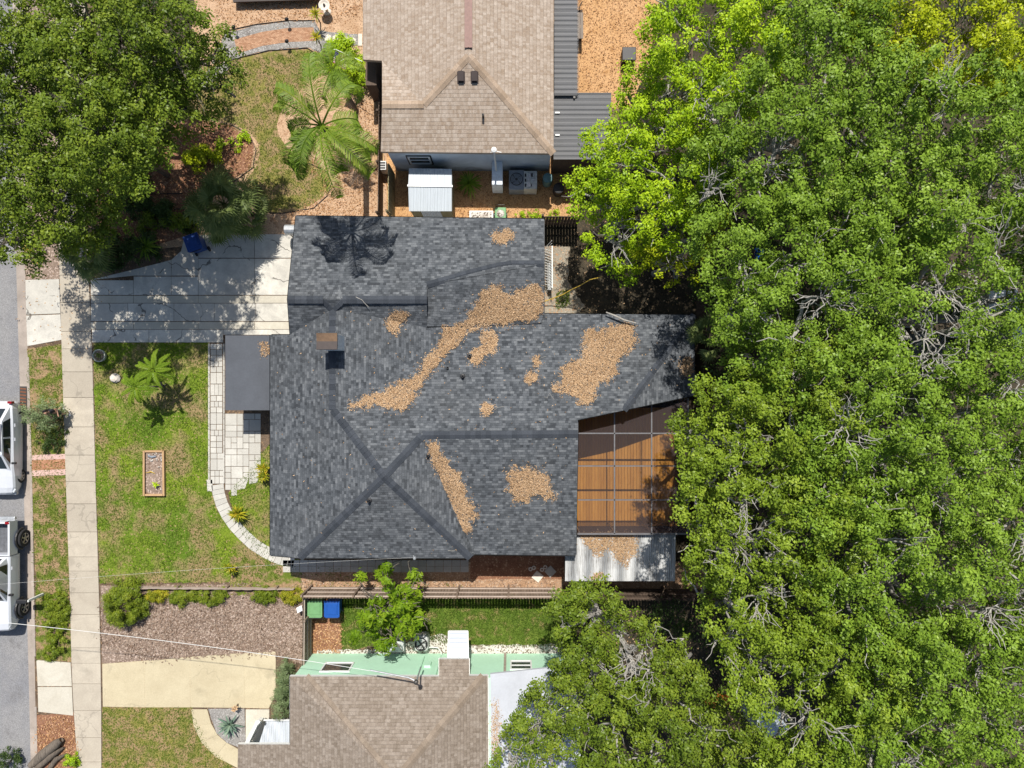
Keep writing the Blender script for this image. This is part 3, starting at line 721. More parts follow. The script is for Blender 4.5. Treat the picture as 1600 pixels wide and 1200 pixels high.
bw2 = G(468, 872, B.at(468, 872).z)
roof_face(roof, [wB, R1, R2, Pk, bw2, bw1, bw0]); rp([(422, 523), (453, 523), (520, 482), (520, 640), (600, 745), (468, 872), (422, 868)], B)
s2 = G(735, 872, 3.38)
S1 = Plane((600, 745, Pk.z), (468, 872, bw2.z), (735, 872, 3.38))
roof_face(roof, [Pk, bw2, s2]); rp([(600, 745), (468, 872), (735, 872)], S1)
# east slope of the low ridge, down to the leaf-filled valley
roof_face(roof, [R1, rk, rl, v2, v1, R2]); rp([(520, 482), (560, 480), (667, 492), (735, 510), (545, 635), (520, 640)], C)
# raised low-slope cricket to the east of it
n_a = N2.at(667, 446); n_b = G(667, 510, C.at(667, 510).z + .02); n_c = G(735, 510, 3.285); n_d = G(846, 505, D.at(846, 505).z + .05); n_e = N2.at(850, 412)
n_m = N2.at(735, 450); n_k = G(850, 490, n_d.z + .03)
roof_face(roof, [n_a, n_b, n_m]); roof_face(roof, [n_b, n_c, n_m]); roof_face(roof, [n_c, n_d, n_k, n_e, n_m]); roof_face(roof, [n_a, n_m, n_e]); rp([(667, 446), (667, 500), (735, 509), (846, 504), (850, 412)], N2)
roof.face([n_b, n_a, n_a - Vector((0, 0, .9)), n_b - Vector((0, 0, .9))]); roof.face([n_c, n_b, n_b - Vector((0, 0, .6)), n_c - Vector((0, 0, .6))]); roof.face([n_d, n_c, n_c - Vector((0, 0, .5)), n_d - Vector((0, 0, .5))])
# north-facing plane of the rear wing
dL = D.at(660, 680); dR = D.at(903, 678); dN = D.at(845, 490); dNE = D.at(1085, 492); dS = D.at(903, 656)
xh = D.at(975, 641)
roof_face(roof, [R2, v1, v2, D.at(740, 507), D.at(845, 505), dN, dNE, xh, dS, dR, dL, Pk]); rp([(520, 640), (545, 635), (735, 510), (845, 505), (845, 490), (1085, 492), (975, 641), (903, 656), (903, 678), (660, 680), (600, 745)], D)
xE = G(1085, 618, 3.05); X = Plane((1085, 492, dNE.z), (1085, 618, 3.05), (975, 641, xh.z))
roof_face(roof, [xh, dNE, xE]); rp([(975, 641), (1085, 492), (1085, 618)], X)
# south slope
E = Plane((660, 680, dL.z), (903, 678, dR.z), (900, 868, 3.12))
eS = E.at(900, 868); eW = E.at(742, 866)
Fp = Plane((600, 745, Pk.z), (660, 684, E.at(660, 684).z), (738, 870, 3.25))
roof_face(roof, [dL, dR, eS, eW]); rp([(660, 680), (903, 678), (900, 868), (742, 866)], E)
roof_face(roof, [Pk, dL, eW, s2]); rp([(600, 745), (660, 680), (742, 866), (735, 872)], Fp)
ro = roof.build('roof', M['shingle_dark'], house)
def capset(parent, mat, lines, wd=.34, step=.22):
    for ln_ in lines:
        q = MB(); caps(q, ln_, wd, step); q.build('ridge_cap', M[mat], parent)
capset(ro, 'cap_dark', [[c_w, dj, R1], [e_w, dk, R1], [R1, R2, Pk], [bw2, Pk], [s2, Pk], [Pk, dL, dR]])
mid = [A.at(x, y) for x, y in ((667, 445), (700, 436), (735, 426), (775, 416), (800, 412), (850, 412))]
capset(ro, 'cap_dark', [mid, [D.at(845, 505), D.at(740, 507)], [xh, dNE]], .3)
BV = None
fs = MB(); fascia(fs, [c_w, aNW, aNE, g_w, n_e, n_k]); fascia(fs, [n_d, dN, dNE, xE, xh, dS, dR, eS, eW, s2, bw2, bw1, bw0, wB, w1, c_w])
fs.build('fascia', M['fascia_dark'], house)
wl = MB()
wall_prism(wl, [(478, 352), (838, 354), (838, 480), (838, 700), (660, 860), (440, 860), (440, 540), (466, 500)], 3.0, 2.78)
wall_prism(wl, [(838, 500), (1072, 504), (1072, 612), (892, 652), (892, 858), (660, 858), (660, 620)], 3.0, 2.775)
wo = wl.build('wall', M['wall_grey'], house)
for c, n, wd in ((G(466, 400, 3), (-1, 0, 0), 4.6),):
    dm = MB(); xx = G(470, 440, 3).x
    dm.box((xx - .03, G(0, 435, 3).y, 1.1), (.06, 2.4, 2.1)); dm.build('garage_door', M['trim_white'], house)
xw = G(440, 600, 3).x
for y in (690, 800): window(house, (xw, G(0, y, 3).y, 1.5), (-1, 0, 0), 1.5, 1.2)
yw = G(0, 860, 3).y
for x in (540, 640): window(house, (G(x, 0, 3).x, yw, 1.6), (0, -1, 0), 1.2, .9)
ys_ = G(0, 858, 3).y
window(house, (G(800, 0, 3).x, ys_, 1.6), (0, -1, 0), 1.6, 1.0)
# entrance roof on the west side: flat grey membrane
pr = MB(); pts = [G(352, 524, 2.2), G(423, 524, 2.2), G(423, 641, 2.2), G(352, 641, 2.2)]
pr.prism([p[:2] for p in pts], 2.08, 2.2); po = pr.build('porch_roof', M['membrane'], house)
pp = MB()
for (x, y) in ((356, 528), (356, 637)): pp.box(G(x, y, 2.14) - Vector((0, 0, 1.1)), (.1, .1, 2.06))
pp.build('porch_post', M['trim_white'], house)
# chimney
ch = MB(); cx0, cx1 = -257.6 * H / F * 1.0, -232 * H / F; cx = (cx0 + cx1) / 2; cy = (45.7 + 67.8) / 2 * H / F
ch.box((cx + .02, cy - .02, 4.35), (.72, .62, 1.5)); co_ = ch.build('chimney', M['chimney_side'], ro)
cc = MB(); wx = (cx1 - cx0); wy = (67.8 - 45.7) * H / F
cc.box((cx - .04, cy + wy / 4, 5.16), (wx + .06, wy / 2, .08), tilt=(math.radians(8), 'X')); cc.build('chimney_cap', M['chimney_brown'], co_)
c2 = MB(); c2.box((cx - .04, cy - wy / 4, 5.16), (wx + .06, wy / 2, .08), tilt=(math.radians(-8), 'X')); c2.box((cx - .01, cy, 5.1), (wx - .1, wy - .1, .06)); c2.build('chimney_cap', M['vent_brown'], co_)
# vent pipes on the roof
for (x, y, pl) in ((577, 782, S1), (669, 712, Fp), (734, 556, D), (723, 588, D), (700, 575, C)):
    p = pl.at(x, y); v = MB(); v.lathe(p + Vector((0, 0, -.05)), [(.06, 0), (.055, .30), (.035, .30), (.035, .2)], 12); v.lathe(p, [(.12, .0), (.10, .05), (.055, .06)], 12); v.build('vent_pipe', M['black'], ro)
# service head at the south eave
sh = MB(); p = G(648, 872, 3.6); sh.tube([p + Vector((0, .05, -1.5)), p, p + Vector((-.05, .12, .08))], .03, 8); sh.lathe(p + Vector((0, 0, -.04)), [(.05, 0), (.08, .05), (.06, .16), (.02, .2)], 12); sh.build('service_head', M['steel'], house)
# gas tank shaped fitting on the north-west corner
mb_ = empty('barrel_grill', G(453, 361, 0), 'rounded grey covered barrel standing beside the garage corner', 'barrel')
m = MB(); c = G(455, 359, .9); m.tube([c - Vector((.32, 0, 0)), c - Vector((.28, 0, 0)), c + Vector((.28, 0, 0)), c + Vector((.32, 0, 0))], [.1, .24, .24, .1], 16); m.build('drum', M['steel'], mb_, smooth=False)
m = MB()
for sx in (-.2, .2):
    for sy in (-.15, .15): m.beam(c + Vector((sx, sy, -.9)), c + Vector((sx * .9, sy * .8, -.1)), .04, .04)
m.build('stand', M['dark_metal'], mb_)

# ---- screened deck and metal shed roof at the back of the house
en = empty('screen_enclosure', G(975, 745, 0), 'screened deck enclosure with grey beams over orange wooden boards', 'enclosure')
zt = 2.85
fr = MB()
def bm(x0, y0, x1, y1, wd=.055): fr.beam(G(x0, y0, zt), G(x1, y1, zt), wd, .08)
for y in (677, 728, 781): bm(903, y, 1075, y)
bm(902, 834, 1080, 834, .08)
for x, t in ((960, 645), (1018, 632), (1075, 622)): bm(x, t, x, 834)
for x in (905, 960, 1018, 1075):
    p = G(x, 832, zt); fr.beam(Vector((p.x, p.y, .3)), Vector((p.x, p.y, zt)), .06, .06)
for y in (640, 728, 781):
    p = G(1075, y, zt); fr.beam(Vector((p.x, p.y, .3)), Vector((p.x, p.y, zt)), .06, .06)
fr.build('frame', M['alu'], en)
k = NT('insect_screen'); k.fin((.085, .068, .07), .9, .1); tp = k.n('ShaderNodeBsdfTransparent'); mx = k.n('ShaderNodeMixShader'); mx.inputs[0].default_value = .42
k.l(tp.outputs[0], mx.inputs[1]); k.l(k.b.outputs[0], mx.inputs[2]); k.l(mx.outputs[0], k.out.inputs[0]); M['screen'] = k.m
sc = MB(); z2 = zt + .03; sc.face([G(903, 834, z2), G(1075, 834, z2), G(1075, 622, z2), G(903, 657, z2)])
a, b_, c, d = G(903, 834, zt), G(1075, 834, zt), G(1075, 622, zt), G(903, 657, zt)
for p, q in ((a, b_), (b_, c)): sc.face([Vector((p.x, p.y, .3)), Vector((q.x, q.y, .3)), q, p])
sc.build('screen', M['screen'], en)
dk_ = MB(); x0, x1 = G(892, 0, 2.8).x - .2, G(1080, 0, 2.85).x; y0, y1 = G(0, 840, 2.85).y, G(0, 640, 2.85).y; n = int((x1 - x0) / .14)
for i in range(n): dk_.box((x0 + (i + .5) * (x1 - x0) / n, (y0 + y1) / 2, .26), ((x1 - x0) / n - .012, y1 - y0, .05))
dk_.build('deck_floor', M['deck'], en)
sr = empty('shed_roof', G(975, 870, 0), 'stained white corrugated metal shed with brown leaves on top', 'shed')
m = MB(); zA, zB = 2.55, 2.35
tl, tr, br, bl = G(901, 836, zA), G(1056, 836, zA), G(1055, 908, zB), G(883, 908, zB)
NX = 120
tl2 = Vector((bl.x, tl.y, zA))
for i in range(NX):
    def P_(t, top):
        a_ = (tl2.lerp(tr, t) if top else bl.lerp(br, t)); return a_ + Vector((0, 0, .018 * (1 if int(round(t * NX)) % 2 else -1)))
    t0, t1 = i / NX, (i + 1) / NX; m.face([P_(t0, 0), P_(t1, 0), P_(t1, 1), P_(t0, 1)])
m.build('roof', M['metal_white'], sr)
m = MB(); m.prism([(bl.x + .12, bl.y + .1), (br.x - .1, br.y + .1), (tr.x - .1, tr.y - .1), (bl.x + .12, tr.y - .1)], 0, 2.3); m.build('wall', M['fence_dark'], sr)
SHED = Plane(tuple([883, 908, zB]), (1055, 908, zB), (1056, 836, zA))

# ---- upper neighbour
nh = empty('house', G(730, 120, 0), 'neighbour house with tan shingle roof and stained blue grey wall', 'house')
S_ = Plane((607, 237, 3.0), (865, 240, 3.0), (732, 88, 4.25)); rt = G(732, 88, 4.25)
Et = Plane((865, 240, 3.0), (865, -80, 3.0), (732, 88, 4.25)); rt2 = Et.at(732, -120); rt2 = G(732, -120, 4.25)
Wt = Plane((567, 93, 2.9), (567, -80, 2.9), (732, 88, 4.25))
k1 = S_.at(662, 163); k0 = S_.at(597, 163); e0 = S_.at(607 - 12, 237); e1 = S_.at(865, 240)
r = MB(); roof_face(r, [rt, k1, k0, e0, e1]); roof_face(r, [rt, e1, G(865, -120, 3.0), rt2])
w0 = G(597, 95, Wt.at(597, 95).z); roof_face(r, [rt, rt2, G(567, -120, 2.9), G(567, 93, 2.9), w0, k1]); roof_face(r, [w0, k1, k0])
nro = r.build('roof', M['shingle_tan'], nh)
capset(nro, 'cap_tan', [[k1, rt], [e1, rt], [k0, k1]], .34, .3)
rv = MB()
a, b_ = rt2, rt + Vector((0, .35, 0))
rv.beam(a + Vector((.09, 0, .04)), b_ + Vector((.09, 0, .04)), .15, .05); rv.beam(a + Vector((-.09, 0, .04)), b_ + Vector((-.09, 0, .04)), .15, .05); rv.beam(a + Vector((0, 0, .075)), b_ + Vector((0, 0, .075)), .05, .03)
rv.build('ridge_vent', M['ridge_vent'], nro)
for x in (720.5, 741.5):
    p = S_.at(x, 121); v = MB(); v.box(p + Vector((0, .02, .1)), (.24, .40, .12), tilt=(math.radians(14), 'X')); v.box(p + Vector((0, .0, .02)), (.34, .46, .03), tilt=(math.radians(18), 'X')); v.build('roof_vent', M['vent_brown'], nro)
p = S_.at(755, 183); v = MB(); v.lathe(p + Vector((0, 0, -.05)), [(.05, 0), (.05, .38), (.03, .38), (.03, .3)], 10); v.build('vent_pipe', M['black'], nro)
f = MB(); fascia(f, [G(567, -120, 2.9), G(567, 93, 2.9), w0, k0, e0, e1, G(865, -120, 3.0)]); f.build('fascia', M['fascia_tan'], nh)
yN = -(-(600 - 240) * (1 - 3 / H)) * H / F + .12      # wall under the eave
m = MB(); xA, xB = G(604, 0, 3).x, G(862, 0, 3).x; m.prism([(xA, yN), (xB, yN), (xB, 19.4), (xA, 19.4)], 0, 2.92); m.build('wall', M['wall_blue'], nh)
wx_ = G(655, 247, 2.0).x; window(nh, (wx_, yN, 1.75), (0, -1, 0), .95, 1.0, 'trim_white', 1)
fm = MB(); 
for sg in (-1, 1): fm.beam((wx_ + sg * .55, yN - .01, 1.15), (wx_ + sg * .55, yN - .01, 2.35), .05, .05); fm.beam((wx_ - .57, yN - .012, 1.75 + sg * .62), (wx_ + .57, yN - .012, 1.75 + sg * .62), .05, .05)
fm.build('shutter_trim', M['black'], nh)
# meter cabinet with mast
m = MB(); c = G(777, 277, 1.4); m.box((c.x, yN - .55, .8), (.5, 1.1, 1.5)); 
cb = empty('service_cabinet', (c.x, yN - .6, 0), 'tall pale blue utility cabinet with white mast against the blue grey wall', 'cabinet'); m.build('body', M['chimney_side'], cb, bevel=.02)
m = MB(); m.tube([(c.x - .05, yN - .45, 1.5), (c.x - .07, yN - .3, 2.6), (c.x - .1, yN - .15, 3.5)], .045, 8); m.lathe((c.x - .1, yN - .14, 3.48), [(.04, 0), (.12, .03), (.12, .12), (.03, .17)], 12)
m.beam((c.x - .1, yN - .14, 3.45), (c.x + .22, yN - .2, 3.4), .03, .03); m.beam((c.x - .1, yN - .14, 3.45), (c.x - .25, yN - .2, 3.4), .03, .03); m.build('mast', M['trim_white'], cb)
# corrugated side covers
for nm, pxs, z, lab in (('patio_cover', [(866, -60), (905, -60), (901, 149), (866, 149)], 2.6, 'narrow grey corrugated patio cover along the side of the tan roofed house'),
                   ('patio_cover', [(865, 145), (955, 145), (955, 249), (865, 249)], 2.45, 'wide grey corrugated patio cover partly under the lime green tree')):
    e_ = empty(nm, G(sum(p[0] for p in pxs) / 4, sum(p[1] for p in pxs) / 4, 0), lab, 'patio cover', 'corrugated patio covers beside the tan roofed house')
    m = MB(); P = [G(x, y, z) for x, y in pxs]; n = int(abs(P[0].y - P[2].y) / .04); ya, yb = P[2].y, P[0].y
    for i in range(n):
        h = lambda j: .007 * (1 if j % 2 else -1); t0, t1 = i / n, (i + 1) / n
        m.face([(P[3].x, ya + (yb - ya) * t0, z + h(i)), (P[2].x, ya + (yb - ya) * t0, z + h(i)), (P[1].x, ya + (yb - ya) * t1, z + h(i + 1)), (P[0].x, ya + (yb - ya) * t1, z + h(i + 1))])
    m.build('roof', M['metal_grey'], e_)
    m = MB(); m.beam(P[3] + Vector((0, .05, -.08)), P[2] + Vector((0, .05, -.08)), .05, .1)
    for q in (P[2], P[1]): m.beam(Vector((q.x - .1, q.y * .995, 0)), Vector((q.x - .1, q.y * .995, z - .03)), .09, .09)
    m.build('post', M['dark_metal'], e_)
m = MB()
for y in (146, 176, 211): m.box(G(871, y, 2.5), (.2, .07, .03))
m.build('patch', M['trim_white'], e_)
m = MB(); q0, q1 = G(866, 250, 2.4), G(950, 250, 2.4); m.box(((q0.x + q1.x) / 2, q0.y + .12, 1.15), (q1.x - q0.x, .06, 2.3)); m.build('side_wall', M['fence_dark'], e_)
# small far-left roof edge at the very top
m = MB(); er = empty('low_platform', G(430, -20, 0), 'dark edge of a low flat platform at the top of the tan mulch', 'platform')
m.prism([tuple(G(363, -60, .4)[:2]), tuple(G(500, -60, .4)[:2]), tuple(G(498, -1, .4)[:2]), tuple(G(364, 3, .4)[:2])], .3, .4); m.build('top', M['vent_brown'], er)
for x in (370, 492): m = MB(); q = G(x, -10, .4); m.box((q.x, q.y, .15), (.1, .1, .3)); m.build('leg', M['fence_dark'], er)
# entry step bits beside the tan roof
m = MB(); m.box(G(586, 120, 1.0), (.5, 1.6, 1.9)); m.build('entry_wall', M['fence_dark'], nh)

# ---- lower neighbour
sh_ = empty('house', G(610, 1150, 0), 'neighbour house with brown shingle roof and mint green wall', 'house')
top = G(617, 1220, 4.3); topS = G(617, 1330, 4.3)
nA, nB = G(453, 1057, 3.0), G(762, 1056, 3.0); Np = Plane((453, 1057, 3.0), (762, 1056, 3.0), (617, 1220, 4.3))
r = MB(); gA, gB = Np.at(686, 1030), Np.at(733, 1030); gA2, gB2 = Np.at(686, 1057), Np.at(733, 1056)
hA = Np.at(478, 1057)
roof_face(r, [hA, gA2, gA, gB, gB2, Np.at(755, 1056), top])
wl0 = G(453, 1057, 3.0); Wp = Plane((453, 1057, 3.0), (453, 1163, 3.0), (617, 1220, 4.3))
roof_face(r, [wl0, hA, top, topS, G(368, 1330, Wp.at(370, 1330).z), Wp.at(372, 1163), G(453, 1163, 3.0)])
Ep = Plane((762, 1056, 3.0), (764, 1300, 3.0), (617, 1220, 4.3)); roof_face(r, [nB, Np.at(755, 1056), top, topS, G(764, 1330, 3.0)])
sro = r.build('roof', M['shingle_brown'], sh_)
capset(sro, 'cap_brown', [[hA, top], [Np.at(755, 1056), top]], .34, .26)
f = MB(); fascia(f, [wl0, hA, gA2, gA, gB, gB2, nB, G(764, 1330, 3.0)], .12); fascia(f, [Wp.at(372, 1163), G(453, 1163, 3.0), wl0], .12); f.build('fascia', M['trim_white'], sh_)
yS = -421 * H / F; xl, xr = -314 * H / F, -42 * H / F
m = MB(); m.prism([(xl, yS), (xr + 3.8, yS), (xr + 3.8, -19.6), (xl, -19.6)], 0, 2.86); m.build('wall', M['wall_mint'], sh_)
def onwall(x, y): z = H * (1 - 421 / (y - 600)); return G(x, y, z)
q = onwall(527, 1043); window(sh_, (q.x, yS, q.z), (0, 1, 0), 1.3, 1.0, 'trim_white', 0)
q = onwall(814, 1040); window(sh_, (q.x, yS, q.z), (0, 1, 0), .95, 1.0, 'trim_white', 1)
m = MB(); q = onwall(789, 1040); m.box((q.x, yS + .03, 1.4), (.12, .06, 2.7)); m.build('downspout', M['fascia_tan'], sh_)
m = MB(); q = onwall(670, 1035); m.box((q.x, yS + .05, 1.5), (.3, .12, .5)); m.tube([(q.x - .3, yS + .05, .5), (q.x - .3, yS + .05, 2.8)], .03, 6); m.tube([(q.x + .5, yS + .05, .2), (q.x + .5, yS + .05, 2.8)], .02, 6); m.build('meter_box', M['wall_mint'], sh_)
# awning
m = MB(); aw = [G(701, 986, 2.2), G(731, 986, 2.2), G(732, 1031, 2.55), G(700, 1031, 2.55)]; n = 14
for i in range(n):
    t0, t1 = i / n, (i + 1) / n; z_ = .012
    m.face([aw[0].lerp(aw[3], t0) + Vector((0, 0, z_ * (i % 2))), aw[0].lerp(aw[3], t1) + Vector((0, 0, z_ * ((i + 1) % 2))), aw[1].lerp(aw[2], t1) + Vector((0, 0, z_ * ((i + 1) % 2))), aw[1].lerp(aw[2], t0) + Vector((0, 0, z_ * (i % 2)))])
awo = m.build('awning', M['metal_awning'], sh_)
m = MB(); m.beam(aw[0], aw[3], .05, .1); m.beam(aw[1], aw[2], .05, .1); m.beam(aw[0], aw[1], .05, .08); m.build('awning_frame', M['trim_white'], awo)
# flat white roof to the right
m = MB(); m.prism([tuple(G(x, y, 2.9)[:2]) for x, y in ((766, 1053), (862, 1043), (905, 1060), (910, 1330), (768, 1330))], 2.78, 2.92); m.build('flat_roof', M['white_roof'], sh_)
# porch in the left corner
m = MB(); z = .9; a, b_ = G(418, 1127, 2.4), G(453, 1163, 2.4)
P = [G(416, 1126, .8), G(456, 1126, .8), G(456, 1170, .8), G(402, 1170, .8)]
n = 12
for i in range(n):
    t0, t1 = i / n, (i + 1) / n; h0, h1 = .03 * (i % 2), .03 * ((i + 1) % 2)
    m.face([P[0].lerp(P[1], t0) + Vector((0, 0, h0)), P[3].lerp(P[2], t0) + Vector((0, 0, h0)), P[3].lerp(P[2], t1) + Vector((0, 0, h1)), P[0].lerp(P[1], t1) + Vector((0, 0, h1))])
pf = m.build('porch_cover', M['metal_porch'], sh_)
m = MB()
m.beam(G(404, 1128, .9), G(386, 1163, .9), .16, .9); m.beam(G(404, 1128, 1.7), G(409, 1128, .1), .12, .12); m.beam(G(388, 1160, 1.5), G(394, 1160, .1), .12, .12); m.beam(G(403, 1126, 1.6), G(386, 1162, 1.6), .14, .1)
for k in range(7): m.beam(G(414 + k * 6, 1125, .9), G(414 + k * 6, 1122, .1), .04, .04)
m.beam(G(412, 1125, .95), G(455, 1125, .95), .06, .06); m.build('porch_railing', M['trim_white'], sh_)
# service mast and cables
sm = empty('service_mast', (G(652, 1070, 4.4).x, G(652, 1070, 4.4).y, 3.1), 'steel service mast rising through the brown shingle roof', 'mast')
hd = G(650, 1066, 4.6); bs = Np.at(657, 1058) ; m = MB(); m.tube([Vector((hd.x, hd.y, 3.0)), Vector((hd.x, hd.y, 4.55))], .035, 8); m.build('pole', M['steel'], sm)
m = MB(); m.lathe(Vector((hd.x, hd.y, 4.5)), [(.05, 0), (.1, .04), (.09, .16), (.02, .2)], 12); m.build('weather_head', M['dark_metal'], sm)
m = MB(); m.tube([Vector((hd.x - .05, hd.y, 4.45)), Vector((hd.x - .35, hd.y + .12, 4.4)), G(578, 1047, 4.5)], .035, 6); m.build('insulator', M['steel'], sm)
def cable(nm, a, b_, sag, rad, label, mat='wire', n=24):
    m = MB(); m.tube([a.lerp(b_, t / n) - Vector((0, 0, sag * 4 * (t / n) * (1 - t / n))) for t in range(n + 1)], rad, 5)
    o = m.build(nm, M[mat]); tag(o, label, 'cable', 'overhead cables crossing the front yards')
cable('overhead_cable', G(-60, 966, 6.2), G(590, 1050, 4.5), .35, .011, 'thick white cable running from the street to the brown roof')
cable('overhead_cable', G(-60, 918, 6.0), G(648, 871, 3.65), .4, .003, 'thin pale cable running from the street to the charcoal roof')
# ------------------------------------------------------------------ leaf litter and loose chips (uncountable)
from mathutils.bvhtree import BVHTree
ROOFTREE = BVHTree.FromPolygons([Vector(p) for p in roof.v], roof.f)
def litter(name, px, label, mat='litter', dens=2100, size=(.075, .029), plane=None, z=None, thick=.05, seed=1, fuzz=5, kind='stuff', cat='leaf litter', spill=.12):
    rng = np.random.default_rng(seed); px = np.array(smooth_poly(px, 1)); x0, y0 = px.min(0) - fuzz - 3; x1, y1 = px.max(0) + fuzz + 3
    sc = (H - 3 if z is None else H - z) / F; n = int((x1 - x0) * (y1 - y0) * sc * sc * dens)
    x = rng.uniform(x0, x1, n); y = rng.uniform(y0, y1, n)
    sg_ = np.where(rng.random(n) < .25, 3.6, 1.2)
    # ragged edge: shift the test point by noise
    a = (vnoise(x * .22, y * .22, seed) - .5) * fuzz * 2.2 + (vnoise(x * .8, y * .8, seed + 7) - .5) * fuzz + rng.normal(size=n) * sg_; b = (vnoise(x * .22 + 40, y * .22, seed + 1) - .5) * fuzz * 2.2 + (vnoise(x * .8 + 9, y * .8, seed + 2) - .5) * fuzz + rng.normal(size=n) * sg_
    ok = in_poly(x + a, y + b, [tuple(p) for p in px])
    far = rng.normal(size=(2, n)) * 5.5; ok |= in_poly(x + far[0], y + far[1], [tuple(p) for p in px]) & (rng.random(n) < spill * .55)
    ok &= ~((vnoise(x * .5, y * .5, seed + 4) < .18) & (rng.random(n) < .75))
    x, y = x[ok], y[ok]; n = len(x)
    if isinstance(plane, list):
        o_ = Vector((0, 0, H)); CC, NN = [], []
        for px_, py_ in zip(x, y):
            h_, n_, i_, d_ = ROOFTREE.ray_cast(o_, Vector(((px_ - 800) / F, (600 - py_) / F, -1)).normalized())
            if h_ is not None: CC.append(h_); NN.append(n_ if n_.z > 0 else -n_)
        C = np.array(CC); N0 = np.array(NN); n = len(C)
    elif plane is None:
        C = np.stack([(x - 800) / F * (H - z), (600 - y) / F * (H - z), np.full(n, z)], 1); N0 = np.tile([0, 0, 1.], (n, 1))
    else:
        C = np.zeros((n, 3)); N0 = np.tile([0, 0, 1.], (n, 1)); got = np.zeros(n, bool)
        for pp, pl in (plane if isinstance(plane, list) else [(None, plane)]):
            m_ = (in_poly(x, y, pp) if pp else np.ones(n, bool)) & ~got
            if not m_.any(): continue
            kx = (x[m_] - 800) / F; ky = (600 - y[m_]) / F; A_ = pl.n.x * kx + pl.n.y * ky; zz = (pl.d - A_ * H) / (pl.n.z - A_)
            C[m_] = np.stack([kx * (H - zz), ky * (H - zz), zz], 1); N0[m_] = np.array(pl.n); got |= m_
        C, N0 = C[got], N0[got]; n = len(C)
    C[:, 2] += .014 + rng.random(n) ** 1.5 * thick
    N = N0 + rng.normal(size=(n, 3)) * .38; N /= np.linalg.norm(N, axis=1, keepdims=True)
    o = quads_mesh(name, leaf_quads(C, N, rng, size[0], size[1]), rng.random(n), M[mat])
    tag(o, label, cat, None, kind); return o
LT = [
 ([(545, 641), (552, 627), (590, 614), (625, 602), (660, 580), (664, 560), (690, 540), (688, 512), (718, 508), (740, 490), (752, 455), (775, 447), (790, 462), (818, 450), (848, 444), (850, 478), (842, 497), (800, 505), (740, 508), (722, 528), (690, 560), (660, 598), (634, 640), (610, 638), (585, 630)], 'long diagonal drift of brown leaves filling the roof valley'),
 ([(865, 610), (882, 597), (872, 575), (900, 565), (915, 555), (912, 513), (940, 520), (960, 505), (992, 505), (993, 540), (965, 560), (962, 588), (930, 600), (928, 628), (905, 632), (893, 612)], 'large jagged patch of brown leaves on the rear wing roof'),
 ([(665, 694), (676, 690), (690, 705), (702, 730), (718, 738), (725, 770), (746, 800), (742, 815), (730, 812), (736, 832), (720, 834), (710, 808), (700, 780), (682, 740)], 'narrow slanting drift of brown leaves below the roof peak'),
 ([(791, 737), (805, 729), (814, 742), (826, 724), (842, 738), (856, 745), (858, 765), (872, 775), (860, 780), (830, 770), (818, 785), (800, 780)], 'three lobed patch of brown leaves on the south slope'),
 ([(768, 360), (782, 364), (797, 357), (802, 376), (786, 380), (770, 376)], 'small patch of brown leaves near the upper eave'),
 ([(606, 500), (618, 484), (630, 486), (640, 495), (628, 502), (622, 524), (610, 520), (602, 508)], 'small patch of brown leaves beside the roof ridge'),
 ([(752, 520), (764, 514), (778, 525), (774, 550), (760, 552), (748, 570), (732, 566), (734, 548), (754, 544)], 'crooked patch of brown leaves below the roof valley'),
 ([(822, 585), (834, 578), (842, 592), (832, 598), (822, 598)], 'tiny brown leaf patch left of the large jagged patch'),
 ([(832, 560), (840, 556), (846, 566), (838, 574)], 'tiny brown leaf patch above another tiny patch'),
 ([(752, 632), (764, 628), (770, 640), (762, 650), (754, 646)], 'tiny brown leaf patch above the long horizontal ridge'),
 ([(1063, 565), (1076, 556), (1084, 572), (1078, 590), (1064, 584)], 'shaded brown leaf patch at the far corner of the rear wing'),
 ([(864, 598), (873, 602), (874, 612), (865, 611)], 'tiny brown leaf patch touching the large jagged one')]
for i, (p, lb) in enumerate(LT): litter('leaf_litter', p, lb, plane=RP, seed=30 + i, fuzz=7 if i < 4 else 3.6)
litter('leaf_litter', [(406, 536), (415, 532), (425, 540), (422, 552), (414, 560), (406, 550)], 'brown leaf patch on the flat grey porch roof', z=2.2, seed=60, fuzz=3, dens=1000)
litter('leaf_litter', [(904, 834), (990, 834), (996, 850), (994, 868), (986, 866), (978, 888), (965, 876), (958, 856), (945, 858), (934, 872), (926, 860), (915, 848)], 'brown leaves heaped on the upper part of the corrugated shed', plane=SHED, seed=61, fuzz=5)
litter('leaf_litter', [(923, 905), (928, 896), (942, 893), (940, 900), (930, 908)], 'small brown leaf patch near the lower edge of the shed', plane=SHED, seed=62, fuzz=2)
litter('leaf_litter', [(768, 1100), (778, 1092), (782, 1140), (775, 1190), (768, 1215)], 'rusty leaves along the edge of the white flat roof', z=2.93, seed=63, fuzz=5, dens=900)
rngl = np.random.default_rng(77)
xx = rngl.uniform(430, 1080, 900); yy = rngl.uniform(345, 868, 900); keep = vnoise(xx * .02, yy * .02, 9) > .5
litter('scattered_leaves', [(425, 530), (520, 480), (845, 440), (1080, 495), (1080, 615), (900, 660), (898, 865), (430, 865)], 'single dry leaves scattered over the charcoal roof', plane=RP, seed=64, dens=2.0, size=(.10, .035), thick=.01)
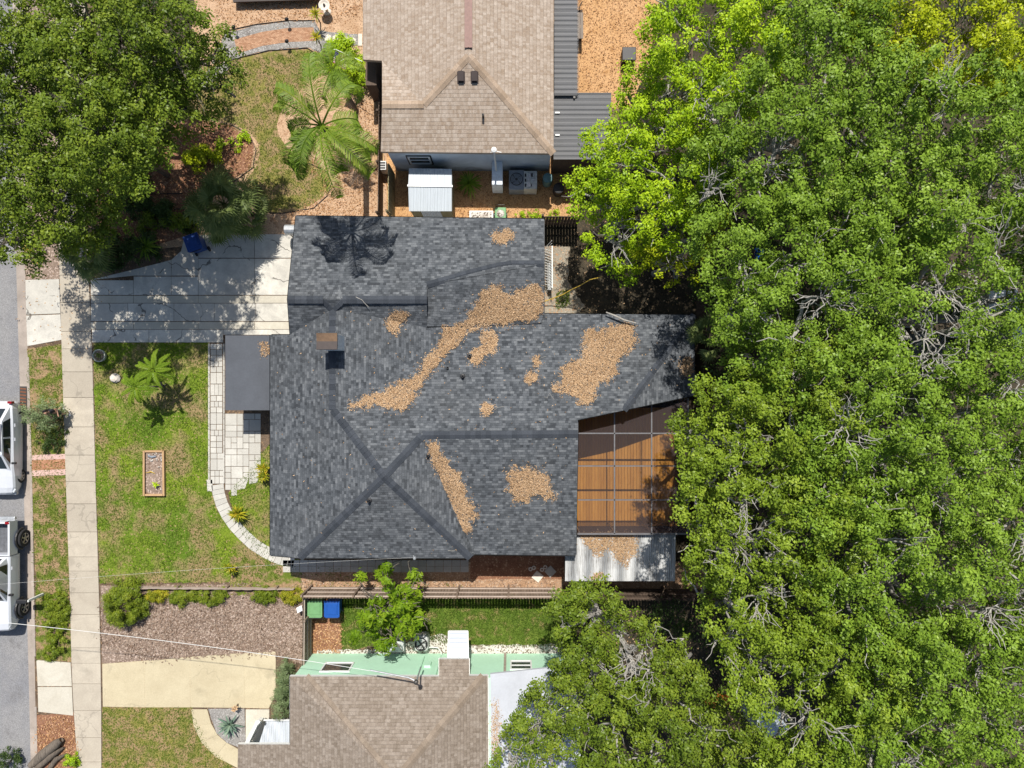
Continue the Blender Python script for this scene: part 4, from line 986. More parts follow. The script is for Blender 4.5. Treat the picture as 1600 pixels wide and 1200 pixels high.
# loose chips over the mulch beds
litter('bark_chips', [(157, 915), (472, 912), (476, 1040), (430, 1020), (160, 1036)], 'brown and grey bark chips in the bed above the cream driveway', 'chip_brown', 210, (.13, .05), z=.0, seed=70, cat='mulch')
litter('bark_chips', [(455, 240), (600, 120), (602, 345), (460, 360), (440, 335), (520, 300)], 'tan bark chips under the large feather palm', 'chip_orange', 120, (.11, .04), z=.0, seed=71, cat='mulch')
litter('bark_chips', [(606, 235), (900, 235), (900, 343), (606, 343)], 'orange bark chips in the side yard of the tan roofed house', 'chip_orange', 120, (.11, .04), z=.0, seed=72, cat='mulch')
litter('bark_chips', [(478, 960), (532, 960), (535, 1024), (478, 1050)], 'reddish bark chips beside the two bins', 'chip_orange', 200, (.11, .045), z=.0, seed=73, cat='mulch')
litter('bark_chips', [(868, -20), (1040, -20), (1040, 160), (868, 160)], 'orange bark chips beyond the corrugated cover', 'chip_orange', 90, (.11, .04), z=.0, seed=74, cat='mulch')
litter('bark_chips', [(180, 250), (300, 185), (398, 225), (392, 262), (300, 365), (150, 415)], 'red bark chips under the big shade tree', 'chip_orange', 110, (.11, .04), z=.01, seed=75, cat='mulch')
litter('bark_chips', [(440, 905), (880, 905), (880, 928), (476, 930)], 'brown chips along the wooden fence', 'chip_brown', 90, (.11, .04), z=.0, seed=76, cat='mulch')
litter('bark_chips', [(58, 1120), (118, 1116), (122, 1200), (60, 1200)], 'red chips around the fallen log', 'chip_orange', 200, (.11, .04), z=.0, seed=78, cat='mulch')
litter('bark_chips', [(330, -20), (566, -20), (566, 32), (450, 30), (345, 45)], 'tan chips beside the curved brick walk', 'chip_orange', 110, (.1, .04), z=.0, seed=79, cat='mulch')
litter('fallen_leaves', [(20, 300), (170, 300), (170, 560), (20, 560)], 'dry leaves lying on the driveway apron and road edge', 'litter', 5, (.1, .05), z=.02, seed=80, cat='leaves', thick=.01)
litter('fallen_leaves', [(850, 345), (1120, 345), (1120, 500), (850, 500)], 'dry leaves on the shaded back yard soil', 'litter', 14, (.1, .05), z=.0, seed=81, cat='leaves', thick=.02)
litter('fallen_leaves', [(900, 910), (1200, 900), (1250, 1150), (1050, 1200), (900, 1000)], 'dry leaves under the big canopy', 'litter', 20, (.1, .05), z=.0, seed=82, cat='leaves', thick=.02)

def grass(name, px, label, dens=330, ln=.09, mat='blade', seed=1, thin=.0):
    rng = np.random.default_rng(seed); p = np.array(px); x0, y0 = p.min(0); x1, y1 = p.max(0); sc = H / F
    n = int((x1 - x0) * (y1 - y0) * sc * sc * dens); x = rng.uniform(x0, x1, n); y = rng.uniform(y0, y1, n)
    ok = in_poly(x + rng.normal(size=n) * 1.0, y + rng.normal(size=n) * 1.0, px) & (vnoise(x * .07, y * .07, seed) + rng.normal(size=n) * .16 > thin)
    x, y = x[ok], y[ok]; n = len(x); B_ = np.stack([(x - 800) * sc, (600 - y) * sc, np.full(n, .0)], 1)
    t = rng.uniform(0, 6.283, n); lean = rng.uniform(.3, 1.1, n); L = ln * rng.uniform(.5, 1.3, n)
    d = np.stack([np.cos(t) * np.sin(lean), np.sin(t) * np.sin(lean), np.cos(lean)], 1) * L[:, None]
    s_ = np.stack([-np.sin(t), np.cos(t), np.zeros(n)], 1) * (.011 * rng.uniform(.7, 1.6, n))[:, None]
    P = np.stack([B_ - s_, B_ + s_, B_ + d * .9 + s_ * .5, B_ + d - s_ * .3], 1)
    f = rng.random(n) * .55 + vnoise(x * .04 + 9, y * .04, seed + 5) * .45
    o = quads_mesh(name, P, f, M[mat]); return tag(o, label, 'grass', None, 'stuff')
grass('grass', [(146, 535), (327, 535), (327, 760), (340, 800), (380, 850), (440, 884), (440, 908), (156, 912), (150, 750)], 'patchy green and brown grass of the front lawn', 420, seed=1, thin=.3)
grass('grass', [(42, 545), (97, 538), (108, 900), (112, 1034), (57, 1030), (50, 760)], 'patchy grass on the verge by the kerb', 420, seed=2, thin=.35)
grass('grass', [(160, 1105), (300, 1105), (325, 1165), (368, 1200), (160, 1200)], 'dry yellow green grass below the cream driveway', 420, seed=3)
grass('grass', [(530, 928), (900, 928), (900, 1012), (690, 1005), (650, 990), (560, 1014), (533, 1014)], 'lush green grass between the fence and the mint wall', 620, .11, 'blade_lush', 4)
grass('grass', [(357, 770), (425, 690), (428, 870), (395, 855), (368, 815)], 'green grass between the paver path and the house', 420, seed=5, thin=.3)
grass('grass', [(360, 95), (495, 78), (490, 125), (440, 165), (430, 205), (455, 240), (518, 280), (478, 326), (400, 330), (380, 290), (405, 215), (300, 185), (250, 190), (300, 110)], 'sunny grass beside the brick walk and the feather palm', 360, seed=6)
grass('grass', [(868, 458), (890, 452), (890, 478), (868, 482)], 'tuft of yellow green grass in the sandy patch', 900, .14, 'blade', 7)
grass('grass', [(440, 880), (640, 895), (760, 925), (476, 925)], 'sparse weeds beside the grey pavers', 160, .1, 'blade', 8, .5)

# ------------------------------------------------------------------ plants
def branchy(m, a, b_, r0, r1, rnd, n=6, wob=.12):
    a = Vector(a); b_ = Vector(b_); L = (b_ - a).length; P = []; R = []
    off = Vector((0, 0, 0))
    for i in range(n + 1):
        t = i / n
        if 0 < i < n: off = off * .5 + Vector((rnd.uniform(-1, 1), rnd.uniform(-1, 1), rnd.uniform(-.6, .6))) * wob * L * .6
        P.append(a.lerp(b_, t) + (off if 0 < i < n else Vector((0, 0, 0)))); R.append(r0 + (r1 - r0) * t)
    m.tube(P, R, 6 if r0 > .05 else 4, cap=False); return P
def clump_leaves(rng, centers, radii, per, ln, wd, up=.55):
    """leaves spread through flattened clumps; facing outward and up"""
    n = len(centers); cnt = np.maximum(4, (per * radii ** 2 / (radii ** 2).mean()).astype(int)); idx = np.repeat(np.arange(n), cnt); m_ = len(idx)
    d = rng.normal(size=(m_, 3)); d /= np.linalg.norm(d, axis=1, keepdims=True); r = rng.random(m_) ** .35
    d[:, 2] = np.where(d[:, 2] < -.2, -d[:, 2] * .6, d[:, 2])
    sc = radii[idx][:, None] * r[:, None] * (1 + .25 * rng.normal(size=(m_, 1))) * np.array([1, 1, .9]); C = centers[idx] + d * sc
    N = d * .8 + np.array([0, 0, up]) + rng.normal(size=(m_, 3)) * .30; N /= np.linalg.norm(N, axis=1, keepdims=True)
    rn = np.clip(rng.random(m_) * .62 + rng.random(n)[idx] * .5 - .06, 0, 1)
    return leaf_quads(C, N, rng, ln, wd), rn
HOLES = [(1566, 470, 24), (1602, 520, 18), (1206, 1130, 30), (1122, 1096, 22), (1190, 396, 11), (1078, 958, 40), (1100, 1005, 30), (1118, 1045, 22), (1395, 655, 12), (1290, 610, 12), (1430, 460, 10), (1500, 880, 12)]   # natural openings in the crowns
def tree(lobes, label, mat='leaf_oak', bark='bark_pale', seed=1, ln=.118, wd=.070, dens=11, per=78, rc=(.19, .40), gap=.18, bare=2, cut=.44, base=None, group='trees of the back yard canopy', cat='tree', name='tree', twigs=4, trunk_r=.24, cell=.54):
    """lobes: (px, py, z of lobe centre, radius, vertical radius)"""
    rng = np.random.default_rng(seed); rnd = random.Random(seed)
    L = []
    for lb in lobes:
        px, py, z, r = lb[:4]; rz = lb[4] if len(lb) > 4 else r * .62; c = G(px, py, z + rz * .4); L.append((np.array([c.x, c.y, z]), r, rz))
    cs = []; INN = []
    for c, r, rz in L:
        n = int(dens * 2 * math.pi * r * r * .75); d = rng.normal(size=(n, 3)); d /= np.linalg.norm(d, axis=1, keepdims=True); d[:, 2] = np.where(d[:, 2] < -.05, -d[:, 2], d[:, 2])
        k = rng.uniform(.74, 1.04, n)[:, None] + .13 * (vnoise(d[:, 0] * 3 + c[0], d[:, 1] * 3 + c[1], seed)[:, None] - .5) * 2
        inner = rng.random(n) < .26; k = np.where(inner[:, None], k * rng.uniform(.55, .9, (n, 1)), k)
        INN.append(inner); cs.append(c + d * k * np.array([r, r, rz]))
    Cc = np.concatenate(cs); INN = np.concatenate(INN); keep = np.ones(len(Cc), bool)
    for c, r, rz in L:
        q = (Cc - c) / np.array([r, r, rz]); keep &= ~(((q ** 2).sum(1) < .42) & ~INN)
    keep |= rng.random(len(Cc)) < .10
    nz = vnoise(Cc[:, 0] * 1.5 + 7, Cc[:, 1] * 1.5 + Cc[:, 2], seed + 3); keep &= nz > gap * rng.uniform(.6, 1.2, len(Cc))
    bs = []
    for _ in range(bare):
        c, r, rz = L[rng.integers(len(L))]; d = rng.normal(size=3); d[2] = abs(d[2]) + .8; d /= np.linalg.norm(d); bs.append((c + d * np.array([r, r, rz]) * .92, rng.uniform(.5, .95)))
    for bc, br in bs:
        q = np.linalg.norm((Cc - bc) * np.array([1, 1, .5]), axis=1); keep &= ~((q < br) & (rng.random(len(Cc)) < .9))
    if name == 'tree':
        qx = 800 + Cc[:, 0] * F / (H - Cc[:, 2]); qy = 600 - Cc[:, 1] * F / (H - Cc[:, 2])
        for hx, hy, hr in HOLES: keep &= ~(np.hypot(qx - hx, qy - hy) < hr * rng.uniform(.75, 1.15, len(Cc)))
    bump = .6 * vnoise(Cc[:, 0] * 2.0 + 3, Cc[:, 1] * 2.0 + 11, seed + 8) + .4 * vnoise(Cc[:, 0] * 4.1 + 3, Cc[:, 1] * 4.1 + 11, seed + 9)
    keep &= ~((bump < cut) & ~INN & (rng.random(len(Cc)) < .93))
    Cc[:, 2] += np.where(INN, -.9, (bump - .5) * 4.6) + rng.uniform(-.2, .15, len(Cc)); Cc = Cc[keep]; Cc[:, :2] += rng.uniform(-.06, .06, (len(Cc), 2))
    if cell: key = np.round(Cc / np.array([cell, cell, cell * 1.25])).astype(int); _, ui = np.unique(key, axis=0, return_index=True); Cc = Cc[np.sort(ui)]
    rad = rng.uniform(rc[0], rc[1], len(Cc))
    P, rn = clump_leaves(rng, Cc, rad, per, ln, wd)
    ctr = sum(l[0] for l in L) / len(L)
    bx, by = (ctr[0], ctr[1]) if base is None else tuple(G(*base)[:2])
    e = empty(name, (bx, by, 0), label, cat, group)
    quads_mesh('crown', P, rn, M[mat], e)
    # trunk and limbs
    m = MB(); zf = min(l[0][2] for l in L) * .45; fork = Vector((bx + rnd.uniform(-.2, .2), by + rnd.uniform(-.2, .2), zf))
    m.tube([Vector((bx, by, -.05)), Vector((bx, by, .25)), Vector((bx, by, .25)).lerp(fork, .5), fork], [trunk_r * 1.5, trunk_r * 1.1, trunk_r * .95, trunk_r * .8], 10)
    m.build('trunk', M[bark], e)
    m = MB()
    for c, r, rz in L:
        cc = Vector(c) - Vector((0, 0, rz * .35)); pts = branchy(m, fork, cc, trunk_r * .5, trunk_r * .3, rnd, 7, .10)
        near = [i for i in range(len(Cc)) if np.linalg.norm(Cc[i] - c) < r * 1.2]
        for _ in range(int(twigs * r / 2)):
            if not near: break
            t = Vector(Cc[near[rnd.randrange(len(near))]]); p2 = branchy(m, pts[rnd.choice([-1, -2, -3])], t, trunk_r * .22, .022, rnd, 7, .13)
            for _ in range(2):
                s_ = p2[rnd.choice([3, 4, 5, 6])]; q = t + Vector((rnd.uniform(-1, 1), rnd.uniform(-1, 1), rnd.uniform(.0, .7))) * .9; branchy(m, s_, q, .026, .010, rnd, 5, .16)
    for bc, br in bs:
        b0 = Vector(bc) - Vector((rnd.uniform(-.5, .5), rnd.uniform(-.5, .5), 1.2)); c0 = Vector(min(L, key=lambda l: np.linalg.norm(l[0] - bc))[0]); branchy(m, c0 - Vector((0, 0, .4)), b0, .09, .05, rnd, 5, .1)
        hub = Vector(bc) - Vector((0, 0, .35)); branchy(m, b0, hub, .05, .035, rnd, 4, .12)
        for _ in range(8):
            a_ = rnd.uniform(0, 6.28); q = Vector(bc) + Vector((math.cos(a_) * br * rnd.uniform(.7, 1.25), math.sin(a_) * br * rnd.uniform(.7, 1.25), rnd.uniform(.0, .6))); p3 = branchy(m, hub, q, .026, .011, rnd, 7, .18)
            for _ in range(2): branchy(m, p3[rnd.choice([3, 4, 5])], q + Vector((rnd.uniform(-.5, .5), rnd.uniform(-.5, .5), rnd.uniform(0, .3))), .018, .009, rnd, 4, .15)
    m.build('branches', M[bark], e)
    return e
OAK = 'leaf_oak'
tree([(1090, 50, 7.5, 2.2), (1050, 135, 7, 1.7), (1180, 80, 8, 2.1), (1130, 175, 8, 1.8), (1020, 190, 6.3, 1.3), (985, 145, 5.6, .8)], 'bright lime green tree leaning over the orange mulch', 'leaf_lime', cut=.30, seed=101, gap=.22, bare=1, dens=11)
tree([(985, 265, 6.5, 1.5), (945, 225, 5.8, .95), (925, 300, 5.4, 1.1), (955, 370, 5.2, 1.15), (1060, 270, 7, 1.7), (1050, 345, 6.4, 1.2), (985, 410, 4.4, .8)], 'bright green tree reaching over the wide grey patio cover', 'leaf_lime', cut=.36, seed=102, gap=.22, bare=1, dens=11)
tree([(1030, 400, 4.8, .95), (1085, 370, 5.2, 1.1), (1065, 425, 4.3, .7)], 'small yellowish tree at the edge of the dark back yard', 'leaf_yellow', seed=103, gap=.38, bare=1, dens=8, trunk_r=.12)
tree([(1420, 20, 9, 2.3), (1520, 40, 9.3, 2.4), (1605, 30, 9, 2.3), (1470, 110, 8.4, 1.4), (1590, 120, 8.4, 1.3)], 'yellow green tree in the top corner behind the grey green trees', 'leaf_yellow', 'bark', cut=.32, seed=104, gap=.25, bare=1, dens=11)
tree([(1230, 190, 9.6, 2.5), (1150, 260, 8.8, 2.0), (1300, 90, 9.8, 2.3), (1290, 270, 9.2, 2.1), (1330, 170, 9.6, 2.0), (1260, -20, 9.2, 2.0), (1350, 0, 9.2, 1.6)], 'grey green tree next to the lime tree, top of the canopy', mat='leaf_oak_cool', seed=105)
tree([(1420, 190, 10.2, 2.5), (1520, 190, 9.8, 2.4), (1390, 310, 9.7, 2.2), (1580, 260, 9.8, 2.3), (1470, 290, 9.8, 2.2), (1640, 330, 9.6, 2.0), (1640, 190, 9.4, 1.8)], 'grey green tree below the yellow green corner tree', seed=106, bare=3)
tree([(1170, 400, 9.0, 2.1), (1275, 390, 9.6, 2.3), (1180, 500, 8.6, 1.6), (1260, 510, 9.8, 2.3), (1195, 580, 8.6, 1.6)], 'grey green tree beside the dark corner of the rear wing', mat='leaf_oak_cool', seed=107, bare=3)
tree([(1375, 430, 10, 2.4), (1480, 400, 10, 2.3), (1430, 520, 10, 2.3), (1570, 390, 9.8, 2.2), (1540, 520, 9.8, 2.3), (1650, 460, 9.4, 2.0)], 'grey green tree with many pale bare twigs by the white roof', seed=108, bare=5, gap=.3)
tree([(1152, 640, 8.6, 1.75), (1120, 705, 8.0, 1.5), (1220, 690, 9.6, 2.3), (1140, 770, 9, 2.0), (1250, 620, 9.4, 2.0), (1070, 665, 7, .75), (1098, 800, 7.6, .9)], 'deep green tree overhanging the screened deck', mat='leaf_oak_warm', seed=109, dens=11, gap=.25)
tree([(1350, 630, 10.5, 2.4), (1450, 660, 10.5, 2.3), (1330, 750, 10, 2.2), (1560, 640, 10.2, 2.4), (1540, 750, 10.2, 2.3), (1420, 740, 10, 2.0), (1640, 700, 10, 2.2), (1640, 800, 9.6, 2.0)], 'tall grey green tree with a fan of bare silver branches', mat='leaf_oak_cool', seed=110, bare=6, gap=.38)
tree([(1140, 870, 8.6, 1.6), (1200, 880, 9.2, 2.1), (1160, 960, 8.6, 1.8), (1265, 840, 9.6, 2.2), (1245, 950, 9.2, 2.0), (1100, 935, 7.4, .9)], 'dense green tree standing beside the corrugated shed', mat='leaf_oak_warm', seed=111, dens=11, gap=.26)
tree([(1370, 860, 10.2, 2.4), (1480, 840, 10.6, 2.4), (1430, 950, 10, 2.3), (1570, 880, 10.2, 2.4), (1340, 950, 9.6, 1.8), (1545, 980, 9.8, 2.0), (1640, 960, 9.8, 2.2)], 'grey green tree with thick forked limbs showing', seed=112, bare=4, gap=.3)
tree([(1230, 1060, 9, 2.1), (1330, 1060, 9.6, 2.2), (1270, 1165, 9.2, 2.1), (1180, 1010, 8.4, 1.3)], 'green tree above the small ribbed metal roof', mat='leaf_oak_warm', seed=113, bare=2)
tree([(1440, 1080, 9.8, 2.4), (1550, 1080, 9.8, 2.4), (1500, 1180, 9.8, 2.3), (1390, 1170, 9.4, 2.0), (1600, 1190, 9.6, 2.0), (1640, 1090, 9.6, 2.0), (1360, 1230, 9.2, 1.8)], 'green tree filling the bottom corner of the canopy', mat='leaf_oak_cool', seed=114, bare=3)
tree([(920, 975, 6.6, 1.55), (985, 1000, 6.5, 1.35), (900, 940, 5.6, .8), (915, 1040, 6.6, 1.3), (1000, 1055, 7, 1.5)], 'dark green oak at the end of the lush side lawn', 'leaf_olive', cut=.36, seed=115, dens=11, gap=.25, bare=2)
tree([(895, 1110, 6.8, 1.7), (838, 1150, 6.2, 1.25), (960, 1150, 7.2, 1.9), (1060, 1100, 7.6, 1.9), (1110, 1165, 7.6, 1.7), (1050, 1190, 7.6, 1.6), (860, 1195, 6.4, 1.3), (1085, 1030, 6.8, 1.2), (1170, 1190, 7.6, 1.4), (835, 1110, 5.8, .8), (812, 1170, 5.8, 1.0), (800, 1210, 5.8, 1.0), (890, 1060, 6.2, .9)], 'broad olive green oak spreading over the white flat roof', 'leaf_olive', cut=.36, seed=116, dens=11, gap=.24, bare=3)
tree([(50, 50, 8.6, 2.4), (160, 40, 9, 2.4), (250, 60, 8.2, 1.9), (315, 90, 7.0, 1.4), (120, 130, 9, 2.0), (340, 130, 6.0, .7)], 'big shade tree in the corner beside the tan mulch yard', 'leaf_olive', 'bark', seed=117, dens=13, cut=.30, gap=.2, base=(190, 100), bare=2, group='shade trees by the street')
tree([(60, 190, 8.6, 2.1), (150, 215, 9.2, 2.1), (215, 170, 8, 1.5), (280, 160, 6.8, 1.2), (70, 300, 8, 1.8), (160, 275, 8.2, 1.3), (0, 120, 8.4, 2.2), (0, 260, 8.2, 2.0), (30, 370, 6.8, 1.3), (-10, 340, 7, 1.6), (110, 358, 6.4, 1.1), (160, 335, 6.2, .8), (230, 215, 7, 1.0)], 'big shade tree hanging over the sidewalk and driveway apron', 'leaf_olive', 'bark', seed=118, dens=13, cut=.30, base=(165, 250), gap=.2, bare=2, group='shade trees by the street')
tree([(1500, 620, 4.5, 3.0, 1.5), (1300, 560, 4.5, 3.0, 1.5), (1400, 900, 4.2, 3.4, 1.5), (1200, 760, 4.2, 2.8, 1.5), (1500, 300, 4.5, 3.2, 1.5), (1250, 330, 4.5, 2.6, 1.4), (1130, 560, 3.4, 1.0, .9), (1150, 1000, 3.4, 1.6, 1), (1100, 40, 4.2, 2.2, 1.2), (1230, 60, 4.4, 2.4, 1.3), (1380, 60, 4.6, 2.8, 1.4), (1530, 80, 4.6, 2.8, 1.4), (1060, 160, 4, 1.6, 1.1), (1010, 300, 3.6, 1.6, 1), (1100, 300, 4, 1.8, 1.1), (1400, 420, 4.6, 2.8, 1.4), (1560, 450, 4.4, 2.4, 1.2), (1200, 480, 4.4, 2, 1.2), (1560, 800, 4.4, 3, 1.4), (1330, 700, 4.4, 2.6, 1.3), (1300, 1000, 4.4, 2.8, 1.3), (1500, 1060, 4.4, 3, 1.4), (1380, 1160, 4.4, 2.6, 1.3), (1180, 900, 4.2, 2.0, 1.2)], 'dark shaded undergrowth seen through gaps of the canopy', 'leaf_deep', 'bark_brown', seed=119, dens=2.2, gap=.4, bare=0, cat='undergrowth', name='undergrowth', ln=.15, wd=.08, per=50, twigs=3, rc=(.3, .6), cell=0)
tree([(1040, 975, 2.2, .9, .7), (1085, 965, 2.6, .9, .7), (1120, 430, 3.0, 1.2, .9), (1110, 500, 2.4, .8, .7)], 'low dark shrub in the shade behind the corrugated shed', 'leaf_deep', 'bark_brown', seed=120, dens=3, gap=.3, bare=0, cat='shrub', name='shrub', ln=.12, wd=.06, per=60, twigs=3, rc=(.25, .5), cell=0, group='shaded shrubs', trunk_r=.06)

tree([(70, 120, 4.6, 2.4, 1.2), (200, 110, 5.0, 2.0, 1.1), (110, 250, 4.8, 2.2, 1.2), (40, 300, 4.6, 1.8, 1.0), (150, 340, 4.0, 1.2, .9), (260, 100, 4.4, 1.5, 1.0), (10, 180, 4.6, 2.0, 1.2), (120, 10, 5.0, 2.4, 1.2), (240, 20, 4.6, 1.8, 1.0)], 'dark understory added to darken the gaps beneath the big shade trees by the street', 'leaf_deep', 'bark_brown', seed=121, dens=2.6, gap=.22, cut=.2, bare=0, cat='undergrowth', name='undergrowth', ln=.15, wd=.08, per=60, twigs=3, rc=(.3, .6), cell=0, group=None)  # dark leaf layer added so no bright ground shows through the crowns
def shrub(px, py, r, h, label, mat, seed, ln=.09, wd=.045, per=60, dens=9, rc=(.12, .26), parts=None, gap=.15, group=None, bark='bark_brown', z0=0.0, cat='shrub', name='shrub'):
    rng = np.random.default_rng(seed); rnd = random.Random(seed); c = G(px, py, h * .6)
    LB = parts or [(0, 0, r, 1)]; Cs = []
    for dx, dy, rr_, hh in LB:
        n = int(dens * 2 * math.pi * rr_ * rr_) + 5; d = rng.normal(size=(n, 3)); d /= np.linalg.norm(d, axis=1, keepdims=True); d[:, 2] = abs(d[:, 2]); k = rng.uniform(.55, 1.05, n)[:, None]
        Cs.append(np.array([c.x + dx, c.y + dy, .05]) + d * k * np.array([rr_, rr_, h * hh * .9]))
    Cc = np.concatenate(Cs); Cc = Cc[vnoise(Cc[:, 0] * 4, Cc[:, 1] * 4, seed) > gap]; rad = rng.uniform(rc[0], rc[1], len(Cc)); P, rn = clump_leaves(rng, Cc, rad, per, ln, wd)
    P[:, :, 2] = np.maximum(P[:, :, 2], .02); e = empty(name, (c.x, c.y, z0), label, cat, group); P[:, :, 2] += z0
    quads_mesh('foliage', P, rn, M[mat], e); m = MB()
    for _ in range(7 * len(LB)):
        t = Vector(Cc[rnd.randrange(len(Cc))]); branchy(m, Vector((t.x * .3 + c.x * .7, t.y * .3 + c.y * .7, 0)), t, .02, .008, rnd, 4, .1)
    m.build('stems', M[bark], e); return e
shrub(188, 947, 1.12, 1.4, 'round yellow green bush at the corner of the brown mulch bed', 'leaf_bush', 201, .085, .035, 170, 12, (.14, .28), None, .05)
HG = 'low hedge along the brown mulch bed'
for i, (x, y, r, lab, mt) in enumerate([(245, 932, .36, 'low hedge clump nearest the round yellow green bush', 'leaf_croton'), (285, 932, .5, 'wide green clump in the middle of the low hedge', 'leaf_bush'), (330, 933, .5, 'yellowish wide clump of the low hedge', 'leaf_bush'), (412, 932, .42, 'green hedge clump between two yellow ones', 'leaf_bush'), (457, 934, .42, 'last yellow hedge clump beside the fence corner', 'leaf_croton')]):
    shrub(x, y, r, .5, lab, mt, 210 + i, .07, .03, 80, 20, (.08, .17), [(0, 0, r, 1), (r * .8, .05, r * .7, .8), (-r * .8, 0, r * .7, .9)], .2, HG)
shrub(84, 978, .6, .4, 'weedy green ground cover shrub behind the mailbox', 'leaf_bush', 220, .08, .035, 80, 13, (.08, .16), [(0, 0, .6, 1), (.1, 1.0, .65, 1), (.15, -.9, .6, .9), (0, .5, .7, 1), (-.2, -1.3, .4, .7)], .3)
shrub(70, 646, .95, 1.7, 'sprawling green shrub on the verge beside the person', 'leaf_grey', 221, .09, .03, 42, 7, (.12, .26), [(0, 0, .7, 1), (.35, -.1, .5, .7), (-.6, 0, .55, 1.0), (-1.05, .1, .45, .9), (-.15, .35, .5, .9), (-.2, -.45, .5, .8)], .35)
shrub(80, 700, .5, .4, 'low weeds on the verge above the brick crossing', 'leaf_deep', 222, .07, .03, 40, 14, (.07, .15), [(0, 0, .5, 1), (.3, .5, .5, 1), (-.4, .3, .4, 1)], .35)
shrub(534, 96, 1.1, 1.6, 'bright green rounded bush beside the tan roof', 'leaf_lime', 223, .10, .05, 80, 10, (.15, .3), [(0, .2, .95, 1), (.45, -.5, .8, .9), (-.2, .75, .7, .9)], .12)
shrub(298, 250, .6, .9, 'lime coloured shrub in the red mulch bed', 'leaf_yellow', 224, .13, .06, 45, 9, (.14, .25), [(0, 0, .5, 1), (.5, .25, .45, .8), (1.0, .2, .35, .7), (.25, .6, .35, .7)], .25)
shrub(345, 228, .4, .6, 'sparse lime seedlings in the red mulch bed', 'leaf_lime', 225, .12, .06, 26, 7, (.12, .22), [(0, 0, .4, 1), (.7, .1, .35, .7), (1.1, .5, .25, .6)], .4)
shrub(437, 1080, .5, 1.8, 'tall grey green conifer shrub between cream driveway and brown roof', 'leaf_grey', 226, .12, .02, 90, 14, (.12, .25), [(.05, .55, .38, .9), (.1, 0, .45, 1), (0, -.5, .5, 1), (0, -.95, .42, 1), (.15, 1.0, .25, .6)], .1)
shrub(110, 1192, .35, .5, 'small green bush beside the fallen log', 'leaf_lime', 227, .09, .04, 50, 14, (.08, .16))
shrub(8, 1190, .6, .8, 'shaded green bush at the street edge by the corner', 'leaf_deep', 228, .09, .04, 50, 12, (.1, .2))
shrub(50, 392, .5, .7, 'yellow leaved shrub in the verge under the shade tree', 'leaf_croton', 229, .11, .05, 40, 8, (.12, .22), None, .3)
shrub(175, 400, .8, 1.0, 'dark shrub between the sidewalk and the shaded driveway', 'leaf_deep', 230, .12, .05, 60, 8, (.14, .28), [(0, 0, .7, 1), (.9, .3, .7, 1), (1.7, .6, .6, .9), (-.3, .6, .6, 1)], .2)
shrub(255, 330, .7, .9, 'dark undergrowth shrub below the red mulch bed', 'leaf_deep', 231, .12, .05, 60, 8, (.14, .28), [(0, 0, .7, 1), (-1.2, .2, .7, 1), (1.0, -.5, .5, .8)], .2)
shrub(195, 300, .8, 1.1, 'dark shrub at the shaded end of the red mulch bed', 'leaf_deep', 233, .12, .05, 60, 8, (.14, .28), [(0, 0, .7, 1), (.4, 1.0, .6, 1), (.9, -.7, .5, .8)], .2)
shrub(290, 345, .6, .8, 'mixed green plants behind the dark blue bin', 'leaf_bush', 234, .12, .05, 60, 8, (.14, .28), [(0, 0, .5, 1), (-.9, .1, .5, .9), (-1.9, -.1, .5, .9)], .25)
def stray(px, py, s, label, seed):  shrub(px, py, s, .35, label, 'leaf_lime', seed, .08, .035, 30, 14, (.07, .13), None, .2, 'small plants in the side yard mulch')
stray(834, 336, .35, 'pale green plant in the mulch right of the green cart', 240); stray(866, 338, .35, 'pale green plant in the mulch beside the lime tree', 241); stray(812, 338, .3, 'pale green plant closest to the green cart', 242)
tree([(600, 900, 2.9, .55, .4), (630, 945, 3.1, .75, .5), (590, 965, 2.8, .7, .5), (625, 975, 2.7, .6, .4), (560, 912, 2.8, .3, .3), (645, 905, 2.8, .28, .25), (565, 985, 2.4, .35, .3), (655, 975, 2.5, .35, .3), (610, 1000, 2.2, .45, .3), (590, 992, 2.3, .5, .3), (640, 988, 2.3, .5, .3), (655, 950, 2.6, .35, .3), (575, 955, 2.6, .4, .3)], 'small open tree with large bright leaves rising over the wooden fence', 'leaf_plum', 'bark', seed=250, ln=.26, wd=.085, dens=7.5, per=34, rc=(.18, .34), gap=.12, bare=0, twigs=9, trunk_r=.08, group=None, base=(618, 935), cell=0, cut=.2, name='flowering_tree')

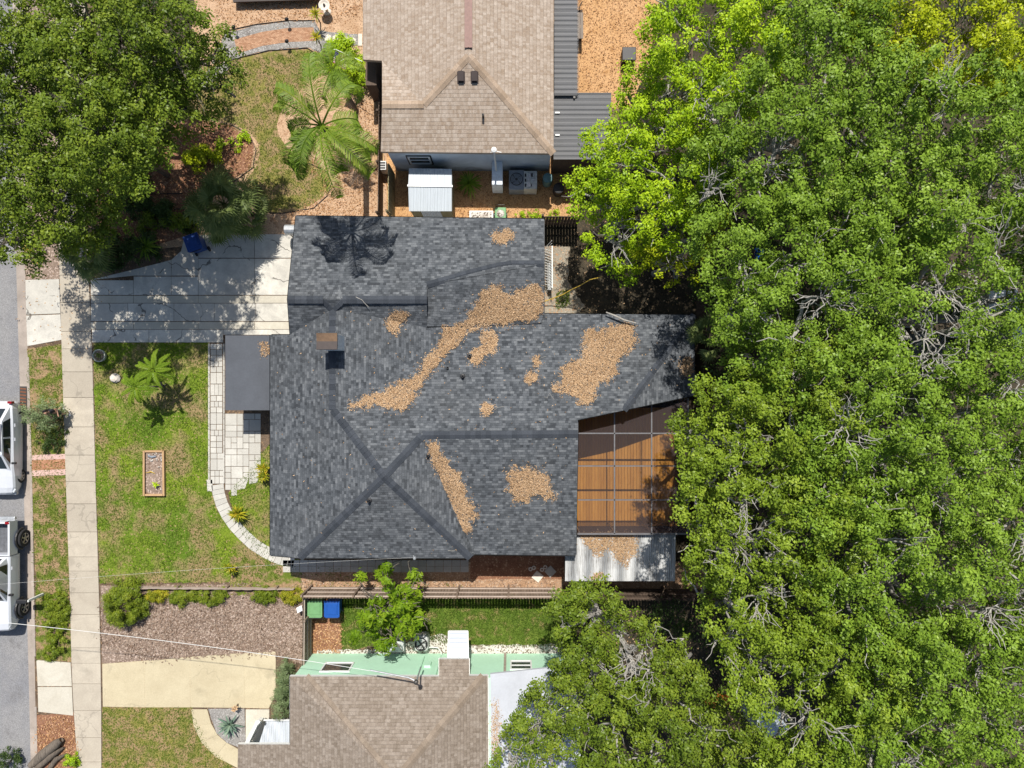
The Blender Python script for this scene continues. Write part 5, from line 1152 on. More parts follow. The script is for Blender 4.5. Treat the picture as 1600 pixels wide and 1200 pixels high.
# ---- palms
def frond(rng, a, L, rise, droop, nl, ll, V, width=.02, twist=0.0, hang=.5):
    """feather frond from origin, heading a; returns rachis points and leaflet quads"""
    P = []; n = 14; pos = np.zeros(3); ang = rise; cu = rng.uniform(-.7, .7)
    for i in range(n + 1):
        h = np.array([math.cos(a + cu * i / n), math.sin(a + cu * i / n)])
        P.append(pos.copy()); st = L / n; pos = pos + np.array([h[0] * math.cos(ang) * st, h[1] * math.cos(ang) * st, math.sin(ang) * st]); ang -= droop / n * (1.0 + i / n)
    P = np.array(P); side = np.array([-h[1], h[0], 0.])
    for k in range(nl):
        t = .14 + .86 * (k + rng.random() * .6) / nl; i = min(n - 1, int(t * n)); f = t * n - i; p = P[i] * (1 - f) + P[i + 1] * f; d = P[i + 1] - P[i]; d /= np.linalg.norm(d)
        for sg in (-1, 1):
            l_ = ll * (math.sin(math.pi * min(1, t * .85 + .18)) ** .6) * rng.uniform(.8, 1.15)
            ld = d * .75 + side * sg * 1.0 + np.array([0, 0, rng.uniform(-.1, .4)]); ld /= np.linalg.norm(ld); p1 = p + ld * l_ * .5; ld2 = ld + np.array([0, 0, -hang - rng.uniform(0, .5)]); ld2 /= np.linalg.norm(ld2); p2 = p1 + ld2 * l_ * .5
            wv = np.cross(ld, [0, 0, 1.]); wv /= np.linalg.norm(wv) + 1e-6; wv = wv * width; V.append([p, p1 - wv, p1 + wv, p1 + wv]); V[-1] = [p - wv * .5, p + wv * .5, p1 + wv, p1 - wv]; V.append([p1 - wv, p1 + wv, p2 + wv * .15, p2 - wv * .15])
    return P
def feather_palm(px, py, zc, nfr, L, label, mat, seed, nl=46, ll=.62, width=.02, base=None, trunk=.14, rise=(.2, 1.0), droop=(1.1, 1.9), angs=None, name='palm_tree', group=None, hang=.6):
    rng = np.random.default_rng(seed); c = G(px, py, zc); b_ = c if base is None else G(*base)
    e = empty(name, (b_.x, b_.y, 0), label, 'palm tree', group)
    m = MB(); m.tube([Vector((b_.x, b_.y, -.02)), Vector((b_.x, b_.y, .3)), Vector((b_.x, b_.y, 0)).lerp(c, .6), c - Vector((0, 0, .1))], [trunk * 1.3, trunk, trunk * .9, trunk * .8], 10); m.build('trunk', M['bark'], e)
    for k in range(nfr):
        a = (angs[k] if angs else 2 * math.pi * k / nfr * 1.0 + rng.uniform(-.25, .25)); V = []; Lk = L * rng.uniform(.7, 1.12)
        P = frond(rng, a, Lk, rng.uniform(*rise), rng.uniform(*droop), nl, ll, V, width, hang=hang)
        Q_ = np.array(V) + np.array(c); o = quads_mesh('frond', Q_, np.clip(rng.random(len(Q_)) * .6 + rng.random() * .4, 0, 1), M[mat], e)
        m = MB(); m.tube([Vector(p) + c for p in P], [trunk * .22 * (1 - i / len(P)) + .006 for i in range(len(P))], 4, cap=False); m.build('stalk', M['leaf_palm'], o)
    return e
dr = math.radians
feather_palm(503, 197, 8.2, 15, 3.7, 'large feather palm arching over the lawn beside the tan roof', 'leaf_palm', 301, 84, .64, .0125, (572, 262), .15, (.15, 1.1), (1.7, 2.9), [dr(x) for x in (-32, -22, -70, -82, -115, -128, -150, -165, 172, 150, 128, 95, 60, 20, -48)], hang=.95)
feather_palm(520, 108, 4.6, 12, 1.8, 'smaller feather palm behind the round bush with the flag', 'leaf_palm', 302, 36, .42, .014, None, .1, (.4, 1.0), (1.3, 2.0))
feather_palm(240, 578, 2.1, 15, 1.15, 'taller of the two bright dwarf palms on the front lawn', 'leaf_pygmy', 303, 44, .17, .011, (258, 602), .055, (.2, .9), (1.0, 1.7), group='bright dwarf palms on the lawn', name='dwarf_palm')
feather_palm(212, 605, 2.1, 17, 1.1, 'shorter bright dwarf palm nearest the pale rock', 'leaf_pygmy', 304, 44, .16, .011, (257, 604), .05, (.2, .8), (1.0, 1.6), group='bright dwarf palms on the lawn', name='dwarf_palm')
def fan_palm(px, py, zc, nfr, L, R, label, seed, group='fan palms around the shaded bed', mat='leaf_fan'):
    rng = np.random.default_rng(seed); c = G(px, py, zc); e = empty('fan_palm', (c.x, c.y, 0), label, 'palm tree', group)
    m = MB(); m.tube([Vector((c.x, c.y, -.02)), c], [.14, .12], 8); m.build('trunk', M['bark_brown'], e)
    for k in range(nfr):
        a = 2 * math.pi * k * .382; el = rng.uniform(.0, 1.1); d = np.array([math.cos(a) * math.cos(el), math.sin(a) * math.cos(el), math.sin(el)]); Lk = L * rng.uniform(.25, 1.1); tip = np.array(c) + d * Lk; V = []
        dn = d + np.array([0, 0, -.35]); dn /= np.linalg.norm(dn); s_ = np.cross(dn, [0, 0, 1.]); s_ /= np.linalg.norm(s_); nseg = 20
        for j in range(nseg):
            t = -1.9 + 3.8 * j / (nseg - 1); r_ = dn * math.cos(t) + s_ * math.sin(t); r_[2] -= .1; Rk = R * rng.uniform(.85, 1.1) * (1 - .12 * abs(t)); wv = np.cross(r_, [0, 0, 1.]); wv /= np.linalg.norm(wv); wv *= .034
            p1 = tip + r_ * Rk * .6; p2 = p1 + (r_ + np.array([0, 0, -.6 - rng.random() * .5])) * Rk * .4; z_ = np.array([0, 0, .012 * (j % 2)]); V.append([tip - wv * .2, tip + wv * .2, p1 + wv + z_, p1 - wv - z_]); V.append([p1 - wv - z_, p1 + wv + z_, p2 + wv * .1, p2 - wv * .1])
        o = quads_mesh('frond', np.array(V), np.clip(rng.random(len(V)) * .5 + rng.random() * .5, 0, 1), M[mat], e); m = MB(); m.tube([c, Vector(c).lerp(Vector(tip), .5) + Vector((0, 0, .08)), Vector(tip)], .014, 4, cap=False); m.build('stalk', M['leaf_fan'], o)
fan_palm(350, 320, 2.4, 30, 1.2, .85, 'large grey green fan palm above the driveway', 310)
fan_palm(345, 350, 1.2, 8, .8, .6, 'low fan palm hanging over the driveway edge', 311)
fan_palm(215, 245, 2.8, 16, 1.0, .8, 'fan palm half hidden under the shade tree by the red mulch', 312)
fan_palm(140, 395, 2.2, 16, .9, .75, 'fan palm leaning over the sidewalk', 313)
fan_palm(395, 335, 1.3, 9, .8, .65, 'small fan palm between the lawn and the driveway', 314)
fan_palm(1105, 520, 3.0, 10, .8, .6, 'fan palm in the deep shade behind the rear wing', 315)
def rosette(px, py, z, n, L, W, label, mat, seed, name='rosette_plant', cat='plant', group=None, el=(.15, 1.3), droop=.5, parts=1, spread=.0, base_z=0.0):
    rng = np.random.default_rng(seed); c = G(px, py, z); e = empty(name, (c.x, c.y, base_z), label, cat, group); V = []
    for q in range(parts):
        off = np.array([rng.uniform(-spread, spread), rng.uniform(-spread, spread), rng.uniform(-.1, .1)]) if parts > 1 else np.zeros(3); b_ = np.array(c) + off
        for k in range(n):
            a = k * 2.39996 + rng.uniform(-.2, .2); e_ = el[0] + (el[1] - el[0]) * (k / n) ** 1.0; l_ = L * rng.uniform(.8, 1.1) * (1 - .3 * k / n); h = np.array([math.cos(a), math.sin(a), 0.]); s_ = np.array([-h[1], h[0], 0.])
            pts = []; p = b_.copy(); ang = e_
            for i in range(5): pts.append(p.copy()); p = p + (h * math.cos(ang) + np.array([0, 0, math.sin(ang)])) * l_ / 4; ang -= droop / 4
            ws = [.35, .9, 1, .7, .06]
            for i in range(4): V.append([pts[i] - s_ * W * ws[i] / 2, pts[i] + s_ * W * ws[i] / 2, pts[i + 1] + s_ * W * ws[i + 1] / 2, pts[i + 1] - s_ * W * ws[i + 1] / 2])
    V = np.array(V); V[:, :, 2] = np.maximum(V[:, :, 2], .03 + base_z); rn = np.repeat(rng.random(len(V) // 4), 4) ; quads_mesh('leaves', V, rn, M[mat], e)
    m = MB(); m.tube([Vector((c.x, c.y, base_z)), c], .03, 6); m.build('stem', M['bark_brown'], e); return e
CG = 'yellow croton plants along the paver path'
rosette(372, 802, .45, 60, .55, .07, 'largest yellow croton between the paver curve and the inner lawn', 'leaf_croton', 320, 'croton_plant', 'plant', CG, (.0, 1.4), .5)
rosette(407, 738, .45, 16, .30, .06, 'yellow croton at the corner of the patio against the roof edge', 'leaf_croton', 321, 'croton_plant', 'plant', CG, (.1, 1.4), .4, 8, .28)
rosette(360, 889, .4, 14, .26, .05, 'small yellow croton at the bottom of the front lawn', 'leaf_croton', 322, 'croton_plant', 'plant', CG, (.1, 1.4), .4, 6, .2)
rosette(359, 1133, .25, 26, .68, .11, 'blue grey agave in the gravel bed', 'leaf_agave', 323, 'agave', 'plant', None, (.05, 1.2), .1)
rosette(733, 287, .4, 60, .85, .07, 'dark green strappy plant between shed and cabinet', 'leaf_palm', 324, 'lily_plant', 'plant', None, (.2, 1.4), 1.6)
rosette(228, 385, .5, 34, .9, .07, 'dark cycad beside the shaded driveway', 'leaf_palm', 325, 'cycad', 'plant', None, (.1, 1.0), .9)
rosette(243, 757, .3, 9, .22, .06, 'tiny green seedling inside the wooden bed', 'leaf_lime', 326, 'seedling', 'plant', None, (.1, 1.0), .4, 1, 0, .08)
rosette(366, 1107, .5, 10, .18, .05, 'small rust red flower behind the agave', 'litter', 327, 'flower', 'plant', None, (.1, 1.4), .4, 3, .06)
rosette(493, 22, .9, 26, .45, .05, 'upper potted spiky plant beside the bird bath', 'leaf_croton', 328, 'spiky_plant', 'plant', 'spiky plants beside the brick walk', (.0, 1.4), .7)
rosette(494, 58, .9, 26, .4, .05, 'lower spiky plant at the end of the brick walk', 'leaf_croton', 329, 'spiky_plant', 'plant', 'spiky plants beside the brick walk', (.0, 1.4), .7)

# ------------------------------------------------------------------ fences
def fence(name, px0, px1, h, label, mat='fence', side=1, group=None, z_ref=0.0, rails=3, post_gap=2.4, bw=.14, zt=None):
    """board fence; px0/px1 are the ground pixels of the two ends; side picks the face with rails"""
    a, b_ = G(*px0, 0), G(*px1, 0); d = b_ - a; L = d.length; d.normalize(); s_ = Vector((-d.y, d.x, 0)) * side; e = empty(name, a, label, 'fence', group); rnd = random.Random(int(L * 100))
    m = MB(); n = int(L / bw)
    for i in range(n):
        c = a + d * ((i + .5) * L / n); ht = h + rnd.uniform(-.03, .03); p0 = c - d * (bw / 2 - .006); p1 = c + d * (bw / 2 - .006); t = s_.normalized() * .01; r = rnd.random(); up = Vector((0, 0, 1))
        prof = [p0, p1, p1 + up * (ht - .05), c + d * .03 + up * ht, c - d * .03 + up * ht, p0 + up * (ht - .05)]
        m.face([q + t for q in prof], r=r); m.face([q - t for q in reversed(prof)], r=r)
        for j in range(6): u, v = prof[j], prof[(j + 1) % 6]; m.face([u - t, v - t, v + t, u + t], r=r)
    m.build('boards', M[mat], e)
    for k in range(rails):
        z = .3 + (h - .5) * k / (rails - 1); m = MB(); o_ = s_.normalized() * .035; m.beam(a + o_ + Vector((0, 0, z)), b_ + o_ + Vector((0, 0, z)), .045, .09); m.build('rail', M['fence_rail' if mat == 'fence' else mat], e)
    k = 0
    while k * post_gap <= L + .01:
        p = a + d * min(L, k * post_gap) + s_.normalized() * .09; m = MB(); m.box(p + Vector((0, 0, (h + .03) / 2)), (.09, .09, h + .03)); m.build('post', M[mat], e); k += 1
    return e
fence('board_fence', (488, 917), (868, 918), 1.8, 'long weathered board fence between the two side yards', side=1)
fence('board_fence', (880, 919), (1110, 921), 1.8, 'board fence coloured darker to look shaded behind the corrugated shed', 'fence_dark', side=1)  # darker wood paints the shade on this run of the fence
fence('gate_fence', (487, 1030), (488, 919), 1.6, 'brown gate fence running from the mint wall past the bins', 'fence', side=-1)
fence('board_fence', (617, 343), (617, 272), 1.8, 'olive board fence beside the pale storage shed', 'fence_olive', side=1)
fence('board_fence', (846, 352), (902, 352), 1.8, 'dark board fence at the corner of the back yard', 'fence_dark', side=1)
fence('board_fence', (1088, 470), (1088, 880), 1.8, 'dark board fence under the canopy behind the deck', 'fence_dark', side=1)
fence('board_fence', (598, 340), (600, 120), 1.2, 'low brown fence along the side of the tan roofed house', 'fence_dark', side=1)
fence('wire_fence_rail', (205, 917), (462, 919), .35, 'low white rail above the hedge of the mulch bed', 'fence', rails=2, bw=.5)
# lattice by the back yard
lt = empty('lattice_panel', G(855, 420, 0), 'white lattice panel against the garage side', 'lattice'); m = MB(); q = G(851, 384, 1.0); q2 = G(851, 450, 1.0)
for k in range(14):
    y = q.y - k * .13; 
    for sg in (1, -1): m.beam((q.x, y, .2), (q.x + .34 , y + sg * .25, .95), .02, .035)
m.beam((q.x + .36, q.y, .97), (q.x + .36, q2.y, .97), .05, .05); m.build('slats', M['trim_white'], lt)
bp = empty('garden_bench', G(859, 432, 0), 'narrow white plank bench on the sandy patch', 'bench'); m = MB(); m.box(G(859, 432, .4), (.2, 1.3, .06)); m.build('seat', M['trim_white'], bp)
for y in (416, 448): m = MB(); m.box(G(859, y, .2) - Vector((0, 0, .02)), (.16, .06, .36)); m.build('leg', M['trim_white'], bp)
hs = MB(); hs.tube([G(x, y, z) for x, y, z in ((848, 472, .3), (862, 467, .5), (880, 460, .9), (892, 453, 1.2), (905, 447, 1.6), (922, 437, 2.2), (940, 433, 2.6))], .025, 6); o = hs.build('garden_hose', M['yellow_hose']); tag(o, 'yellow hose strung from the garage corner to the tree', 'hose')
br = MB(); br.tube([G(947, 488, 3.3), G(960, 493, 3.35), G(975, 500, 3.35), G(994, 505, 3.35)], [.03, .045, .04, .03], 7); o = br.build('fallen_branch', M['bark_pale']); tag(o, 'pale broken branch lying on the rear wing roof', 'branch')
tw = MB(); p = [A.at(556, 463), A.at(567, 470)]; pt = [G(556, 464, p[0].z + .05), G(566, 469, 4.25), G(569, 473, 4.2), G(576, 480, 4.1)]; tw.tube(pt, .014, 5); o = tw.build('fallen_twig', M['bark_pale']); tag(o, 'thin pale twig lying across the roof ridge', 'twig')

rnd = random.Random(44)
for k, (x, y) in enumerate(((845, 790), (838, 560), (770, 642), (622, 560), (850, 620), (700, 860))):
    m = MB(); q = G(x, y, 4.5); pts = []
    for j in range(4):
        h_, n_, i_, d_ = ROOFTREE.ray_cast(Vector((0, 0, H)), (G(x + j * rnd.uniform(3, 6), y + j * rnd.uniform(-3, 3), 0) - Vector((0, 0, H))).normalized())
        if h_: pts.append(h_ + Vector((0, 0, .015)))
    if len(pts) > 1:
        m.tube(pts, .009, 4); o = m.build('fallen_twig', M['bark_pale']); tag(o, ['short pale twig near the lobed leaf patch on the south slope', 'short pale twig beside a tiny leaf patch on the rear wing', 'short pale twig by the leaf patch above the horizontal ridge', 'short pale twig under the chimney side of the leaf drift', 'short pale twig left of the large jagged leaf patch', 'short pale twig at the lower eave below the slanting drift'][k], 'twig')
# ------------------------------------------------------------------ small objects
def wheelie(px, py, label, mat, rot=0.0, zt=1.05, open_=False, group=None):
    c = G(px, py, zt); e = empty('wheelie_bin', (c.x, c.y, 0), label, 'bin', group); e.rotation_euler.z = rot; e.scale = (1.14, 1.1, 1.0)
    m = MB(); P0 = [(-.23, -.26), (.23, -.26), (.23, .24), (-.23, .24)]; P1 = [(-.29, -.34), (.29, -.34), (.29, .33), (-.29, .33)]; a = [Vector((x, y, .06)) for x, y in P0]; b_ = [Vector((x, y, .98)) for x, y in P1]
    for i in range(4): m.face([a[i], a[(i + 1) % 4], b_[(i + 1) % 4], b_[i]])
    m.face(list(reversed(a))); m.face(b_); m.build('body', M[mat], e, local=True, bevel=.02)
    m = MB(); m.box((0, 0, 1.0), (.64, .70, .035)); m.box((0, .02, 1.03), (.50, .52, .035)); m.box((0, -.36, .98), (.56, .05, .05)); m.box((-.2, .02, 1.055), (.03, .4, .015)); m.box((.2, .02, 1.055), (.03, .4, .015)); m.build('lid', M[mat], e, local=True, bevel=.012)
    m = MB(); m.tube([(-.24, -.40, .98), (.24, -.40, .98)], .018, 8); m.build('handle', M['black'], e, local=True)
    for s_ in (-1, 1): m = MB(); m.tube([(s_ * .27, -.26, .12), (s_ * .32, -.26, .12)], .12, 14); m.build('wheel', M['black'], e, local=True)
    return e
wheelie(491, 952, 'green wheelie bin beside the gate fence', 'bin_green'); wheelie(518, 952, 'blue wheelie bin right of the green bin', 'bin_blue')
wheelie(300, 378, 'dark blue wheelie bin at the shaded edge of the driveway', 'bin_blue_dark', .35)
# storage shed
ss = empty('storage_shed', G(672, 300, 0), 'pale ribbed metal storage shed with white ridge', 'shed'); z0, z1 = 1.75, 2.0
a, b_, c, d = G(639, 263, z0), G(706, 264, z0), G(706, 330, z0), G(639, 330, z0); r0, r1 = G(638, 290, z1), G(706, 291, z1)
m = MB(); n = 50
for i in range(n):
    t0, t1 = i / n, (i + 1) / n; h0, h1 = .008 * (i % 2), .008 * ((i + 1) % 2); u = lambda p, q, t, h: p.lerp(q, t) + Vector((0, 0, h))
    m.face([u(r0, r1, t0, h0), u(r0, r1, t1, h1), u(a, b_, t1, h1), u(a, b_, t0, h0)]); m.face([u(d, c, t0, h0), u(d, c, t1, h1), u(r0, r1, t1, h1), u(r0, r1, t0, h0)])
m.build('roof', M['metal_shed'], ss); m = MB(); m.beam(r0 + Vector((-.04, 0, .02)), r1 + Vector((.04, 0, .02)), .1, .03); m.build('ridge', M['trim_white'], ss)
m = MB(); m.prism([(a.x + .06, a.y - .06), (b_.x - .04, a.y - .06), (c.x - .04, c.y + .03), (d.x + .06, c.y + .03)], 0, z0 - .01); m.build('wall', M['fence_olive'], ss)
m = MB(); m.box(((d.x + c.x) / 2, d.y + .01, .9), (.9, .03, 1.7)); m.build('door', M['metal_shed'], ss)
# air conditioners
def fan_disc(e, c, r, parent=None):
    m = MB(); m.lathe(c + Vector((0, 0, -.05)), [(r, 0), (r, .05), (r * .93, .055), (r * .93, -.08), (.01, -.08)], 26); g_ = m.build('fan_well', M['black'], e)
    m = MB()
    for k in range(4):
        a = k * math.pi / 2 + .4; u = Vector((math.cos(a), math.sin(a), 0)); v = Vector((-u.y, u.x, 0)); m.face([c + u * .05 - v * .03 + Vector((0, 0, -.05)), c + u * r * .85 - v * r * .15 + Vector((0, 0, -.06)), c + u * r * .85 + v * r * .3 + Vector((0, 0, -.02)), c + u * .05 + v * .05 + Vector((0, 0, -.03))])
    m.lathe(c + Vector((0, 0, -.06)), [(.06, 0), (.06, .04), (.01, .05)], 12); m.build('fan_blades', M['dark_metal'], g_)
    m = MB()
    for k in range(1, 5):
        rr_ = r * k / 4.3; m.tube([c + Vector((rr_ * math.cos(t), rr_ * math.sin(t), .012)) for t in [2 * math.pi * j / 24 for j in range(25)]], .004, 4, cap=False)
    m.build('grille', M['dark_metal'], g_)
ac = empty('air_conditioner', G(817, 284, 0), 'grey air conditioner with a square cluttered pale top beside the blue wall', 'air conditioner')
c = G(807, 281, .85); m = MB(); m.box(c - Vector((0, 0, .42)), (.72, .95, .84)); m.build('body', M['ac_grey'], ac, bevel=.02); fan_disc(ac, c + Vector((0, .03, .03)), .30)
c = G(829, 281, 1.05); m = MB(); m.box(c - Vector((0, 0, .5)), (.62, .85, 1.0)); bb = m.build('cabinet', M['ac_pale'], ac, bevel=.015); m = MB(); rnd = random.Random(3)
for k in range(9): m.box(c + Vector((rnd.uniform(-.2, .2), rnd.uniform(-.3, .3), .02)), (rnd.uniform(.05, .16), rnd.uniform(.05, .2), .04))
m.build('fittings', M['steel'], bb); m = MB(); 
for k in range(3): m.box(c + Vector((-.24, -.26 + k * .24, .005)), (.07, .15, .02))
m.build('slot', M['black'], bb)
ac = empty('air_conditioner', G(655, 1007, 0), 'round topped grey air conditioner on the white gravel', 'air conditioner'); c = G(658, 1006, .75)
m = MB(); m.box(c - Vector((0, 0, .36)), (.68, .78, .72)); m.build('body', M['ac_pale'], ac, bevel=.14); fan_disc(ac, c + Vector((0, -.02, .045)), .31)
pu = empty('pool_pump_box', G(623, 1010, 0), 'dull metal equipment box half hidden by the small open tree', 'box'); c = G(619, 1010, .6); m = MB(); m.box(c - Vector((0, 0, .3)), (.72, .5, .58)); m.build('body', M['steel'], pu, bevel=.02); m = MB(); m.box(c + Vector((0, 0, .02)), (.76, .54, .03), tilt=(.08, 'X')); m.build('lid', M['ac_pale'], pu, bevel=.008); m = MB(); m.tube([c + Vector((-.35, -.1, -.2)), c + Vector((-.6, -.2, -.3)), c + Vector((-.65, -.25, -.58))], .04, 8); m.build('pipe', M['steel'], pu)
hp = MB(); hp.tube([G(663, 1018, .3), G(672, 1011, .35), G(684, 1012, .35), G(690, 1020, .3), G(689, 1028, .2)], .03, 7); o = hp.build('conduit', M['wire']); tag(o, 'pale curved conduit between the air conditioner and the mint wall', 'pipe')
def barrel(px, py, r, h, label, mat, lid):
    c = G(px, py, h); e = empty('barrel', (c.x, c.y, 0), label, 'barrel'); m = MB(); m.lathe((c.x, c.y, 0), [(r * .9, 0), (r, h * .3), (r, h * .7), (r * .92, h - .03)], 24); m.build('body', M[mat], e, smooth=False); m = MB(); m.lathe((c.x, c.y, h - .03), [(r * .97, 0), (r * .97, .05), (r * .8, .06), (r * .3, .075), (.01, .075)], 24); m.build('lid', M[lid], e)
barrel(856, 278, .24, .9, 'teal lidded barrel right of the grey air conditioner', 'water_green', 'water_green'); barrel(873, 294, .26, .7, 'black barrel partly under the bright green tree', 'black', 'black')
# white framed planter and green cart by the shared boundary
pl_ = empty('planter_box', G(752, 337, 0), 'narrow white planter box in the sunlit mulch strip', 'planter'); m = MB(); c = G(752, 338, .4); m.box(c - Vector((0, 0, .2)), (1.15, .55, .4)); m.build('body', M['trim_white'], pl_, bevel=.01); m = MB(); m.box(c + Vector((0, 0, .01)), (1.0, .4, .02)); m.build('panel', M['gravel_white'], pl_)
gc = empty('garden_cart', G(782, 334, 0), 'green garden cart filled with white pebbles', 'cart'); c = G(782, 334, .5); m = MB(); m.box(c - Vector((0, 0, .12)), (.55, .62, .3)); m.build('tub', M['bin_green'], gc, bevel=.04); m = MB(); m.lathe(c + Vector((0, 0, .0)), [(.2, 0), (.18, .06), (.1, .1), (.01, .11)], 14); m.build('pebbles', M['gravel_white'], gc); m = MB(); m.tube([c + Vector((-.2, .3, 0)), c + Vector((-.2, .42, .05)), c + Vector((.2, .42, .05)), c + Vector((.2, .3, 0))], .015, 6); m.build('handle', M['dark_metal'], gc)
for s_ in (-1, 1): m = MB(); m.tube([c + Vector((s_ * .28, 0, -.35)), c + Vector((s_ * .33, 0, -.35))], .14, 14); m.build('wheel', M['black'], gc)
ch_ = empty('wall_heater_box', G(597, 258, 0), 'small black and white box beside the palm and the olive fence', 'box'); c = G(598, 258, .8); m = MB(); m.box(c - Vector((0, 0, .4)), (.3, .42, .75)); m.build('body', M['trim_white'], ch_, bevel=.01); m = MB()
for k in range(3): m.box(c + Vector((0, -.12 + k * .12, -.01)), (.24, .07, .02))
m.build('slot', M['black'], ch_)
# bench-table and dark chest beyond the patio cover
tb = empty('picnic_bench', G(904, 40, 0), 'weathered grey bench beside the narrow patio cover', 'bench'); 
for k in range(3): m = MB(); c = G(899 + k * 5, 40, .7 if k else .45); m.box(c, (.14, 1.25, .04)); m.build('plank', M['bench_wood'], tb)
for y in (22, 58): m = MB(); c = G(903, y, .3); m.box(c, (.4, .08, .6)); m.build('leg', M['fence_dark'], tb)
m = MB(); m.tube([G(906, 28, .1), G(905, 12, .8), G(910, 2, .9)], .025, 6); m.build('arm', M['dark_metal'], tb)
bx = empty('storage_chest', G(982, 85, 0), 'black chest on the orange mulch by the lime tree', 'chest'); c = G(983, 84, .6); m = MB(); m.box(c - Vector((0, 0, .32)), (.62, .6, .56)); m.build('body', M['black'], bx, bevel=.03); m = MB(); m.box(c, (.66, .64, .06)); m.build('lid', M['black'], bx, bevel=.025)
# raised wooden bed
rb = empty('raised_bed', G(241, 739, 0), 'narrow wooden raised bed on the front lawn', 'planter')
for (x0, y0, x1, y1) in ((226, 704, 226, 774.5), (256, 704, 257, 774.5), (227, 705, 255, 705), (228, 773, 256, 773)):
    m = MB(); m.beam(G(x0, y0, .1), G(x1, y1, .1), .09, .2); m.build('board', M['bed_wood'], rb)
m = MB(); m.face([G(228, 772, .12), G(255, 772, .12), G(254, 706, .12), G(228, 706, .12)]); m.build('soil', M['mulch_brown'], rb)
m = MB(); rnd = random.Random(5)
for k in range(26):
    p = G(rnd.uniform(232, 253), rnd.uniform(707, 721 if k < 18 else 768), .13); m.lathe(p, [(.03, 0), (.04, .02), (.01, .045)], 6, rnd.uniform(.7, 1.4))
m.build('pebbles', M['gravel_white'], rb); m = MB(); m.tube([G(231, 712, .17), G(237, 714, .17), G(244, 713, .17)], [.03, .06, .03], 8); m.build('dark_stone', M['ac_grey'], rb); m = MB(); m.tube([G(228, 739, .15), G(236, 737, .2), G(242, 740, .15)], [.012, .03, .012], 5); m.build('dry_leaf', M['yellow_hose'], rb)
pt = empty('plant_pot', G(160, 556, 0), 'pale glazed round pot with a small plant at the lawn corner', 'pot'); c = G(160, 556, 0); m = MB(); m.lathe(c, [(.18, 0), (.28, .12), (.30, .28), (.31, .32), (.26, .32), (.25, .26), (.01, .26)], 26); m.build('pot', M['terracotta'], pt)
m = MB(); m.lathe(c + Vector((0, 0, .262)), [(.25, 0), (.01, .02)], 18); m.build('soil', M['mulch_brown'], pt)
rng = np.random.default_rng(9); C_ = np.array(c) + np.stack([rng.normal(size=120) * .09, rng.normal(size=120) * .09, rng.uniform(.28, .42, 120)], 1); N_ = rng.normal(size=(120, 3)) * .5 + [0, 0, 1]; N_ /= np.linalg.norm(N_, axis=1, keepdims=True); quads_mesh('leaves', leaf_quads(C_, N_, rng, .07, .03), rng.random(120), M['leaf_olive'], pt)
m = MB(); c = G(181, 591, 0); rnd = random.Random(2); prof = [(.01, .0), (.24, .0), (.27, .09), (.19, .2), (.06, .25), (.01, .25)]; m.lathe(c, prof, 9, 1.0, .85); m.v = [(x + rnd.uniform(-.02, .02), y + rnd.uniform(-.02, .02), z + (rnd.uniform(-.015, .015) if z > .02 else 0)) for x, y, z in m.v]; o = m.build('garden_rock', M['stone'], None, bevel=.0); tag(o, 'pale pinkish rock beside the shorter dwarf palm', 'rock')
wp = empty('plank_pile', G(586, 243, 0), 'pile of pale yellow planks between the feather palm and the tan roof', 'planks')
rnd = random.Random(12)
for k in range(7):
    m = MB(); x_ = 574 + k * 4.2; m.beam(G(x_ + rnd.uniform(-3, 3), 222 + rnd.uniform(-5, 5), .06 + k * .02), G(x_ + rnd.uniform(-4, 4), 262 + rnd.uniform(-6, 4), .06 + k * .02), .1, .03); m.build('plank', M['bed_wood'], wp)
# bird bath
bb = empty('bird_bath', G(509, 13, 0), 'round stone bird bath on the tan mulch', 'bird bath'); c = G(509, 13, .3); m = MB(); m.lathe((c.x, c.y, 0), [(.2, 0), (.18, .04), (.07, .08), (.06, .5), (.1, .54)], 18); m.build('pedestal', M['stone'], bb); m = MB(); m.lathe((c.x, c.y, .52), [(.1, 0), (.25, .05), (.27, .1), (.235, .1), (.15, .05), (.01, .045)], 26); m.build('basin', M['stone'], bb); m = MB(); m.lathe((c.x, c.y, .572), [(.06, 0), (.05, .1), (.01, .12)], 10); m.build('water', M['dark_metal'], bb)
# path lamps
for (x, y, lb) in ((371, 50, 'path lamp at the far end of the upper gravel strip'), (453, 38, 'path lamp in the middle of the upper gravel strip'), (453, 72, 'path lamp in the lower gravel strip')):
    c = G(x, y, 0); e = empty('path_lamp', c, lb, 'path lamp', 'black path lamps beside the brick walk'); m = MB(); m.tube([c, c + Vector((0, 0, .5))], .015, 6); m.build('post', M['black'], e); m = MB(); m.lathe(c + Vector((0, 0, .5)), [(.03, 0), (.1, .0), (.05, .08), (.01, .1)], 14); m.build('lamp_head', M['black'], e)
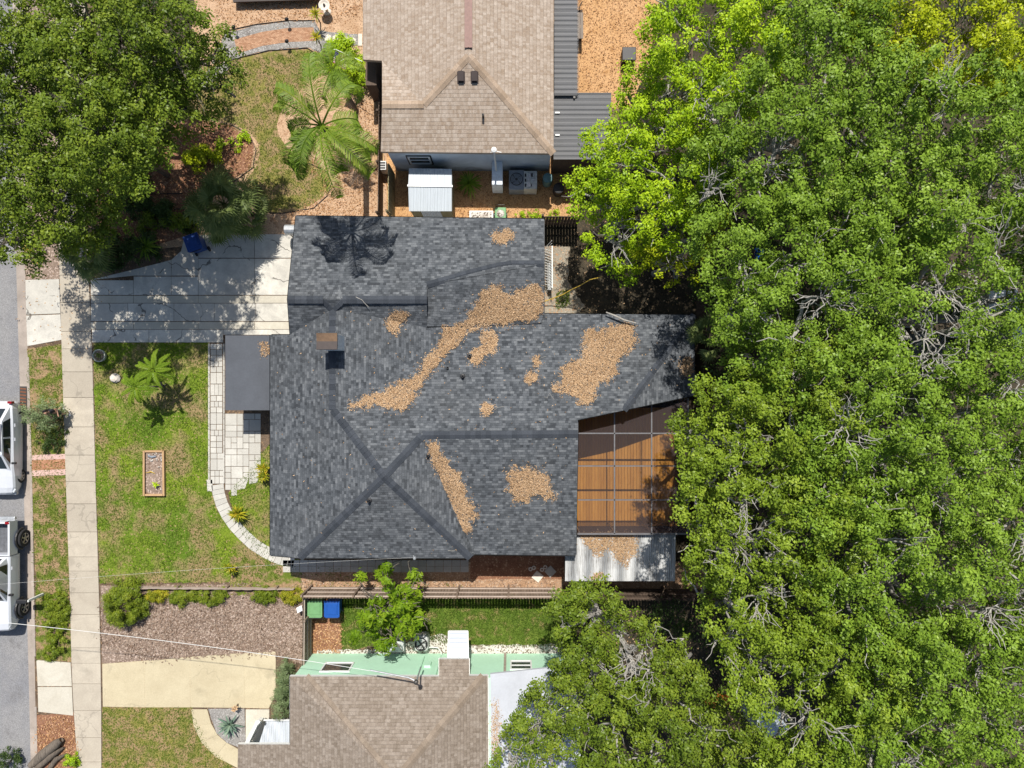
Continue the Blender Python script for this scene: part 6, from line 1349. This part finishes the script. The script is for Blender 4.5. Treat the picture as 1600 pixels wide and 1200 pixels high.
# flag
fl = empty('flag', G(534, 88, 1.9), 'small striped flag with a dark blue starred corner hung over the bright bush', 'flag'); 
pa = G(524, 79, 2.3); ux = Vector((math.cos(-.5), math.sin(-.5), -.25)).normalized(); vy = Vector((-.35, -1, -.45)).normalized(); W_, H_ = .62, .52
def fq(m, u0, u1, v0, v1, o_=0):
    n = 8; nn = ux.cross(vy).normalized(); nn = nn if nn.z > 0 else -nn
    f_ = lambda u, v: pa + ux * u + vy * v + nn * (.02 * math.sin(u * 14 + v * 4) + o_)
    for i in range(n): a_, b2 = u0 + (u1 - u0) * i / n, u0 + (u1 - u0) * (i + 1) / n; m.face([f_(a_, v1), f_(b2, v1), f_(b2, v0), f_(a_, v0)])
M['flag_red'] = simple('faded_red_cloth', (.45, .07, .09), .8, var=.05); M['flag_white'] = simple('white_cloth', (.72, .68, .66), .8, var=.05); M['flag_blue'] = simple('dark_blue_cloth', (.02, .025, .08), .8, var=.05)
mr, mw, mbl, ms = MB(), MB(), MB(), MB()
for k in range(13): v0, v1 = H_ * k / 13, H_ * (k + 1) / 13; u0 = W_ * .42 if k < 7 else 0; fq(mr if k % 2 == 0 else mw, u0, W_, v0, v1)
fq(mbl, 0, W_ * .42, 0, H_ * 7 / 13)
for i in range(5):
    for j in range(4): u0 = .025 + i * .048; v0 = .02 + j * .065; fq(ms, u0, u0 + .014, v0, v0 + .014, .004)
mr.build('stripes', M['flag_red'], fl); mw.build('stripes', M['flag_white'], fl); mbl.build('canton', M['flag_blue'], fl); ms.build('stars', M['flag_white'], fl)
m = MB(); m.tube([G(566, 96, 2.6), pa - vy * .05, pa - ux * .08], .014, 6); m.build('pole', M['trim_white'], fl)
# mailbox
mx_ = empty('mailbox', G(69, 928, 0), 'black mailbox on a leaning white post by the kerb', 'mailbox'); c = G(68, 928, 0); m = MB(); m.beam(c, c + Vector((0, 0, 1.15)), .1, .1); m.beam(c + Vector((.05, 0, 1.0)), c + Vector((-.42, -.02, 1.0)), .09, .09); m.build('post', M['trim_white'], mx_); m = MB(); m.box(c + Vector((-.25, -.01, 1.15)), (.5, .2, .2)); m.build('box', M['black'], mx_, bevel=.05)
# small sign by the gate
sg = empty('yard_sign', G(468, 952, 0), 'small white yard sign outside the gate fence', 'sign'); c = G(468, 952, .5); m = MB(); m.box(c, (.28, .03, .28), rz=.5, tilt=(.9, 'X')); m.build('board', M['white_paint'], sg, bevel=.004); m = MB(); m.tube([c - Vector((0, 0, .5)), c], .012, 6); m.build('stake', M['dark_metal'], sg)
# concrete rings and slabs in the shaded side yard
for i, (x, y) in enumerate(((829, 889), (834, 887), (847, 890), (852, 886))):
    m = MB(); c = G(x, y, .02); m.tube([c + Vector((.075 * math.cos(t), .075 * math.sin(t), .03)) for t in [2 * math.pi * k / 16 for k in range(17)]], .03, 6, cap=False); o = m.build('concrete_ring', M['stone']); tag(o, ['left ring of the left pair on the shaded ground', 'right ring of the left pair on the shaded ground', 'left ring of the right pair near the corrugated shed', 'right ring of the right pair near the corrugated shed'][i], 'ring', 'concrete rings in the shaded side yard')
for i, (x, y, a, lb) in enumerate(((840, 901, .9, 'tilted square slab half in sun below the rings'), (860, 893, .75, 'dark square slab in the shade by the shed'))):
    m = MB(); m.box(G(x, y, .03), (.42, .42, .05), rz=a); o = m.build('stone_slab', M['stone' if i == 0 else 'paver_grey'], None, bevel=.008); tag(o, lb, 'slab', 'loose slabs in the side yard')
# log
lg = MB(); lg.tube([G(48, 1196, .15), G(66, 1180, .22), G(88, 1162, .25), (G(96, 1156, .25))], [.16, .24, .22, .12], 12); lg.tube([G(58, 1200, .15), G(80, 1180, .2), G(100, 1168, .12)], [.14, .18, .05], 10); lg.tube([G(74, 1205, .1), G(88, 1186, .15), G(104, 1178, .1)], [.1, .13, .04], 8); o = lg.build('fallen_log', M['log'], None, smooth=True); tag(o, 'weathered grey split log on the red mulch', 'log')
# far things glimpsed under the canopy
def far_roof(px, z, mat, lb, nm='shed_roof', cat='shed'):
    cx_ = sum(p[0] for p in px) / len(px); cy_ = sum(p[1] for p in px) / len(px); e = empty(nm, G(cx_, cy_, 0), lb, cat); m = MB(); P = [G(x, y, z) for x, y in px]; m.prism([p[:2] for p in P], z - .08, z); m.build('roof', M[mat], e); m = MB(); c = sum(P, Vector()) / len(P); Q2 = [c.lerp(p, .92) for p in P]; m.prism([p[:2] for p in Q2], 0, z - .08); m.build('wall', M['wall_grey'], e)
far_roof([(1184, 1112), (1225, 1112), (1235, 1150), (1182, 1150)], 2.4, 'metal_shed', 'small ribbed metal roof glimpsed under the canopy')
far_roof([(1545, 455), (1590, 452), (1596, 490), (1545, 490)], 7.4, 'tarp_white', 'bright white roof glimpsed through bare twigs', 'tall_white_roof', 'building')
far_roof([(1582, 500), (1640, 495), (1640, 545), (1584, 545)], 7.2, 'tarp_white', 'white roof at the picture edge beside bare twigs', 'tall_white_roof', 'building')
k_ = empty('kayak', G(1122, 1096, 0), 'orange kayak shape under the gap in the canopy', 'kayak'); m = MB(); a = G(1100, 1098, .4); b_ = G(1146, 1092, .4); m.tube([a, a.lerp(b_, .2), a.lerp(b_, .5), a.lerp(b_, .8), b_], [.03, .26, .34, .24, .03], 12); m.build('hull', M['orange'], k_, smooth=True); m = MB(); m.lathe(a.lerp(b_, .5) + Vector((0, 0, .3)), [(.2, .0), (.2, .06), (.14, .06)], 14); m.build('cockpit', M['black'], k_)
tp_ = MB(); c = G(1190, 398, 2.0); n = 8; rnd = random.Random(8); hts = [[rnd.uniform(-.12, .12) for _ in range(n + 1)] for _ in range(n + 1)]
for i in range(n):
    for j in range(n): tp_.face([c + Vector(((i + di) * .08 - .3, (j + dj_) * .08 - .3, hts[i + di][j + dj_])) for di, dj_ in ((0, 0), (1, 0), (1, 1), (0, 1))])
o = tp_.build('tarpaulin', M['tarp_blue']); tag(o, 'crumpled blue tarpaulin under the canopy gap', 'tarpaulin')

# ------------------------------------------------------------------ vehicles
def loft(m, rings, close=True):
    for R0, R1 in zip(rings, rings[1:]):
        n = len(R0)
        for k in range(n - 1): m.face([R0[k], R1[k], R1[k + 1], R0[k + 1]], r=.5)
    if close: m.face(list(rings[0]), r=.5); m.face(list(reversed(rings[-1])), r=.5)
def ring(y, hw, zb, zbelt, ztop, crown=.04, tuck=.06):
    R = [(hw - tuck, zb), (hw, zb + .18), (hw, (zb + zbelt) / 2), (hw - .02, zbelt - .06), (hw - .08, ztop - .02), (hw * .6, ztop + crown * .7), (0, ztop + crown)]
    R = R + [(-x, z) for x, z in reversed(R[:-1])]; return [Vector((x, y, z)) for x, z in R]
def wheel(e, x, y, r, wd):
    s_ = 1 if x > 0 else -1
    m = MB(); n = 28; prof = [(-wd / 2, r * .62), (-wd / 2, r * .93), (-wd * .36, r), (wd * .36, r), (wd / 2, r * .93), (wd / 2, r * .62)]; V = []
    for k in range(n):
        t0, t1 = 2 * math.pi * k / n, 2 * math.pi * (k + 1) / n
        for (a, ra), (b_, rb_) in zip(prof, prof[1:]): m.face([Vector((x + a, y + ra * math.cos(t0), r + ra * math.sin(t0))), Vector((x + b_, y + rb_ * math.cos(t0), r + rb_ * math.sin(t0))), Vector((x + b_, y + rb_ * math.cos(t1), r + rb_ * math.sin(t1))), Vector((x + a, y + ra * math.cos(t1), r + ra * math.sin(t1)))], r=.5)
    w_ = m.build('wheel', M['rubber'], e, local=True)
    m = MB(); xo = x + s_ * wd * .42
    for k in range(5):
        a = 2 * math.pi * k / 5; m.beam((xo, y, r), (xo, y + r * .6 * math.cos(a), r + r * .6 * math.sin(a)), .05, .07)
    m.tube([(xo + 0 * t, y + r * .6 * math.cos(t), r + r * .6 * math.sin(t)) for t in [2 * math.pi * k / 24 for k in range(25)]], .025, 5, cap=False); m.tube([(xo - .02, y, r), (xo + s_ * .03, y, r)], .07, 12); m.build('rim', M['chrome'], w_, local=True)
def vehicle(name, px, y_front, label, L, W, kind):
    """built facing -y (front at local -y); the kerb side is +x"""
    c = G(px, y_front, 0); e = empty(name, (c.x, c.y + L / 2, -.1), label, 'car' if kind == 'car' else 'pickup truck'); hw = W / 2; f = -L / 2
    e.location.x = c.x - hw; b = MB()
    if kind == 'car':
        st = [(f, hw * .62, .35, .55, .58), (f + .10, hw * .80, .28, .66, .70), (f + .35, hw * .93, .24, .74, .80), (f + .9, hw, .22, .86, .92), (f + 1.35, hw, .22, .95, 1.0), (0, hw, .22, .97, 1.0), (-f - 1.0, hw, .22, 1.0, 1.02), (-f - .35, hw * .96, .25, 1.0, 1.0), (-f - .08, hw * .88, .3, .9, .92), (-f, hw * .78, .38, .7, .74)]
    else:
        st = [(f, hw * .80, .55, .95, .98), (f + .10, hw * .90, .5, 1.05, 1.1), (f + .4, hw * .97, .48, 1.12, 1.18), (f + 1.2, hw, .46, 1.2, 1.24), (f + 1.6, hw, .46, 1.22, 1.25), (-f - 1.66, hw, .46, 1.22, 1.25)]
    loft(b, [ring(*s) for s in st]); bo = b.build('body', M['paint_car'], e, local=True, smooth=False, bevel=.015)
    cab = MB(); gl = []
    if kind == 'car': y0, y1, y2, y3, zb, zt_ = f + 1.2, f + 2.0, -f - .95, -f - .25, .97, 1.50; ti = .10
    else: y0, y1, y2, y3, zb, zt_ = f + 1.45, f + 2.15, -f - 1.98, -f - 1.70, 1.22, 1.82; ti = .07
    w0, w1 = hw - .09, hw - ti - .05; md = (y1 + y2) / 2
    rows = [(y0, w0 - .04, zb), (y1, w1, zt_), (md, w1 + .02, zt_ + .05), (y2, w1 - .02, zt_ - .01), (y3, w0 - .05, zb)]
    lo = [(y0, w0 - .03), (y1, w0), (md, w0), (y2, w0), (y3, w0 - .04)]
    for i in range(4):
        (ya, wa, za), (yb, wb, zb_) = rows[i], rows[i + 1]; cab.face([(-wa, ya, za), (wa, ya, za), (wb, yb, zb_), (-wb, yb, zb_)] if False else [(wa, ya, za), (wb, yb, zb_), (-wb, yb, zb_), (-wa, ya, za)], r=.5)
        for s_ in (1, -1): cab.face([(s_ * lo[i][1], lo[i][0], zb), (s_ * lo[i + 1][1], lo[i + 1][0], zb), (s_ * wb, yb, zb_), (s_ * wa, ya, za)], r=.5)
    cab.build('cabin', M['paint_car'], e, local=True, smooth=False)
    def glassq(P, nm='window'):
        c_ = sum((Vector(p) for p in P), Vector()) / 4; n_ = (Vector(P[1]) - Vector(P[0])).cross(Vector(P[2]) - Vector(P[0])).normalized(); out = c_ - Vector((0, (y1 + y2) / 2, .8))
        if n_.dot(out) < 0: n_ = -n_
        g_ = MB(); g_.face([Vector(p) + n_ * .008 for p in P]); g_.build(nm, M['glass_dark'], e, local=True)
    L_ = lambda a, b_, t: tuple(Vector(a).lerp(Vector(b_), t))
    A0, A1, B1, B0 = (w0 - .04, y0, zb), (w1, y1, zt_), (-w1, y1, zt_), (-w0 + .04, y0, zb)
    glassq([L_(L_(A0, A1, .12), L_(B0, B1, .12), .07), L_(L_(A0, A1, .90), L_(B0, B1, .90), .06), L_(L_(A0, A1, .90), L_(B0, B1, .90), .94), L_(L_(A0, A1, .12), L_(B0, B1, .12), .93)], 'windscreen')
    A0, A1, B1, B0 = (w0 - .05, y3, zb), (w1 - .02, y2, zt_ - .01), (-w1 + .02, y2, zt_ - .01), (-w0 + .05, y3, zb)
    glassq([L_(L_(A0, A1, .15), L_(B0, B1, .15), .1), L_(L_(A0, A1, .85), L_(B0, B1, .85), .1), L_(L_(A0, A1, .85), L_(B0, B1, .85), .9), L_(L_(A0, A1, .15), L_(B0, B1, .15), .9)], 'rear_window')
    for s_ in (1, -1):
        def sp_(y, t):
            yy = [r_[0] for r_ in rows]; i = max(j for j in range(4) if yy[j] <= y + 1e-6); u = (y - yy[i]) / (yy[i + 1] - yy[i]); zt2 = rows[i][2] * (1 - u) + rows[i + 1][2] * u; wt = rows[i][1] * (1 - u) + rows[i + 1][1] * u; wl_ = lo[i][1] * (1 - u) + lo[i + 1][1] * u
            return (s_ * (wl_ * (1 - t) + wt * t), y, zb * (1 - t) + zt2 * t)
        segs = [(y0 + .3, md - .04), (md + .04, y2 + .15)] if kind == 'car' else [(y0 + .3, y2 - .02)]
        for a, b_ in segs: glassq([sp_(a, .1), sp_(b_, .1), sp_(min(b_, y2 - .03), .88), sp_(max(a, y1 - .06), .88)])
        m = MB(); m.box((s_ * (hw + .08), y0 + .35, zb + .05), (.2, .1, .13)); m.build('mirror', M['black' if kind == 'pickup' else 'black'], e, local=True, bevel=.02)
        for yy in ((md, y2 - .1) if kind == 'car' else (y2 - .15,)): m = MB(); m.box((s_ * (hw + .012), yy - .1, zb - .12), (.03, .16, .03)); m.build('door_handle', M['paint_car'], e, local=True)
        m = MB(); m.box((s_ * hw * .74, f + .24, (.66 if kind == 'car' else 1.06)), (.28, .20, .06), rz=-s_ * .55); m.build('headlight', M['lamp_clear'], e, local=True, bevel=.02)
        m = MB(); m.box((s_ * (hw - .12), -f - .06, (.95 if kind == 'car' else 1.12)), (.2, .12, .22 if kind == 'car' else .3)); m.build('tail_lamp', M['tail_red'], e, local=True, bevel=.015)
    wr = .33 if kind == 'car' else .42
    for yy in (f + (.85 if kind == 'car' else .95), -f - (.8 if kind == 'car' else .95)):
        for s_ in (1, -1):
            wheel(e, s_ * (hw - (.13 if kind == 'car' else -.03)), yy, wr, .22 if kind == 'car' else .30)
    m = MB(); m.box((0, f + .06, .4 if kind == 'car' else .62), (W * .8, .2, .18)); m.build('bumper', M['ac_grey' if kind == 'pickup' else 'steel'], e, local=True, bevel=.04)
    if kind == 'pickup':
        yb0, yb1 = -f - 1.62, -f; m = MB(); t = .09
        for s_ in (1, -1): m.box((s_ * (hw - t / 2), (yb0 + yb1) / 2, .98), (t, yb1 - yb0, .54))
        m.box((0, yb1 - t / 2, .98), (W - 2 * t, t, .54)); m.box((0, yb0 + .03, 1.0), (W - 2 * t, .05, .5)); m.build('bed_side', M['paint_car'], e, local=True, bevel=.02)
        m = MB(); m.box((0, (yb0 + yb1) / 2, .72), (W - 2 * t, yb1 - yb0 - t, .04))
        for k in range(7): m.box((-W / 2 + .25 + k * .2, (yb0 + yb1) / 2, .745), (.05, yb1 - yb0 - .15, .015))
        m.build('bed_floor', M['bed_liner'], e, local=True)
        m = MB(); m.box((-.3, yb0 + .3, .80), (.25, .3, .06)); m.build('tarp_bundle', M['bin_blue'], e, local=True, bevel=.02)
        m = MB(); m.box((0, -f + .06, .62), (W * .85, .16, .16)); m.build('rear_bumper', M['steel'], e, local=True, bevel=.03)
        for s_ in (1, -1):
            for yy in (f + .95, -f - .95):
                m = MB(); pts = [(s_ * (hw + .05), yy + .50 * math.cos(a), .42 + .50 * math.sin(a)) for a in [math.pi * k / 10 for k in range(11)]]; m.tube(pts, .05, 6); m.build('wheel_arch', M['black'], e, local=True)
    else:
        m = MB()
        for s_ in (1, -1): m.tube([(s_ * (w1 - .03), y1 + .15, zt_ + .06), (s_ * (w1 - .02), y2 - .1, zt_ + .06)], .018, 6)
        m.build('roof_rail', M['black'], e, local=True)
    return e
vehicle('parked_car', 40, 770, 'white hatchback parked at the kerb near the brick crossing', 4.5, 1.8, 'car')
vehicle('pickup_truck', 41, 976, 'white pickup truck with an open grey bed and big tyres', 5.25, 1.9, 'pickup')

# ------------------------------------------------------------------ the person on the sidewalk edge
pn = empty('person', G(104, 641, .03), 'person in black top and shorts walking at the sidewalk edge', 'person')
def skinned(name, J, Ed, mat, parent, sub=2, root=0):
    me = bpy.data.meshes.new(name); me.from_pydata([j[:3] for j in J], Ed, []); o = bpy.data.objects.new(name, me); col.objects.link(o); o.parent = parent
    s_ = o.modifiers.new('skin', 'SKIN'); 
    lay = me.skin_vertices[0] if me.skin_vertices else None
    if lay is None:
        bpy.context.view_layer.objects.active = o
        with bpy.context.temp_override(object=o, active_object=o): bpy.ops.mesh.customdata_skin_add()
        lay = me.skin_vertices[0]
    for i, j in enumerate(J): lay.data[i].radius = (j[3], j[4] if len(j) > 4 else j[3]); lay.data[i].use_root = (i == root)
    d = o.modifiers.new('sub', 'SUBSURF'); d.levels = sub; d.render_levels = sub; me.materials.append(M[mat]); return o
# facing -y (down the street), right arm bent forward; x = sideways
J = [(0, 0, .93, .13, .10), (0, -.01, 1.12, .12, .09), (0, -.02, 1.32, .15, .10), (0, -.01, 1.43, .075, .06), (0, -.03, 1.50, .05), (0, -.05, 1.60, .085, .095), (0, -.05, 1.68, .075, .08),
     (.09, -.08, .88, .085), (.10, -.20, .50, .058), (.10, -.10, .10, .038), (.10, -.22, .04, .035, .028),
     (-.09, .02, .88, .085), (-.10, .05, .48, .058), (-.10, .24, .13, .038), (-.10, .16, .05, .035, .028),
     (.19, -.01, 1.40, .052), (.25, .03, 1.14, .038), (.20, -.20, 1.06, .028), (.19, -.26, 1.06, .030, .016),
     (-.19, -.01, 1.40, .052), (-.26, -.02, 1.13, .038), (-.16, -.22, 1.05, .028), (-.15, -.28, 1.05, .030, .016)]
Ed = [(0, 1), (1, 2), (2, 3), (3, 4), (4, 5), (5, 6), (0, 7), (7, 8), (8, 9), (9, 10), (0, 11), (11, 12), (12, 13), (13, 14), (2, 15), (15, 16), (16, 17), (17, 18), (2, 19), (19, 20), (20, 21), (21, 22)]
for s_, hi, hx, hy, hz in ((1, 18, .19, -.26, 1.06), (-1, 22, -.15, -.28, 1.05)):
    for k, (dx, dy) in enumerate(((-.022, -.075), (-.008, -.088), (.008, -.084), (.022, -.068), (-.045, -.03))):
        b_ = len(J); J.append((hx + dx * .9, hy + dy * .5, hz, .0085)); J.append((hx + dx * 1.1, hy + dy, hz - .015, .0075)); Ed += [(hi, b_), (b_, b_ + 1)]
skinned('body', J, Ed, 'skin', pn)
T = [(0, 0, .95, .145, .115), (0, -.01, 1.12, .135, .105), (0, -.02, 1.32, .165, .115), (0, -.01, 1.42, .10, .075), (.17, -.01, 1.40, .066), (.215, .01, 1.28, .058), (-.17, -.01, 1.40, .066), (-.22, -.01, 1.28, .058)]
skinned('top', T, [(0, 1), (1, 2), (2, 3), (2, 4), (4, 5), (2, 6), (6, 7)], 'cloth_black', pn)
T = [(0, 0, .95, .14, .11), (.09, -.08, .86, .098), (.10, -.16, .62, .082), (-.09, .02, .86, .098), (-.10, .04, .62, .082)]
skinned('shorts', T, [(0, 1), (1, 2), (0, 3), (3, 4)], 'cloth_black', pn)
T = [(0, -.03, 1.70, .092, .085), (0, .01, 1.64, .10, .09), (0, .06, 1.52, .085, .05), (0, .09, 1.34, .06, .03), (0, .10, 1.22, .03, .015)]
skinned('hair', T, [(0, 1), (1, 2), (2, 3), (3, 4)], 'hair', pn)
m = MB()
for s_ in (-1, 1): m.lathe((s_ * .03, -.137, 1.615), [(.001, 0), (.011, .0), (.011, .012), (.001, .014)], 8)
m.box((0, -.142, 1.558), (.045, .012, .012)); m.build('face_features', M['hair'], pn, local=True)
m = MB(); m.tube([(0, -.135, 1.62), (0, -.165, 1.585), (0, -.140, 1.575)], [.008, .016, .01], 6); m.build('nose', M['skin'], pn, local=True)
for x, y, z in ((.10, -.20, .03), (-.10, .19, .04)): m = MB(); m.box((x, y, z), (.085, .25, .07)); m.build('shoe', M['shoe'], pn, local=True, bevel=.02)
pn.rotation_euler.z = math.radians(18)
